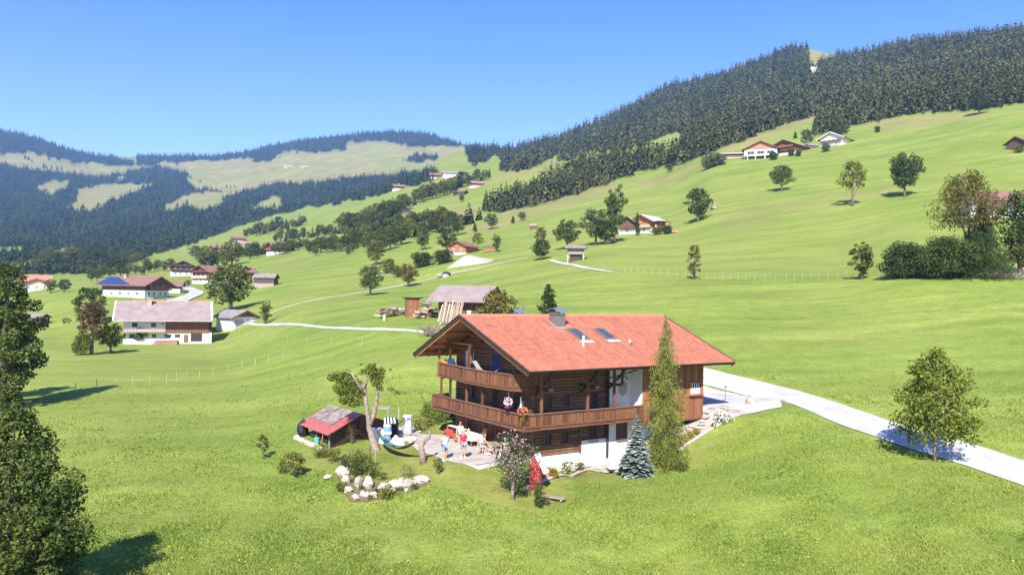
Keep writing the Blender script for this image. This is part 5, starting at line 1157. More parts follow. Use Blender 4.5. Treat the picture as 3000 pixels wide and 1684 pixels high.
house('hut', 'brown hut cut by the right edge of the photo', 2994, 440, 8, 9, 3.6, 6, 60, 'brownroof', 'oldwood', 'oldwood', .3, 1, 1, cat='hut')
house('house', 'white house mostly hidden behind the right-hand trees', 2925, 640, 11, 16, 5.2, 7.6, 105, 'brownroof', 'plaster', 'plaster', .5, 1.4, 1.6, win=[('r', t, z_, 1, 1.2) for t in (-5, -2, 2, 5) for z_ in (1, 3.6)], balc=[('r', -7, 7, 2.8, 'oldwood')])
# gravel mound
x, y, z = hit(1390, 775); r_ = np.random.RandomState(3); V = []; F = []
nx, ny = 26, 12
for j in range(ny):
    for i in range(nx):
        a = i/(nx-1)*2-1; b = j/(ny-1)*2-1; X = x+a*8.5+b*1.5; Y = y+5+b*5.5
        h_ = 2.9*max(0, 1-abs(a+.35)**1.3)*max(0, 1-b*b)**.8 if a > -.35 else 2.9*max(0, 1-((-.35-a)/.65))*max(0, 1-b*b)**.8
        V.append((X, Y, float(terr(X, Y))-.2+h_+r_.uniform(-.12, .12)*(h_ > .1)))
idx = np.arange(nx*ny).reshape(ny, nx); F = np.stack([idx[:-1, :-1], idx[:-1, 1:], idx[1:, 1:], idx[1:, :-1]], -1).reshape(-1, 4)
tag(link('gravel_mound', np_mesh('gravel_mound', V, F, MT['stone'])), kind='structure')
# utility poles at the wood edge
for k, (px, py, h) in enumerate(((2235, 385, 20), (2365, 343, 30), (2843, 300, 60))):
    x, y, z, hh, _ = at_px(px, py, h); tag(MB().tube([(0, 0, 0), (0, 0, hh)], [.25, .15], 6).build('bare_trunk', MT['palebark'], None, (x, y, z)), ['short bare pole at the wood edge above the hill farm', 'taller bare pole at the wood edge on the open pasture', 'pale dead trunk at the wood edge far right'][k], 'pole')
# ------------------------------------------------------------ old barn group (dark barn, poles, tool hut, timber heaps)
x, y, z = hit(1338, 940); BZ = rad(-37)
bn = empty('barn', (x+1.3, y+5.6, z+.1), math.pi/2-rad(-37+0), 'old dark field barn with a mauve grey roof and light poles leaning on it', 'barn')
# ridge runs to the left-back; right gable faces the camera
bn.rotation_euler[2] = rad(160); bn.scale = (.9, .9, 1); bL, bW, bh, br_ = 7.0, 7.6, 3.1, 4.75
m = MB().box(-bL/2, bL/2, -bW/2, bW/2, -.6, bh).hexa([(-bL/2, -bW/2, bh), (-bL/2, bW/2, bh), (-bL/2, 0, br_-.1)], [(bL/2, -bW/2, bh), (bL/2, bW/2, bh), (bL/2, 0, br_-.1)]); m.build('wall', MT['dark'], bn)
for i in range(26): MB().box(-.13, .13, -.03, .03, 0, bh+.5-.0).build('barn_board', MT['oldwood'], bn, (-bL/2+.14+i*.27, bW/2+.03, -.5))
for i in range(28):
    t = -bW/2+.14+i*.27; MB().box(-.03, .03, -.125, .125, 0, br_-.25-abs(t)*(br_-bh)/(bW/2)+.4).build('barn_board', MT['dark'], bn, (-bL/2-.03, t, -.5))
R = MB(); sl_ = (br_-bh)/(bW/2); ov = 1.5
for s in (1, -1):
    A = [(-bL/2-1.3, 0, br_), (bL/2+1.6, 0, br_), (bL/2+1.6, s*(bW/2+ov), br_-sl_*(bW/2+ov)), (-bL/2-1.3, s*(bW/2+ov), br_-sl_*(bW/2+ov))]
    if s > 0: A = A[::-1]
    R.hexa(A, [(a, b, c+.12) for a, b, c in A])
R.build('roof', MT['mauveroof'], bn)
for s in (1, -1): MB().beam((-bL/2-1.33, 0, br_), (-bL/2-1.33, s*(bW/2+ov), br_-sl_*(bW/2+ov)), .06, .24).build('bargeboard', MT['grey'], bn)
def gpt(px, py, dz=0):
    a = hit(px, py); return (a[0], a[1], a[2]+dz)
rp = random.Random(8)
# leaning poles, each one a thing; they rest against the barn
P0 = np.array(hit(1283, 942)); P1 = np.array(hit(1342, 946))
for i in range(44):
    t = i/43; b = P0+(P1-P0)*t+np.array([rp.uniform(-.15, .15), rp.uniform(-.3, .3), 0]); b[2] = float(terr(b[0], b[1]))
    L = rp.uniform(2.2, 3.0); lean = (rp.uniform(.1, .3), 1.0)
    tag(MB().beam((0, 0, 0), (lean[0]+.3, lean[1], L), rp.uniform(.05, .09), .05).build('pole', MT['palewood'], None, tuple(b)), 'light peeled pole leaning against the old barn', 'pole', 'peeled poles leaning against the barn')
x, y, z = hit(1205, 928); th_ = empty('tool_hut', (x, y+.8, z), rad(12), 'tall narrow wooden tool hut with a dark flat roof among the timber heaps', 'hut')
MB().box(-1.0, 1.0, -.75, .75, -.3, 2.75).build('wall', MT['dark'], th_)
for i in range(9): MB().box(-.1, .1, -.03, .03, 0, 3.0).build('board', MT['brownboard'], th_, (-.96+i*.24, -.78, -.25))
for i in range(6): MB().box(-.03, .03, -.12, .12, 0, 3.0).build('board', MT['grey'], th_, (1.03, -.64+i*.26, -.25))
MB().hexa([(-1.4, -1.1, 2.8), (1.5, -1.1, 2.8), (1.5, 1.1, 2.7), (-1.4, 1.1, 2.7)], [(-1.4, -1.1, 2.92), (1.5, -1.1, 2.92), (1.5, 1.1, 2.82), (-1.4, 1.1, 2.82)]).build('roof', MT['dark'], th_)
def heap(px0, px1, py, nbeam, label, mats, hgt=.8, cat='timber heap', seed=1, L=(1.2, 2.4), name='timber_heap'):
    r = random.Random(seed); a = np.array(hit(px0, py)); b = np.array(hit(px1, py)); c = (a+b)/2; w = abs(b[0]-a[0])/2
    e = empty(name, tuple(c), 0, label, cat)
    for i in range(nbeam):
        t = r.uniform(-1, 1); ang = r.choice([r.uniform(-.4, .4), r.uniform(-.4, .4), 1.3]); l = r.uniform(*L)/2; zz = r.uniform(.05, hgt)*(1-abs(t)**2*.6); q = Vector((math.cos(ang)*l, math.sin(ang)*l, r.uniform(-.12, .12)))
        p = Vector((t*w, r.uniform(-1, 1.2), zz)); MB().beam(p-q, p+q, r.uniform(.1, .22), r.uniform(.08, .2)).build('beam', MT[r.choice(mats)], e)
    return e
heap(1122, 1180, 926, 64, 'weathered timber heap left of the tool hut', ['grey', 'palewood', 'rail', 'oldwood', 'paleroof'], 1.5, seed=2)
heap(1230, 1275, 930, 60, 'reddish timber heap between the tool hut and the leaning poles', ['rail', 'pinkplaster', 'grey', 'palewood'], 1.5, seed=3)
heap(1232, 1262, 912, 12, 'dark stacked planks behind the tool hut', ['dark', 'oldwood', 'grey'], 1.6, seed=4)
heap(1285, 1350, 948, 10, 'short log ends lying in front of the leaning poles', ['palewood', 'grey', 'orange'], .3, seed=5, L=(.5, 1.1))
tag(MB().box(-.18, .18, -.18, .18, 0, .9).box(-.22, .22, -.22, .22, .9, 1.0).build('marker_post', MT['palewood'], None, gpt(1126, 940)), 'short pale wooden post in front of the left timber heap', 'post')
tag(MB().box(-.25, .25, -.25, .25, 0, 1.1).box(-.3, .3, -.3, .3, 1.1, 1.2).build('white_box', MT['white'], None, gpt(1374, 935)), 'small upright white box right of the leaning poles', 'box')
# tarped heap beside the track
x, y, z = hit(1302, 812); hp = empty('covered_heap', (x, y+1, z), .1, 'dark tarped heap on stones beside the pale field track', 'heap')
sph(MB(), (0, 0, 0), 1) if 0 else None
q = MB(); sph(q, (.4, 0, .6), 1.15, 10, 7, (1.2, 1, .9), .12, rp); q.build('tarp', MT['black'], hp)
q = MB(); sph(q, (-1.3, .1, .45), .8, 9, 6, (1.2, 1, .9), .15, rp); q.build('pale_cover', MT['greycloth'], hp)
q = MB(); sph(q, (.3, -1.0, .3), .8, 8, 6, (1.3, .8, .8), .15, rp); q.build('stone_heap', MT['stone'], hp)
# brush heap above the lower track, behind the left rake of the chalet roof
def twig_heap(px, py, r, hh, n, label, mat, seed):
    rr = random.Random(seed); x, y, z = hit(px, py); m = MB()
    for i in range(n):
        a = rr.uniform(0, 6.28); b = rr.uniform(0, 6.28); p = Vector((math.cos(a)*r*rr.random(), math.sin(a)*r*rr.random()*.7, rr.uniform(0, hh*.6))); q = p+Vector((math.cos(b), math.sin(b), rr.uniform(.1, 1.1)))*hh*.6
        m.tube([p, q], [.03, .012], 3, False)
    o = tag(m.build('brush_heap', MT[mat], None, (x, y, z)), label, 'brush heap', kind='stuff'); return o
twig_heap(1262, 985, 1.6, 1.6, 160, 'heap of cut purple-brown branches beside the lower track', 'palebark', 3)
# ---------------------------------------------------------- roads, tracks
def stripw(pts, w, name, mat, **k): return drape(pts, w, name, mat, **k)
drape([(3250, 1462), (3000, 1380), (2830, 1330), (2600, 1262), (2400, 1186), (2200, 1128), (2062, 1094), (1985, 1078)], 4.6, 'road', MT['gravel'], off=.05, n=7, taper=[4.9, 4.5, 4.3, 4.1, 3.9, 3.8, 3.8, 3.8])
drape([(722, 944), (800, 950), (900, 955), (1000, 960), (1100, 966), (1180, 970), (1245, 974)], 1.0, 'track', MT['gravel'], off=.05, step=2)
drape([(735, 945), (790, 915), (880, 890), (1000, 868), (1100, 850), (1200, 830), (1300, 808), (1400, 787), (1480, 768), (1520, 757), (1545, 755)], 1.7, 'track', MT['track'], off=.08, step=3)
drape([(1612, 762), (1640, 770), (1690, 782), (1740, 792), (1795, 798)], 1.3, 'track', MT['gravel'], off=.12, step=3)
drape([(510, 888), (540, 875), (580, 860), (556, 848), (530, 835)], 5.0, 'village_road', MT['gravel'], off=.3, step=3, taper=[6, 5, 5, 5, 4])
drape([(1250, 622), (1275, 631), (1262, 640), (1210, 655)], 3, 'track', MT['track'], off=.6, step=4)
# ---------------------------------------------------------- fences
def fence(pts, hpost, n, label, wires=2, seed=1, w=.09):
    r = random.Random(seed); P = [np.array(hit(*p)) for p in pts]; seg = [np.linalg.norm(b-a) for a, b in zip(P[:-1], P[1:])]; tot = sum(seg)
    e = empty('fence', tuple(P[0]), 0, label, 'fence'); top = []
    for i in range(n):
        d = tot*i/(n-1); k = 0
        while k < len(seg)-1 and d > seg[k]: d -= seg[k]; k += 1
        q = P[k]+(P[k+1]-P[k])*min(1, d/seg[k]); q[2] = float(terr(q[0], q[1])); q = q-P[0]; h = hpost*r.uniform(.85, 1.15)
        MB().beam((q[0], q[1], q[2]-.2), (q[0]+r.uniform(-.06, .06), q[1], q[2]+h), w, w).build('post', MT['post'], e); top.append((q[0], q[1], q[2], h))
    for j in range(wires):
        MB().tube([(a[0], a[1], a[2]+a[3]*(.9-.4*j)) for a in top], .006, 3, False).build('wire', MT['wire'], e)
    return e
fence([(220, 1148), (300, 1140), (370, 1132), (445, 1126), (490, 1122), (552, 1110), (620, 1100), (700, 1078), (790, 1060), (830, 1050)], 1.1, 15, 'thin wire fence with pale stakes crossing the left meadow', 2, 1, .055)
fence([(700, 985), (780, 992), (850, 1000), (960, 1012), (1060, 1016)], 1.0, 9, 'faint wire fence below the lower track behind the garden', 1, 2, .04)
fence([(1830, 798), (1900, 806), (2000, 812), (2100, 818), (2200, 824), (2300, 824), (2400, 818), (2480, 812)], 1.15, 28, 'wire fence with pale posts running along the meadow terrace on the right', 1, 3, .05)
twig_heap(2900, 815, 3.2, 1.4, 260, 'brownish dry undergrowth along the foot of the right-hand trees', 'palebark', 7)
twig_heap(2975, 818, 3.0, 1.3, 220, 'dry reddish scrub at the right edge below the trees', 'palebark', 8)
# ------------------------------------------------------------ garden, terrace and people
def L2W(u, v, h=0): return h2w(u, v, h)
def tz(u, v): x, y, _ = h2w(u, v); return float(terr(x, y))
def wpt(u, v, dz=0): x, y, _ = h2w(u, v); return (x, y, float(terr(x, y))+dz)
def sheet(name, pts, mat, off=.04, res=.5, world=True, kind='structure'):
    """flat area draped on the terrain; pts are world xy"""
    P = np.array([p[:2] for p in pts]); x0, y0 = P.min(0); x1, y1 = P.max(0)
    bm = bmesh.new(); vs = [bm.verts.new((p[0], p[1], 0)) for p in P]; bm.faces.new(vs)
    n = 0
    for ax, a, b in ((0, x0, x1), (1, y0, y1)):
        for k in np.arange(a+res, b, res):
            co_ = (k, 0, 0) if ax == 0 else (0, k, 0); no = (1, 0, 0) if ax == 0 else (0, 1, 0)
            bmesh.ops.bisect_plane(bm, geom=bm.verts[:]+bm.edges[:]+bm.faces[:], plane_co=co_, plane_no=no)
    for v in bm.verts: v.co.z = float(terr(v.co.x, v.co.y))+off
    me = bpy.data.meshes.new(name); bm.to_mesh(me); bm.free(); me.materials.append(MT[mat])
    o = link(name, me); o['kind'] = kind; return o
# terrace of pale slabs at the gable
P = [h2w(*q) for q in ((2.1, 4.6), (2.1, -5.4), (-2.2, -5.6), (-3.0, -3.6), (-3.1, .8), (-1.9, 5.4), (-.4, 6.6))]
ter = sheet('terrace', P, 'paving', .03)
slabs = []
for i in range(7):
    for j in range(14):
        u, v = 1.7-i*.68, 5.2-j*.76
        X, Y, _ = h2w(u, v); q = [h2w(u+a, v+b) for a, b in ((-.3, -.34), (.3, -.34), (.3, .34), (-.3, .34))]
        if inpoly(np.array([c[0] for c in q]), np.array([c[1] for c in q]), [p[:2] for p in P]).all(): slabs.append((u, v, X, Y))
sm = MB().box(-.325, .325, -.365, .365, 0, .035).mesh('slab', MT['paving'])
for u, v, X, Y in slabs: link('slab', sm, ter, (X, Y, float(terr(X, Y))+.035), (0, 0, HZR))
# yard behind the house joining the road, stone path down the side
yard = sheet('yard', [h2w(*q) for q in ((17.0, -4.6), (17.0, 5), (27, 5), (25.6, -6.4), (23.0, -8.6), (20.2, -8.2), (18.2, -7.2))], 'gravel', .05, .8)
pth = drape([h2w(*q) for q in ((20.2, -6.6), (18.0, -6.6), (15.6, -6.7), (13.4, -6.6), (11.0, -6.2), (8.6, -6.2), (6.4, -6.3))], 2.0, 'garden_path', MT['paving'], off=.05, px=False, step=.6, taper=[2.6, 2.2, 1.8, 1.6, 2.0, 2.6, 1.0])
r1 = random.Random(12); st = MB(); sph(st, (0, 0, 0), .26, 7, 4, (1.3, .9, .25), .15, r1); st_m = st.mesh('paving_stone', MT['paving'])
for k in range(70):
    t = r1.random(); u = 6.8+t*13; v = -6.35+r1.uniform(-.75, .75); w_ = wpt(u, v, .09); link('paving_stone', st_m, pth, w_, (0, 0, r1.random()*6), (r1.uniform(.7, 1.2), r1.uniform(.7, 1.2), 1))
drape([(1528, 1437), (1580, 1415), (1640, 1396), (1700, 1380), (1760, 1368)], .22, 'kerb', MT['paving'], off=.12, step=.5, n=3, thick=.15)
drape([(1985, 1322), (2020, 1300), (2060, 1272), (2100, 1246), (2140, 1222), (2165, 1208)], .22, 'kerb', MT['paving'], off=.12, step=.5, n=3, thick=.15)
# flower beds
sheet('soil_bed', [hit(*p) for p in ((1540, 1428), (1590, 1400), (1700, 1368), (1735, 1362), (1720, 1380), (1640, 1398), (1560, 1428))], 'soil', .05)
sheet('soil_bed', [hit(*p) for p in ((1985, 1310), (2000, 1275), (2050, 1250), (2060, 1262), (2020, 1295))], 'soil', .05)
sheet('sand_patch', [hit(*p) for p in ((1140, 1262), (1200, 1240), (1235, 1262), (1215, 1290), (1160, 1300), (1100, 1290))], 'paving', .05)
def bushy(px, py, hp, wp, leaf, label, n=900, size=.05, seed=1, flowers=None, name='bush', base=.0, shape='round', cat='bush', nb=16, stem=True, pos=None, open_=0.):
    x, y, z = pos or hit(px, py); h, w = hp*y/FPX, wp*y/FPX; bl = tree_blobs(seed, w, h, h*base, shape, nb, .36, open_)
    e = empty(name, (x, y, z), 0, label, cat)
    link('foliage', crown_mesh('foliage', bl, n, size, LF[leaf], seed, .45), e)
    if stem:
        m = MB(); r = random.Random(seed)
        for i in range(4): m.tube([(0, 0, -.1), (r.uniform(-.1, .1)*w, r.uniform(-.1, .1)*w, h*.3), (r.uniform(-.25, .25)*w, r.uniform(-.25, .25)*w, h*.7)], [.03, .02, .01], 4, False)
        m.build('stem', MT['bark'], e)
    if flowers:
        r = random.Random(seed+5); m = MB(); k = flowers[1]
        for i in range(k):
            b = r.choice(bl); a = r.uniform(0, 6.28); t = math.acos(r.uniform(-.5, 1)); s_ = flowers[2]*r.uniform(.7, 1.3)
            c = (b[0]+b[3]*1.02*math.sin(t)*math.cos(a), b[1]+b[4]*1.02*math.sin(t)*math.sin(a), max(.02, b[2]+b[5]*1.02*math.cos(t))); sph(m, c, s_, 5, 3, (1, 1, .7))
        o = m.build('flower', MT[flowers[0]], e); o['kind'] = 'stuff'
    return e
# shrubs and small trees of the garden
e = bushy(1503, 1464, 190, 150, 'rose', 'tall pink-flowering shrub tree with a short pale trunk in front of the terrace', 5200, .045, 31, ('flowerp', 230, .045), 'flowering_tree', .28, cat='tree', nb=34, stem=False)
x, y, z = hit(1503, 1464); MB().tube([(0, 0, -.2), (-.03, 0, .5), (.02, 0, 1.3), (.1, .05, 2.4)], [.12, .09, .07, .03], 8).tube([(0, 0, .9), (-.5, .1, 1.6), (-.9, .1, 2.3)], [.05, .04, .02], 5).tube([(0, 0, .9), (.5, -.1, 1.7), (.9, 0, 2.4)], [.05, .04, .02], 5).build('trunk', MT['palebark'], e, smooth=True)
bushy(1577, 1487, 76, 50, 'green', 'dark upright bush in front of the red board', 1500, .045, 32, shape='column')
bushy(1600, 1478, 26, 36, 'olive', 'low straggly shrub beside the dark upright bush', 260, .04, 33)
bushy(1530, 1452, 34, 46, 'olive', 'small shrub in the shade under the pink-flowering tree', 400, .04, 34)
bushy(1545, 1420, 50, 30, 'fresh', 'loose pale rose stems beside the red board', 380, .04, 35, ('flowerw', 30, .03))
bushy(1618, 1396, 28, 46, 'yellow', 'round yellow-green bush in the front bed', 700, .045, 36)
bushy(1665, 1386, 36, 60, 'fresh', 'white-flowering bush in the middle of the front bed', 700, .05, 37, ('flowerw', 110, .05))
bushy(1700, 1380, 30, 34, 'green', 'small green bush at the right end of the front bed', 450, .045, 38, ('flowerw', 14, .04))
for i, (px, py) in enumerate(((1985, 1300), (2003, 1292), (2021, 1284), (2038, 1274))):
    bushy(px, py, 20, 30, 'yellow', 'yellow clump in the bed right of the larch, %s' % ['nearest the larch', 'second from the larch', 'third from the larch', 'farthest from the larch'][i], 380, .04, 40+i)
bushy(2118, 1238, 36, 56, 'green', 'white rose bush at the corner of the yard', 420, .05, 45, ('flowerw', 150, .055))
bushy(2090, 1252, 16, 26, 'green', 'small dark shrub just left of the white rose bush', 160, .045, 46, ('flowerw', 16, .04))
bushy(1010, 1378, 46, 40, 'dark', 'dark green bush at the left end of the boulders', 700, .05, 47)
bushy(1052, 1392, 72, 82, 'green', 'large green bush behind the boulders', 2400, .05, 48)
bushy(1090, 1400, 50, 50, 'olive', 'olive bush touching the large green bush on its right', 800, .05, 49)
bushy(1120, 1405, 26, 34, 'fresh', 'low weedy plant right of the olive bush', 180, .05, 50)
bushy(1197, 1396, 34, 50, 'olive', 'sparse low plant behind the right-hand boulders', 150, .05, 51)
bushy(1284, 1390, 50, 34, 'fresh', 'little young tree on the lawn below the stump', 330, .05, 52, base=.25, cat='sapling', name='sapling')
bushy(940, 1340, 40, 60, 'fresh', 'light green flower bush at the foot of the woodshed', 800, .05, 53, ('flowero', 18, .04))
bushy(980, 1352, 40, 50, 'olive', 'yellowish low bush between the woodshed and the boulders', 600, .05, 54)
bushy(1030, 1300, 84, 62, 'brown', 'bare reddish shrub in front of the woodshed opening', 900, .035, 55)
bushy(862, 1396, 72, 74, 'olive', 'larger of the two small apple trees left of the garden', 1300, .06, 56, name='apple_tree', base=.2, cat='tree', open_=.2)
bushy(828, 1388, 44, 34, 'olive', 'low shoot at the left foot of the larger apple tree', 300, .06, 66)
bushy(770, 1345, 72, 44, 'olive', 'smaller slanting apple tree, farthest left of the garden', 520, .06, 57, name='apple_tree', base=.25, cat='tree', open_=.3)
bushy(1000, 1440, 30, 44, 'fresh', 'weedy clump at the lower left foot of the boulders', 260, .06, 58)
bushy(1130, 1462, 36, 46, 'fresh', 'weedy clump below the middle boulders', 260, .06, 59)
# garden hedge plants between the shed and the house
for i, (px, py, h, w_, lf) in enumerate(((1225, 1262, 44, 40, 'olive'), (1250, 1252, 56, 46, 'fresh'), (1262, 1226, 50, 40, 'green'), (1280, 1244, 50, 44, 'fresh'), (1300, 1238, 44, 40, 'olive'), (1322, 1232, 40, 38, 'fresh'), (1246, 1224, 52, 34, 'fresh'), (1335, 1226, 40, 30, 'green'))):
    bushy(px, py, h, w_, lf, ['olive plant at the left end of the vegetable border', 'tall bean plants of the vegetable border', 'dark green plant at the back of the vegetable border', 'leafy light plant in the middle of the vegetable border', 'olive plant right of the middle of the vegetable border', 'light plant near the house corner in the vegetable border', 'tall pale plant at the back left of the vegetable border', 'green plant against the house corner'][i], 420, .06, 70+i, cat='plant', name='garden_plant')
for i, (px, py) in enumerate(((1243, 1210), (1250, 1206))):
    x, y, z = hit(px, py); tag(MB().tube([(0, 0, 0), (.1, 0, 1.5)], [.02, .015], 5).build('bean_pole', MT['post'], None, (x, y, z)), 'thin pale bean pole in the vegetable border, ' + ['left', 'right'][i] + ' one', 'pole')
# larch
lx = hit(1945, 1368)
def larch(lx=lx, hp=448, R0=1.8, nb=230, nm='larch_tree', lab='tall feathery yellow-green larch standing in front of the boarded bay', cat='larch', lf=('larch', 'larchtop'), k0=20, k1=42, ls=1., pw=.62, seed=77):
    x, y, z = lx; H = hp*y/FPX; e = empty(nm, (x, y, z), 0, lab, cat)
    MB().tube([(0, 0, -.3), (.05, 0, H*.5), (0, 0, H*.98)], [.17, .1, .012], 8).build('trunk', MT['bark'], e)
    rng = np.random.RandomState(seed); P = []; Nn = []; S = []; T = []; U = []; br = MB()
    for i in range(nb):
        t = (i+rng.rand())/nb; t = t**.95; zb = H*(.02+.95*t); R = (R0*(1-t)**pw+.05)*rng.uniform(.6, 1.2)*(1 if t > .12 else .7+t*2.5)
        a = i*2.4+rng.uniform(-.4, .4); ca, sa = math.cos(a), math.sin(a)
        if i % 3 == 0: br.tube([(0, 0, zb), (R*.6*ca, R*.6*sa, zb+.02*R), (R*ca, R*sa, zb-.25*R)], [.02, .012, .005], 3, False)
        m = int(k0+k1*R)
        s = rng.uniform(.12, 1.05, m); zz = zb+.1*R*s-.34*R*s**2.2
        hang = rng.rand(m)**1.6*.5*(.4+R*.4); lat = rng.normal(size=m)*.1*R
        P.append(np.stack([s*R*ca-lat*sa, s*R*sa+lat*ca, zz-hang], 1)); n_ = rng.normal(size=(m, 3)); n_[:, 2] *= .25; Nn.append(n_)
        T.append(np.clip(rng.uniform(0, .6)+.35*rng.rand(m), 0, 1)); S.append(ls*rng.uniform(.055, .12, m)*(.8+.2*(1-t)))
    P = np.concatenate(P); Nn = np.concatenate(Nn); S = np.concatenate(S); T = np.concatenate(T)
    up = np.tile([0, 0, 1.], (len(P), 1))+rng.normal(size=(len(P), 3))*.25
    Nn /= np.linalg.norm(Nn, axis=1)[:, None]; A = np.cross(Nn, up); A /= np.linalg.norm(A, axis=1)[:, None]; B = np.cross(Nn, A)
    s = S[:, None]; V = np.stack([P-A*s*.28, P-B*s*1.2, P+A*s*.28, P+B*s*1.2], 1).reshape(-1, 3)
    top = P[:, 2] > H*.84
    F = np.arange(len(V)).reshape(-1, 4)
    me = np_mesh('crown', V, F, [LF[lf[0]], LF[lf[1]]], np.repeat(T, 4)); me.polygons.foreach_set('material_index', (top & (rng.rand(len(P)) < .7)).astype(np.int32))
    link('crown', me, e); o = br.build('branch', MT['bark'], e); o['kind'] = 'stuff'; return e
larch()
larch(hit(2872, 812), 218, 4.6, 300, 'spruce_tree', 'big dark spruce with drooping boughs in the right-hand tree group', 'conifer', ('dark', 'dark'), 30, 24, 2.2, .8, 78)
bushy(1995, 1380, 34, 60, 'olive', 'pale dry low shrub at the right foot of the larch', 500, .06, 80)
# red pointed board with white roof, tub beside it
x, y, z = hit(1568, 1436); e = empty('garden_shrine', (x, y, z), rad(-22), 'red pointed wooden cabinet with a steep white metal roof beside the pink-flowering tree', 'garden cabinet')
MB().hexa([(-.34, -.12, -.2), (.3, -.12, -.2), (.3, .3, -.2), (-.34, .3, -.2)], [(-.34, -.12, 1.5), (.3, -.12, 1.5), (.3, .3, 1.5), (-.34, .3, 1.5)]).hexa([(-.34, -.12, 1.5), (.3, -.12, 1.5), (0, -.12, 2.1)], [(-.34, .3, 1.5), (.3, .3, 1.5), (0, .3, 2.1)]).build('wall', MT['redpaint'], e)
MB().hexa([(0, -.25, 2.12), (.62, -.25, 1.05), (.62, .5, 1.05), (0, .5, 2.12)], [(.06, -.25, 2.17), (.68, -.25, 1.08), (.68, .5, 1.08), (.06, .5, 2.17)]).build('roof', MT['white'], e)
MB().hexa([(0, -.25, 2.12), (0, .5, 2.12), (-.45, .5, 1.35), (-.45, -.25, 1.35)], [(.02, -.25, 2.17), (.02, .5, 2.17), (-.48, .5, 1.4), (-.48, -.25, 1.4)]).build('roof', MT['white'], e)
for i in range(4): MB().box(-.06, .06, -.015, .012, 0, 1.6).build('board', MT['redpaint'], e, (-.25+i*.15, -.135, -.1))
x, y, z = hit(1612, 1462); tag(MB().box(-.9, .9, -.2, .2, .12, .18).box(-.8, -.7, -.18, .18, 0, .12).box(.7, .8, -.18, .18, 0, .12).build('plank', MT['grey'], None, (x, y, z), (0, 0, rad(-28))), 'grey weathered plank lying on the lawn behind the dark upright bush', 'plank')
x, y, z = hit(1560, 1428); tag(MB().tube([(0, 0, 0), (0, 0, .45)], [.2, .25], 10).build('flower_tub', MT['orangeroof'], None, hit(1600, 1398)), 'terracotta tub beside the red cabinet', 'flower pot')
# stone trough at the spruce
x, y, z = hit(1812, 1385); e = empty('water_trough', (x, y, z), rad(10), 'white stone trough on a block left of the blue spruce', 'trough')
MB().box(-.75, .75, -.35, -.27, .35, .9).box(-.75, .75, .27, .35, .35, .9).box(-.75, -.67, -.27, .27, .35, .9).box(.67, .75, -.27, .27, .35, .9).box(-.67, .67, -.27, .27, .35, .42).build('basin', MT['plaster'], e)
MB().box(-.3, .3, -.25, .25, -.2, .35).build('foot', MT['stone'], e); MB().box(-.67, .67, -.27, .27, .7, .72).build('water', MT['glass'], e)
# lamp post and stone at the yard corner
x, y, z = hit(2125, 1180); e = empty('street_lamp', (x, y, z), 0, 'slim grey pole standing in the white yard behind the house', 'pole')
MB().tube([(0, 0, 0), (0, 0, 1.2)], [.03, .025], 6).build('post', MT['metal'], e); MB().box(-.08, .08, -.08, .08, 1.2, 1.32).build('lamp_head', MT['chim'], e)
q = MB(); sph(q, (0, 0, .25), .45, 9, 6, (.8, .9, 1), .15, r1); tag(q.build('boulder', MT['stone'], None, hit(2198, 1184)), 'single reddish boulder at the corner where the yard meets the road', 'boulder')
# boulders of the garden bank
BB = [(1003, 1360, 16, 20), (1000, 1392, 26, 30), (1018, 1388, 30, 22), (1012, 1418, 26, 30), (1022, 1440, 26, 18), (1050, 1425, 26, 34), (1078, 1430, 30, 38), (1062, 1448, 14, 14), (1070, 1455, 24, 18), (1093, 1456, 22, 18), (1126, 1438, 36, 28), (1158, 1424, 34, 22), (1176, 1416, 22, 20), (1180, 1430, 20, 16), (1196, 1426, 26, 26), (1208, 1420, 16, 16), (1236, 1412, 38, 22), (1248, 1408, 20, 16), (1150, 1442, 18, 16), (1042, 1462, 26, 16), (960, 1400, 26, 12), (1190, 1440, 14, 12)]
pos_w = ['at the top left end', 'largest at the left', 'leaning right of the large left one', 'below the large left one', 'lowest at the left']
for i, (px, py, w_, h_) in enumerate(BB):
    x, y, z = hit(px, py); k = y/FPX; q = MB(); r_ = random.Random(100+i)
    sph(q, (0, 0, h_*k*.35), .5, 8, 6, (w_*k*1.35, w_*k, h_*k*1.1), .2, r_)
    w0 = ['small pale', 'pale', 'rounded pale', 'jagged pale', 'broad pale'][i % 5]
    tag(q.build('boulder', MT['stone'], None, (x, y, z), (r_.uniform(-.2, .2), r_.uniform(-.2, .2), r_.uniform(0, 3))), f"{w0} boulder of the garden bank, {'number' if 0 else ''}{['first','second','third','fourth','fifth','sixth','seventh','eighth','ninth','tenth','eleventh','twelfth','thirteenth','fourteenth','fifteenth','sixteenth','seventeenth','eighteenth','nineteenth','twentieth','outermost left','outermost low right'][i]} along the row from the left" if i < 20 else f"{w0} boulder lying apart from the garden bank, {'left of it' if i == 20 else 'at its lower right'}", 'boulder', 'boulders of the garden bank')
sheet('bare_bank', [hit(*p) for p in ((985, 1390), (1010, 1360), (1030, 1400), (1110, 1415), (1200, 1405), (1262, 1398), (1250, 1420), (1190, 1445), (1140, 1458), (1080, 1470), (1030, 1470), (1000, 1440))], 'soil', .03)
for i, (px, py) in enumerate(((1035, 1412), (1065, 1432), (1105, 1442), (1140, 1432), (1170, 1438), (1215, 1432), (1000, 1428), (1085, 1462), (1150, 1452))):
    bushy(px, py, 14, 30, ['fresh', 'olive', 'green'][i % 3], 'low weed tuft between the boulders, %s from the left along the bank' % ORD[[1, 2, 4, 5, 6, 8, 0, 3, 7][i]], 130, .05, 120+i, cat='plant', name='weed_tuft', stem=False)
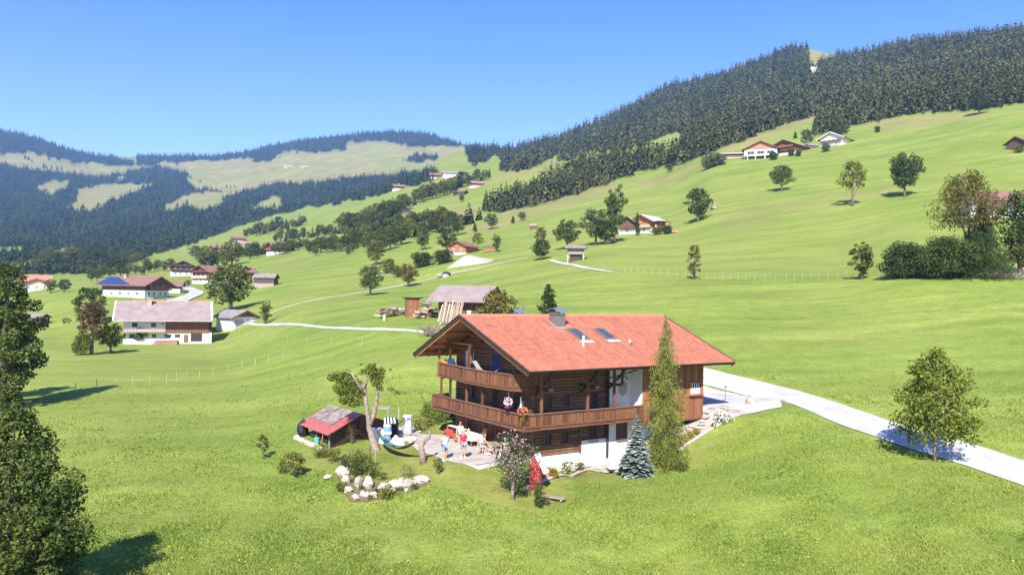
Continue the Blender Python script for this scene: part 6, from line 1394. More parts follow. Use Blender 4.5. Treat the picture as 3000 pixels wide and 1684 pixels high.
# woodshed
EVA, EVB = Vector((-15.66, 59.5, -9.7)), Vector((-12.44, 54.9, -9.7)); RD, RC = Vector((-14.1, 62.6, -8.7)), Vector((-10.7, 58.1, -8.7))
gx, gy = (EVA.x+RC.x)/2, (EVA.y+RC.y)/2; gz = float(terr(gx, gy)); zg = min(gz, -10.9); O_ = Vector((gx, gy, zg))
ws = empty('woodshed', tuple(O_), 0, 'low woodshed with a grey boarded roof edged by red sheets left of the gnarled tree', 'shed')
A, B, C_, D_ = [p-O_ for p in (EVA, EVB, RC, RD)]; n_ = Vector((0, 0, .06))
def lerp2(a, b): 
    p = A.lerp(B, a); q = D_.lerp(C_, a); return p.lerp(q, b)
rfm = MB().hexa([tuple(A-n_), tuple(B-n_), tuple(C_-n_), tuple(D_-n_)], [tuple(A), tuple(B), tuple(C_), tuple(D_)]).build('roof', MT['redroof'], ws)
rows_, cols_ = 6, 8
for i in range(rows_):
    for j in range(cols_):
        a0, a1 = .05+.72*j/cols_, .05+.72*(j+1)/cols_-.006; b0, b1 = .33+.67*i/rows_, .33+.67*(i+1)/rows_-.008
        q = [lerp2(a0, b0), lerp2(a1, b0), lerp2(a1, b1), lerp2(a0, b1)]; z_ = Vector((0, 0, .02+rh.uniform(0, .015)))
        MB().hexa([tuple(p+z_) for p in q], [tuple(p+z_+Vector((0, 0, .02))) for p in q]).build('roof_sheet', MT['grey'], rfm)
back = Vector((1.55, 3.1, -1.0)); off_ = Vector((1.6, 3.1, -1.0))
MB().hexa([tuple(D_-n_), tuple(C_-n_), tuple(C_+back-n_), tuple(D_+back-n_)], [tuple(D_), tuple(C_), tuple(C_+back), tuple(D_+back)]).build('roof', MT['redroof'], ws)
gv = lambda p, z=0: Vector((p.x, p.y, z-.25))
iA, iB, iC, iD = lerp2(.08, .12), lerp2(.92, .12), lerp2(.92, 1), lerp2(.08, 1); E1, E2 = iC+back*.9, iD+back*.9
def quadwall(p, q, zt1, zt2, nm, mt, t=.1, zb=0):
    d = (q-p); d.z = 0; nn = Vector((d.y, -d.x, 0)).normalized()*t
    return MB().hexa([(p.x, p.y, zb-.3), (q.x, q.y, zb-.3), (q.x+nn.x, q.y+nn.y, zb-.3), (p.x+nn.x, p.y+nn.y, zb-.3)], [(p.x, p.y, zt1), (q.x, q.y, zt2), (q.x+nn.x, q.y+nn.y, zt2), (p.x+nn.x, p.y+nn.y, zt1)]).build(nm, MT[mt], ws)
quadwall(iC, E1, iC.z-.1, E1.z-.1, 'wall', 'oldwood'); quadwall(iD, E2, iD.z-.1, E2.z-.1, 'wall', 'oldwood'); quadwall(E1, E2, E1.z-.1, E2.z-.1, 'wall', 'oldwood'); quadwall(iD, iC, iD.z-.1, iC.z-.1, 'back_wall', 'dark')
quadwall(iB, iC, iB.z-.1, iC.z-.1, 'wall', 'dark')
for p in (iA, iB, iA.lerp(iB, .5)): MB().tube([(p.x, p.y, -.3), (p.x, p.y, p.z)], .06, 6).build('post', MT['palebark'], ws)
for i in range(40):
    p = iA.lerp(iB, .08+.84*(i % 14)/14); z_ = .08+.16*(i//14)
    MB().tube([(p.x+.2, p.y+.4, z_), (p.x+.45, p.y+.85, z_)], .075, 6).build('firewood_log', MT['palewood'], ws)
for i in range(13):
    p = EVA.lerp(EVB, .1+i*.075)+Vector((-.25, -.3, 0)); q = MB(); sph(q, (0, 0, .1), .24, 7, 5, (1.1, 1, .8), .18, r1)
    zt_ = float(terr(p.x, p.y)); tag(q.build('boulder', MT['stone'], None, (p.x, p.y, max(zt_, -20))), 'small white stone in the row along the open front of the woodshed', 'stone', 'white stones edging the woodshed')
p = EVA+Vector((.3, .1, 0)); z_ = float(terr(p.x, p.y)); q = MB(); sph(q, (0, 0, .5), .55, 9, 7, (.8, .8, 1.3), .12, r1); tag(q.build('tarp_bundle', MT['black'], None, (p.x, p.y, z_)), 'dark plastic-wrapped bundle at the left end of the woodshed', 'bundle')
tag(MB().tube([(0, 0, 0), (0, 0, .45)], [.16, .2], 10).build('bucket', MT['teal'], None, hit(928, 1300)), 'small green bucket in front of the dark wrapped bundle', 'bucket')
tag(MB().beam((0, 0, 0), (.15, 0, 1.0), .25, .05).build('pale_board', MT['orangeroof'], None, hit(941, 1308)), 'short reddish board standing at the woodshed front', 'board')
# gnarled old tree
x, y, z = hit(1098, 1318); k = y/FPX
def q_(px, py, dy=0): return ((px-1098)*k, dy, -(py-1318)*k)
gt = empty('old_fruit_tree', (x, y, z), 0, 'gnarled half-bare old fruit tree with pale forked trunk beside the woodshed', 'tree')
tm = MB(); tm.tube([q_(1104, 1330), q_(1100, 1312), q_(1090, 1285, .1), q_(1080, 1255, .1), q_(1078, 1225), q_(1072, 1195, -.1), q_(1068, 1160), q_(1064, 1125, .1), q_(1066, 1105)], [.36, .3, .24, .2, .17, .15, .12, .09, .05], 9)
tm.tube([q_(1080, 1245), q_(1092, 1215, .3), q_(1098, 1180, .4), q_(1100, 1150, .3), q_(1098, 1110, .3), q_(1093, 1070, .2), q_(1104, 1050, .2)], [.2, .15, .12, .11, .09, .06, .03], 7)
tm.tube([q_(1068, 1160), q_(1045, 1120, -.3), q_(1030, 1095, -.4), q_(1005, 1085, -.3)], [.12, .09, .06, .02], 6)
tm.tube([q_(1066, 1130), q_(1040, 1140, .3), q_(1015, 1140, .3)], [.08, .05, .02], 6); tm.tube([q_(1100, 1150), q_(1125, 1140, .3), q_(1160, 1145, .5), q_(1182, 1155, .5)], [.06, .035, .02, .01], 5)
tm.tube([q_(1066, 1140), q_(1076, 1110, -.3), q_(1088, 1085, -.3)], [.07, .05, .03], 5)
tm.tube([q_(1098, 1120), q_(1120, 1095, .3), q_(1140, 1085, .4)], [.04, .025, .01], 5)
tm.build('trunk', MT['palebark'], gt, smooth=True)
bl = []; rg = random.Random(5)
for px, py, r_ in ((1000, 1120, 24), (985, 1105, 20), (1012, 1142, 30), (1030, 1150, 26), (1040, 1130, 20), (995, 1150, 18), (1020, 1165, 18), (1085, 1090, 22), (1098, 1100, 26), (1100, 1120, 20), (1075, 1080, 14), (1088, 1070, 12), (1045, 1172, 18), (968, 1108, 14), (1030, 1110, 16), (1012, 1095, 14), (1008, 1172, 16), (1035, 1180, 18), (1060, 1088, 10), (1112, 1085, 12), (1110, 1140, 10), (990, 1138, 18), (1052, 1150, 16)):
    c = q_(px, py, rg.uniform(-.4, .4)); bl.append((c[0], c[1], c[2], r_*k, r_*k, r_*k*.8))
link('crown', crown_mesh('crown', bl, 6500, .07, LF['fresh'], 88, .6), gt)
sp_ = []
for px, py, r_ in ((1140, 1140, 14), (1160, 1150, 14), (1178, 1155, 8), (1138, 1083, 8), (1050, 1095, 12), (1050, 1070, 7), (1045, 1185, 16)): c = q_(px, py, .3); sp_.append((c[0], c[1], c[2], r_*k, r_*k, r_*k*.6))
link('sparse_twig_leaves', crown_mesh('sparse_twig_leaves', sp_, 420, .055, LF['olive'], 89, .8), gt)
# carved stump and hammock
x2, y2, z2 = hit(1240, 1355); sx_ = Vector((x2, y2, z2)); k = y2/FPX
s_ = MB().tube([(0, 0, -.1), (-.06, 0, .55), (-.16, 0, 1.1), (-.1, 0, 1.35)], [.24, .2, .17, .12], 8).tube([(-.14, 0, 1.05), (.1, .1, 1.4), (.32, .1, 1.6), (.38, .1, 2.0)], [.13, .12, .12, .11], 7).tube([(-.14, 0, 1.1), (-.4, 0, 1.3), (-.62, -.05, 1.3)], [.1, .08, .03], 6).build('tree_stump', MT['palebark'], None, (x2, y2, z2), smooth=True)
tag(s_, 'pale pruned tree stump with an upturned branch holding the hammock', 'stump')
a = Vector((x, y, z))+Vector(q_(1098, 1318)) ; pa = Vector((x+.15, y-.1, z+1.25)); pb = Vector((x2-.5, y2, z2+1.3)); hm = empty('hammock', tuple(pa), 0, 'green striped hammock slung between the gnarled tree and the stump', 'hammock')
d = pb-pa; nseg = 22; V = []
for i in range(nseg+1):
    t = i/nseg; s = 4*t*(1-t); c = d*t+Vector((0, 0, -s*.75)); w = .04+.24*math.sin(math.pi*t)**.7 if 0 < t < 1 else .03
    nn = Vector((-d.y, d.x, 0)).normalized()*w; V.append((c, nn))
for i in range(nseg):
    (c0, n0), (c1, n1) = V[i], V[i+1]; mb = MB(); u_ = Vector((0, 0, .10)) 
    mb.hexa([tuple(c0-n0+u_), tuple(c0-Vector((0, 0, .02))), tuple(c1-Vector((0, 0, .02))), tuple(c1-n1+u_)], [tuple(c0-n0+u_*1.2), tuple(c0), tuple(c1), tuple(c1-n1+u_*1.2)]).hexa([tuple(c0-Vector((0, 0, .02))), tuple(c0+n0+u_), tuple(c1+n1+u_), tuple(c1-Vector((0, 0, .02)))], [tuple(c0), tuple(c0+n0+u_*1.2), tuple(c1+n1+u_*1.2), tuple(c1)])
    mb.build('cloth_band', MT['green' if (i//2) % 2 else 'dark'], hm)
# objects between shed and house
e = empty('garden_grill', hit(1134, 1302), .2, 'blue and white striped-top garden stand beside the gnarled tree', 'garden stand')
MB().tube([(0, 0, 0), (0, 0, .75)], [.26, .24], 12).build('base', MT['ltblue'], e); MB().tube([(.0, 0, .75), (0, 0, .95)], [.32, .32], 12).build('shelf', MT['white'], e)
MB().tube([(0, 0, .95), (0, 0, 1.3)], [.3, .28], 12).build('blue_drum', MT['ltblue'], e); MB().tube([(0, 0, 1.3), (0, 0, 1.6)], [.28, .22], 12).build('white_drum', MT['white'], e)
for i in range(8): MB().box(-.055, .055, -.42, .42, 0, .1).build('striped_top', MT['black' if i % 2 else 'white'], e, (-.3+i*.11+.12, .1, 1.62+.02*(i % 2)), (.25, 0, 0))
tag(MB().box(-.34, .34, -.3, .3, 0, 1.15).build('black_cover', MT['black'], None, (lambda q: (q[0], q[1], q[2]+.35))(hit(1151, 1290))), 'black-covered upright object right behind the blue and white stand', 'covered object')
tag(MB().box(-.45, .35, -.35, .35, 0, .95).box(-.45, .35, -.37, .37, .95, 1.0).build('white_cabinet', MT['white'], None, hit(1112, 1296), (0, 0, .3)), 'white low cabinet left of the blue and white stand', 'cabinet')
e = empty('white_slatted_unit', hit(1194, 1272), rad(-15), 'tall white slatted box standing on the pale sand in front of the vegetable border', 'box')
MB().box(-.3, .3, -.22, .22, 0, 1.45).build('case', MT['white'], e)
for i in range(9): MB().box(-.26, .26, -.025, .0, 0, .07).build('slat', MT['paleroof'], e, (0, -.225, .12+i*.14), (.4, 0, 0))
tag(MB().box(-.9, .9, -.35, .35, 0, .28).build('stone_slab', MT['pinkplaster'], None, hit(1180, 1290), (0, 0, .3)), 'low reddish stone slab beside the white slatted box', 'slab')
tag(MB().hexa([(-.5, -.3, 0), (.6, -.3, 0), (.6, .4, 0), (-.5, .4, 0)], [(-.1, 0, .6), (0, 0, .6), (0, .2, .6), (-.1, .2, .6)]).build('white_cloth_heap', MT['white'], None, hit(1160, 1300)), 'white crumpled sheet on the ground right of the blue and white stand', 'sheet')
e = empty('rabbit_run', hit(1130, 1240), rad(5), 'wire cage with a small plank roof behind the gnarled tree', 'cage')
MB().box(-1.1, .3, -.4, .4, 1.2, 1.28).build('roof', MT['grey'], e)
for a_, b_ in ((-1, -.3), (.2, -.3), (-1, .3), (.2, .3), (1.0, -.3), (1.0, .3)): MB().box(-.025, .025, -.025, .025, 0, 1.25).build('post', MT['post'], e, (a_, b_, 0))
for i in range(9): MB().box(.2, 1.0, -.305, -.295, 0, .01).build('wire', MT['wire'], e, (0, 0, .15+i*.13))
# trellis stakes in the lower garden
for i, (px, py) in enumerate(((1083, 1362), (1099, 1368))):
    tag(MB().tube([(0, 0, 0), (0, 0, 1.2)], .025, 5).build('garden_stake', MT['dark' if i == 0 else 'post'], None, hit(px, py)), ['dark thin garden stake below the gnarled tree', 'pale thin garden stake below the gnarled tree'][i], 'stake')
# terrace furniture
def at_t(u, v, dz=.07): return h2w(u, v, dz)
HZ3 = HZR
e = empty('bench', at_t(1.55, 3.2), HZR, 'long white-topped bench table against the gable wall left of the door', 'bench table')
MB().box(-.35, .35, -1.2, 1.3, .66, .72).build('table_top', MT['rail'], e); MB().box(-.3, .3, -1.15, 1.2, .72, .75).build('cloth', MT['white'], e)
for a_, b_ in ((-.3, -1.1), (.3, -1.1), (-.3, 1.2), (.3, 1.2)): MB().box(-.04, .04, -.04, .04, 0, .66).build('leg', MT['orange'], e, (a_, b_, 0))
tag(MB().box(-.28, .28, -.42, .42, .06, .5).box(-.3, .3, -.45, .45, .5, .55).build('wooden_box', MT['orange'], None, at_t(.75, 1.75), (0, 0, HZR)), 'orange wooden chest in front of the white-topped bench table', 'chest')
tag(MB().box(-.22, .22, -.3, .3, .06, .55).build('wooden_box', MT['redpaint'], None, at_t(.9, 3.6), (0, 0, HZR)), 'reddish box on the terrace behind the person in red', 'box')
e = empty('garden_table', at_t(.9, .5), HZR, 'white cloth-covered table on the terrace in front of the door', 'table')
MB().box(-.42, .42, -.75, .75, .7, .74).build('table_top', MT['rail'], e); MB().box(-.45, .45, -.78, .78, .35, .745).build('tablecloth', MT['white'], e)
for a_, b_ in ((-.35, -.68), (.35, -.68), (-.35, .68), (.35, .68)): MB().box(-.03, .03, -.03, .03, 0, .4).build('leg', MT['rail'], e, (a_, b_, 0))
tag(MB().tube([(0, 0, 0), (0, 0, .3), (0, 0, .34)], [.13, .03, .0], 8).build('napkin_cone', MT['flowery'], None, at_t(.9, .8, .82)), 'small pale yellow cone standing on the white table', 'cone')
tag(MB().hexa([(-.25, -.08, 0), (.25, -.08, 0), (.25, .08, 0), (-.25, .08, 0)], [(-.22, .35, 1.15), (.22, .35, 1.15), (.22, .4, 1.15), (-.22, .4, 1.15)]).build('door_ramp', MT['orange'], None, at_t(1.2, -.35), (0, 0, HZR-math.pi/2)), 'orange deckchair back leaning beside the entrance door', 'deckchair')
e = empty('garden_table', at_t(.3, -3.6), HZR, 'garden table at the right end of the terrace with two people sitting at it', 'table')
MB().box(-.45, .45, -.8, .8, .7, .74).build('table_top', MT['palewood'], e)
for a_, b_ in ((-.38, -.7), (.38, -.7), (-.38, .7), (.38, .7)): MB().box(-.03, .03, -.03, .03, 0, .7).build('leg', MT['palewood'], e, (a_, b_, 0))
def chair(u, v, rz, label, mt='palewood'):
    e = empty('garden_chair', at_t(u, v), rz, label, 'chair')
    MB().box(-.22, .22, -.22, .22, .42, .46).build('seat', MT[mt], e); MB().box(-.22, .22, .2, .24, .46, .95).build('backrest', MT[mt], e)
    for a_, b_ in ((-.2, -.2), (.2, -.2), (-.2, .2), (.2, .2)): MB().box(-.02, .02, -.02, .02, 0, .42).build('leg', MT[mt], e, (a_, b_, 0))
    return e
SA, SB = (-.15, -2.7), (.2, -4.95)
chair(*SA, HZR+rad(-160+180), 'garden chair under the seated person nearer the door'); chair(*SB, HZR+rad(180), 'garden chair under the seated person at the house corner')
bushy(0, 0, 1, 1, 'green', 'potted plant against the wall at the house corner', 260, .045, 95, pos=at_t(1.6, -4.3), name='potted_plant', cat='potted plant', stem=False) if 0 else None
pp = empty('potted_plant', at_t(1.65, -4.55), 0, 'small pale green potted plant at the house corner on the terrace', 'potted plant')
MB().tube([(0, 0, 0), (0, 0, .3)], [.14, .18], 8).build('pot', MT['orangeroof'], pp); link('foliage', crown_mesh('foliage', [(0, 0, .55, .26, .26, .25)], 160, .05, LF['fresh'], 9, .5), pp)
# hanging baskets and balcony things
def basket(u, v, h, label, cols, r=.27, trail=None):
    e = empty('flower_basket', h2w(u, v, h), HZR, label, 'hanging flowers')
    MB().tube([(0, 0, 0), (0, 0, .55)], .012, 4).build('chain', MT['metal'], e)
    q = MB(); sph(q, (0, 0, -.15), r*.7, 9, 6, (1, 1, .7)); q.build('bowl', MT['soil'], e)
    link('foliage', crown_mesh('foliage', [(0, 0, -.1, r, r, r*.8)], 260, .045, LF['fresh'], 11, .5), e)
    for c, n, cx in cols:
        m = MB(); rr = random.Random(n+len(c))
        for i in range(n):
            a = rr.uniform(0, 6.28); t = math.acos(rr.uniform(-.8, 1)); m_ = r*1.03; sph(m, (cx[0]+m_*math.sin(t)*math.cos(a)*cx[2], cx[1]*0+m_*math.sin(t)*math.sin(a)*cx[2], -.1+cx[1]+m_*math.cos(t)*.8*cx[2]), .05, 5, 3)
        o = m.build('flower', MT[c], e); o['kind'] = 'stuff'
    if trail: link('trailing_leaves', crown_mesh('trailing_leaves', [(0, 0, -.55, .14, .14, .4)], 260, .05, LF['yellow'], 12, .5), e)
    return e
basket(.5, -4.75, 3.72, 'hanging basket of white and pink flowers with a purple clump under the upper balcony corner', [('flowerw', 40, (0, 0, 1)), ('flowerp', 26, (-.05, .1, 1)), ('flowerv', 30, (-.08, -.22, .6))])
basket(.55, -6.3, 3.35, 'orange flower basket with yellow-green trailing leaves at the lower balcony corner', [('flowero', 60, (0, .0, 1.15))], trail=1)
basket(.75, -5.9, 3.15, 'pale orange flower bowl standing on the balcony corner left of the trailing one', [('flowero', 26, (0, 0, .9)), ('flowerp', 20, (0, 0, 1))], r=.22)
tag(MB().tube([(0, 0, 0), (0, 0, .25), (0, 0, .7)], [.16, .05, .015], 8).build('lantern', MT['metal'], None, h2w(.95, -5.5, 3.35)), 'pale cone-shaped lantern hanging over the balcony corner', 'lantern')
tag(MB().hexa([(-.3, -.3, 0), (.3, -.3, 0), (.3, .3, 0), (-.3, .3, 0)], [(-.2, -.1, .4), (.2, -.1, .4), (.2, .15, .4), (-.2, .15, .4)]).build('cushion', MT['palewood'], None, h2w(1.2, 4.6, 5.2), (0, 0, HZR)), 'orange-beige cushion at the left end of the upper balcony', 'cushion') if 0 else None
e = empty('deck_chair', h2w(1.3, 4.5, 4.5), HZR, 'orange wooden deckchair at the left end of the upper balcony', 'deckchair')
MB().beam((-.2, -.5, .3), (-.2, .4, 1.15), .45, .04).build('backrest', MT['orange'], e); MB().box(-.45, .05, -.9, -.3, .3, .36).build('seat', MT['orange'], e)
for a_, b_ in ((-.4, -.85), (0, -.85), (-.4, -.3), (0, -.3)): MB().box(-.02, .02, -.02, .02, 0, .3).build('leg', MT['orange'], e, (a_, b_, 0))
e = empty('balcony_table', h2w(1.3, 2.3, 4.5), HZR, 'pale wooden table on the upper balcony', 'table')
MB().box(-.35, .35, -.5, .5, .68, .72).build('table_top', MT['palewood'], e)
for a_, b_ in ((-.3, -.45), (.3, -.45), (-.3, .45), (.3, .45)): MB().box(-.025, .025, -.025, .025, 0, .68).build('leg', MT['palewood'], e, (a_, b_, 0))
e = empty('balcony_chair', h2w(1.1, 3.6, 4.5), HZR, 'white chair with a blue towel over its back on the upper balcony', 'chair')
MB().box(-.22, .22, -.22, .22, .42, .47).build('seat', MT['white'], e); MB().box(-.24, .24, .2, .24, .47, 1.05).build('backrest', MT['white'], e); MB().box(-.25, .25, .14, .3, .9, 1.3).build('towel', MT['blue'], e)
for a_, b_ in ((-.2, -.2), (.2, -.2), (-.2, .2), (.2, .2)): MB().box(-.02, .02, -.02, .02, 0, .42).build('leg', MT['white'], e, (a_, b_, 0))
e = empty('balcony_chair', h2w(1.0, 1.3, 4.5), HZR+.5, 'pale wooden folding chair at the right of the balcony table', 'chair')
MB().box(-.22, .22, -.22, .22, .42, .46).build('seat', MT['palewood'], e); MB().beam((0, -.2, .45), (0, -.4, 1.15), .42, .03).build('backrest', MT['palewood'], e)
for a_, b_ in ((-.2, -.2), (.2, -.2), (-.2, .2), (.2, .2)): MB().box(-.02, .02, -.02, .02, 0, .42).build('leg', MT['palewood'], e, (a_, b_, 0))
q = MB(); hpts = [(.9, .2, 5.9), (.95, -.3, 5.45), (1.0, -1.0, 5.1), (1.1, -1.8, 5.1), (1.3, -2.6, 5.6)]
for a_, b_ in zip(hpts[:-1], hpts[1:]): q.beam(a_, b_, .35, .04)
tag(q.build('hammock_chair', MT['greycloth'], None, h2w(0, 0, 0), (0, 0, HZR)), 'grey-white hanging cloth slung across the right part of the upper balcony', 'hammock')
# ------------------------------------------------------------ people
def skin_obj(name, verts, edges, radii, mat, parent, root=0, sub=1):
    me = bpy.data.meshes.new(name); me.from_pydata([tuple(v) for v in verts], edges, []); me.materials.append(MT[mat])
    o = link(name, me, parent); o.modifiers.new('skin', 'SKIN').use_smooth_shade = True
    for i, r in enumerate(radii):
        sv = me.skin_vertices[0].data[i]; sv.radius = (r, r) if not isinstance(r, tuple) else r; sv.use_root = (i == root)
    sb = o.modifiers.new('sub', 'SUBSURF'); sb.levels = sb.render_levels = sub
    return o
def person(loc, rz, label, top, bottom, hair, pose, sleeves=.5, shorts=True):
    """pose: dict of joints in metres (x right, y forward is -y)"""
    e = empty('person', loc, rz, label, 'person')
    J = dict(pel=(0, 0, .95), spn=(0, 0, 1.15), che=(0, 0, 1.36), nck=(0, 0, 1.5), hd0=(0, -.01, 1.58), hd1=(0, -.02, 1.68), sL=(-.19, 0, 1.42), sR=(.19, 0, 1.42), eL=(-.25, .02, 1.14), eR=(.25, .02, 1.14), wL=(-.26, -.06, .9), wR=(.26, -.06, .9),
             hL=(-.1, 0, .92), hR=(.1, 0, .92), kL=(-.11, -.02, .5), kR=(.11, -.02, .5), aL=(-.12, .02, .08), aR=(.12, .02, .08), tL=(-.13, -.16, .03), tR=(.13, -.16, .03))
    J.update(pose); J = {k: Vector(v) for k, v in J.items()}
    names = []; V = []; R = []; E = []
    def add(n, p, r): names.append(n); V.append(p); R.append(r); return len(V)-1
    rad_ = dict(pel=(.15, .12), spn=(.13, .1), che=(.15, .11), nck=.055, hd0=.075, hd1=.088, sL=.06, sR=.06, eL=.042, eR=.042, wL=.028, wR=.028, hL=.085, hR=.085, kL=.058, kR=.058, aL=.04, aR=.04, tL=.035, tR=.035)
    ids = {n: add(n, J[n], rad_[n]) for n in rad_}
    for a, b in (('pel', 'spn'), ('spn', 'che'), ('che', 'nck'), ('nck', 'hd0'), ('hd0', 'hd1'), ('che', 'sL'), ('che', 'sR'), ('sL', 'eL'), ('sR', 'eR'), ('eL', 'wL'), ('eR', 'wR'), ('pel', 'hL'), ('pel', 'hR'), ('hL', 'kL'), ('hR', 'kR'), ('kL', 'aL'), ('kR', 'aR'), ('aL', 'tL'), ('aR', 'tR')): E.append((ids[a], ids[b]))
    hdir = (J['hd1']-J['hd0']).normalized(); top_ = add('top', J['hd1']+hdir*.06, .06); E.append((ids['hd1'], top_))
    fw_ = Vector((0, -1, -.15)); ns = add('nose', (J['hd0']+J['hd1'])/2+fw_*.1, .014); E.append((ids['hd0'], ns))
    for s in 'LR':
        w = J['w'+s]; d = (w-J['e'+s]).normalized(); side = d.cross(Vector((0, 0, 1)));
        if side.length < .1: side = Vector((1, 0, 0))
        side.normalize(); pm_ = add('palm', w+d*.07, (.036, .02)); E.append((ids['w'+s], pm_)); c = w+d*.07
        for k_, L in ((-1.5, .07), (-.5, .085), (.5, .08), (1.5, .06)):
            a_ = add('f', c+side*k_*.02+d*.045, .010); b_ = add('f', c+side*k_*.022+d*(.045+L*.5)+Vector((0, 0, -.008)), .009); c_ = add('f', c+side*k_*.022+d*(.045+L)+Vector((0, -.012, -.02)), .008); E += [(pm_, a_), (a_, b_), (b_, c_)]
        a_ = add('thumb', c+side*(.04 if s == 'L' else -.04)-d*.01, .011); b_ = add('thumb', c+side*(.055 if s == 'L' else -.055)+d*.035, .009); E += [(pm_, a_), (a_, b_)]
    skin_obj('body', V, E, R, 'skin', e, 0, 1)
    hv = J['hd1']; q = MB(); sph(q, tuple(hv+hdir*.025+Vector((0, .018, 0))), .108, 10, 7, (.92, 1, 1)); q.build('hair', MT[hair], e, smooth=True)
    T = ['pel', 'spn', 'che', 'sL', 'sR']; tv = [J[n] for n in T]+[J['nck']-Vector((0, 0, .05)), J['sL'].lerp(J['eL'], sleeves), J['sR'].lerp(J['eR'], sleeves)]
    skin_obj('shirt', tv, [(0, 1), (1, 2), (2, 3), (2, 4), (2, 5), (3, 6), (4, 7)], [(.175, .145), (.165, .13), (.18, .135), .085, .085, .07, .068, .068], top, e, 0)
    f_ = .75 if shorts else .97
    def leg(s): 
        return J['h'+s].lerp(J['k'+s], 1) if shorts else J['k'+s]
    sv = [J['pel']+Vector((0, 0, .02)), J['hL'], J['hR'], J['hL'].lerp(J['kL'], .85), J['hR'].lerp(J['kR'], .85)]; se = [(0, 1), (0, 2), (1, 3), (2, 4)]; sr_ = [(.18, .15), .115, .115, .095, .095]
    if not shorts: sv += [J['kL'], J['kR'], J['aL'], J['aR']]; se += [(3, 5), (4, 6), (5, 7), (6, 8)]; sr_ += [.085, .085, .06, .06]
    skin_obj('shorts' if shorts else 'trousers', sv, se, sr_, bottom, e, 0)
    for s in 'LR': MB().box(-.05, .05, -.2, .09, 0, .09).build('shoe', MT['white'], e, tuple(Vector((J['a'+s].x, J['a'+s].y, J['a'+s].z-.085))))
    return e
person(hit(1303, 1348), rad(-150), 'person in a white shirt and pale blue shorts standing at the lawn edge', 'whiteshirt', 'jeans', 'hair', dict(eL=(-.3, -.08, 1.2), wL=(-.12, -.3, 1.15), eR=(.3, -.08, 1.2), wR=(.1, -.32, 1.18), kL=(-.14, -.08, .5), aL=(-.16, -.14, .09), tL=(-.17, -.3, .04), kR=(.1, .06, .5), aR=(.13, .16, .09), tR=(.13, .0, .04)))
person(at_t(-1.94, -3.27+.0, .06), rad(20), 'person in a red shirt and grey shorts standing on the terrace', 'redshirt', 'greycloth', 'greycloth', dict(eL=(-.3, -.06, 1.16), wL=(-.32, -.2, .98), eR=(.28, .08, 1.18), wR=(.2, -.1, 1.0)))
person(at_t(-.4, -.2, .06), rad(30), 'person with auburn hair in a pale top standing behind the one in red', 'whiteshirt', 'greycloth', 'redhair', dict(eR=(.3, -.1, 1.2), wR=(.25, -.32, 1.1), hd0=(0, -.04, 1.58), hd1=(0, -.08, 1.67)))
sit = dict(pel=(0, .05, .5), spn=(0, .06, .72), che=(0, .02, .94), nck=(0, -.02, 1.08), hd0=(0, -.05, 1.16), hd1=(0, -.08, 1.26), sL=(-.19, 0, 1.0), sR=(.19, 0, 1.0), eL=(-.25, -.12, .76), eR=(.25, -.12, .76), wL=(-.15, -.36, .78), wR=(.15, -.36, .78),
           hL=(-.1, 0, .5), hR=(.1, 0, .5), kL=(-.12, -.42, .5), kR=(.12, -.42, .5), aL=(-.12, -.42, .09), aR=(.12, -.42, .09), tL=(-.12, -.58, .04), tR=(.12, -.58, .04))
person(at_t(*SA, .06), HZR+rad(-160+180), 'seated person in a white patterned top with dark hair at the garden table', 'whiteshirt', 'greycloth', 'hair', sit)
person(at_t(*SB, .06), HZR+rad(180), 'fair-haired seated person in a white shirt at the house corner', 'whiteshirt', 'whiteshirt', 'fairhair', sit, shorts=False)
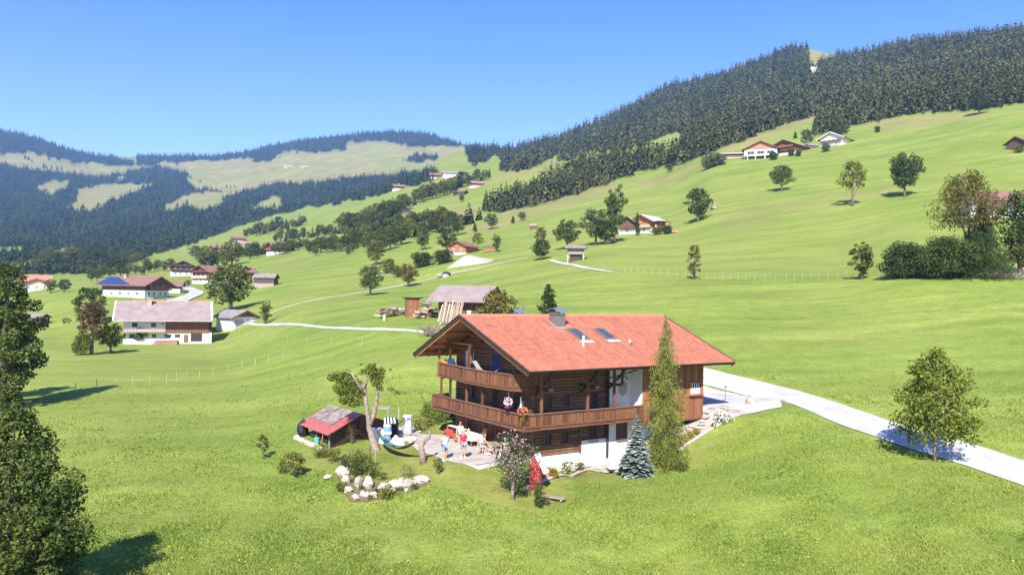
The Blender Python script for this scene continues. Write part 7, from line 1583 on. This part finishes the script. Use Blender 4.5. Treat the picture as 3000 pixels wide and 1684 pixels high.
# ------------------------------------------------------------ meadow grass as real tufts near the camera
def grass():
    rng = np.random.RandomState(55); n = 210000
    px = rng.uniform(-150, 3150, n); py = 1684+60-rng.rand(n)**1.0*(1684+60-1085)
    X, Y, Z, ok = hits(px, py, 12); lawn = inpoly(px, py, LAWN); u = (X-HX)*HD[0]+(Y-HY)*HD[1]; v = (X-HX)*HN[0]+(Y-HY)*HN[1]
    inh = (u > -3.6) & (u < 27) & (v > -9.0) & (v < 8.5); a = X/Y
    road = np.zeros(n, bool); RP = np.array([hit(*p)[:2] for p in ((3250, 1462), (3000, 1380), (2830, 1330), (2600, 1262), (2400, 1186), (2200, 1128), (2062, 1094))])
    for p, q in zip(RP[:-1], RP[1:]):
        d = q-p; t = np.clip(((X-p[0])*d[0]+(Y-p[1])*d[1])/(d@d), 0, 1); road |= np.hypot(X-p[0]-d[0]*t, Y-p[1]-d[1]*t) < 2.55
    k = ok & ~lawn & ~inh & ~road & (Y < 95) & (rng.rand(n) < np.interp(Y, [40, 90], [1, .12])); X, Y, Z = X[k], Y[k], Z[k]; n = len(X)
    den = vnoise(X/1.7, Y/1.7, 31)+.6*vnoise(X/.6, Y/.6, 32); h = np.clip(.085+.045*den+rng.uniform(-.03, .04, n), .03, .2)*np.interp(Y, [25, 60, 95], [1, 1.1, 1.3])
    ang = rng.rand(n)*6.28; w = h*.28*np.interp(Y, [25, 95], [1, 2.0]); lx_, ly_ = rng.normal(size=n)*.4*h, rng.normal(size=n)*.4*h
    b1 = np.stack([X-np.cos(ang)*w, Y-np.sin(ang)*w, Z-.02], 1); b2 = np.stack([X+np.cos(ang)*w, Y+np.sin(ang)*w, Z-.02], 1); t_ = np.stack([X+lx_, Y+ly_, Z+h], 1)
    m2 = np.stack([X+lx_*.2+np.cos(ang+1.6)*w*1.2, Y+ly_*.2+np.sin(ang+1.6)*w*1.2, Z-.02], 1); t2 = np.stack([X-ly_, Y+lx_, Z+h*.8], 1)
    V = np.stack([b1, b2, t_, b1*.5+b2*.5, m2, t2], 1).reshape(-1, 3); F = np.arange(len(V)).reshape(-1, 3)
    tint = np.clip(.45+.35*vnoise(X/4, Y/4, 33)+rng.normal(size=n)*.16, 0, 1)
    flower = (rng.rand(n) < .001*(1+2*(vnoise(X/6, Y/6, 40) > .2)))
    T = np.repeat(tint, 6)
    w_ = N('grass_blades'); t = w_.n('ShaderNodeAttribute', attribute_name='tint').outputs['Fac']; c = w_.ramp(t, [(0, (.16, .235, .04)), (.5, (.26, .33, .065)), (1, (.4, .42, .1))])
    d = w_.n('ShaderNodeBsdfDiffuse'); tr = w_.n('ShaderNodeBsdfTranslucent'); mx = w_.n('ShaderNodeMixShader'); mx.inputs[0].default_value = .35
    nr_ = w_.n('ShaderNodeNormal') if 0 else None
    w_.l(c, d.inputs[0]); w_.l(c, tr.inputs[0]); w_.l(d.outputs[0], mx.inputs[1]); w_.l(tr.outputs[0], mx.inputs[2]); w_.l(mx.outputs[0], w_.out.inputs[0]); w_.t.nodes.remove(w_.b)
    tag(link('meadow_grass', np_mesh('meadow_grass', V, F, w_.m, T)), kind='stuff')
    f = np.where(flower)[0]; P = np.stack([X[f], Y[f], Z[f]+h[f]+.01], 1); Vf, Ff = quads(P, np.tile([0, -.4, 1.], (len(f), 1))+rng.normal(size=(len(f), 3))*.2, .04, 1, rng)
    tag(link('meadow_flowers', np_mesh('meadow_flowers', Vf, Ff, MT['flowery'])), kind='stuff')
grass()
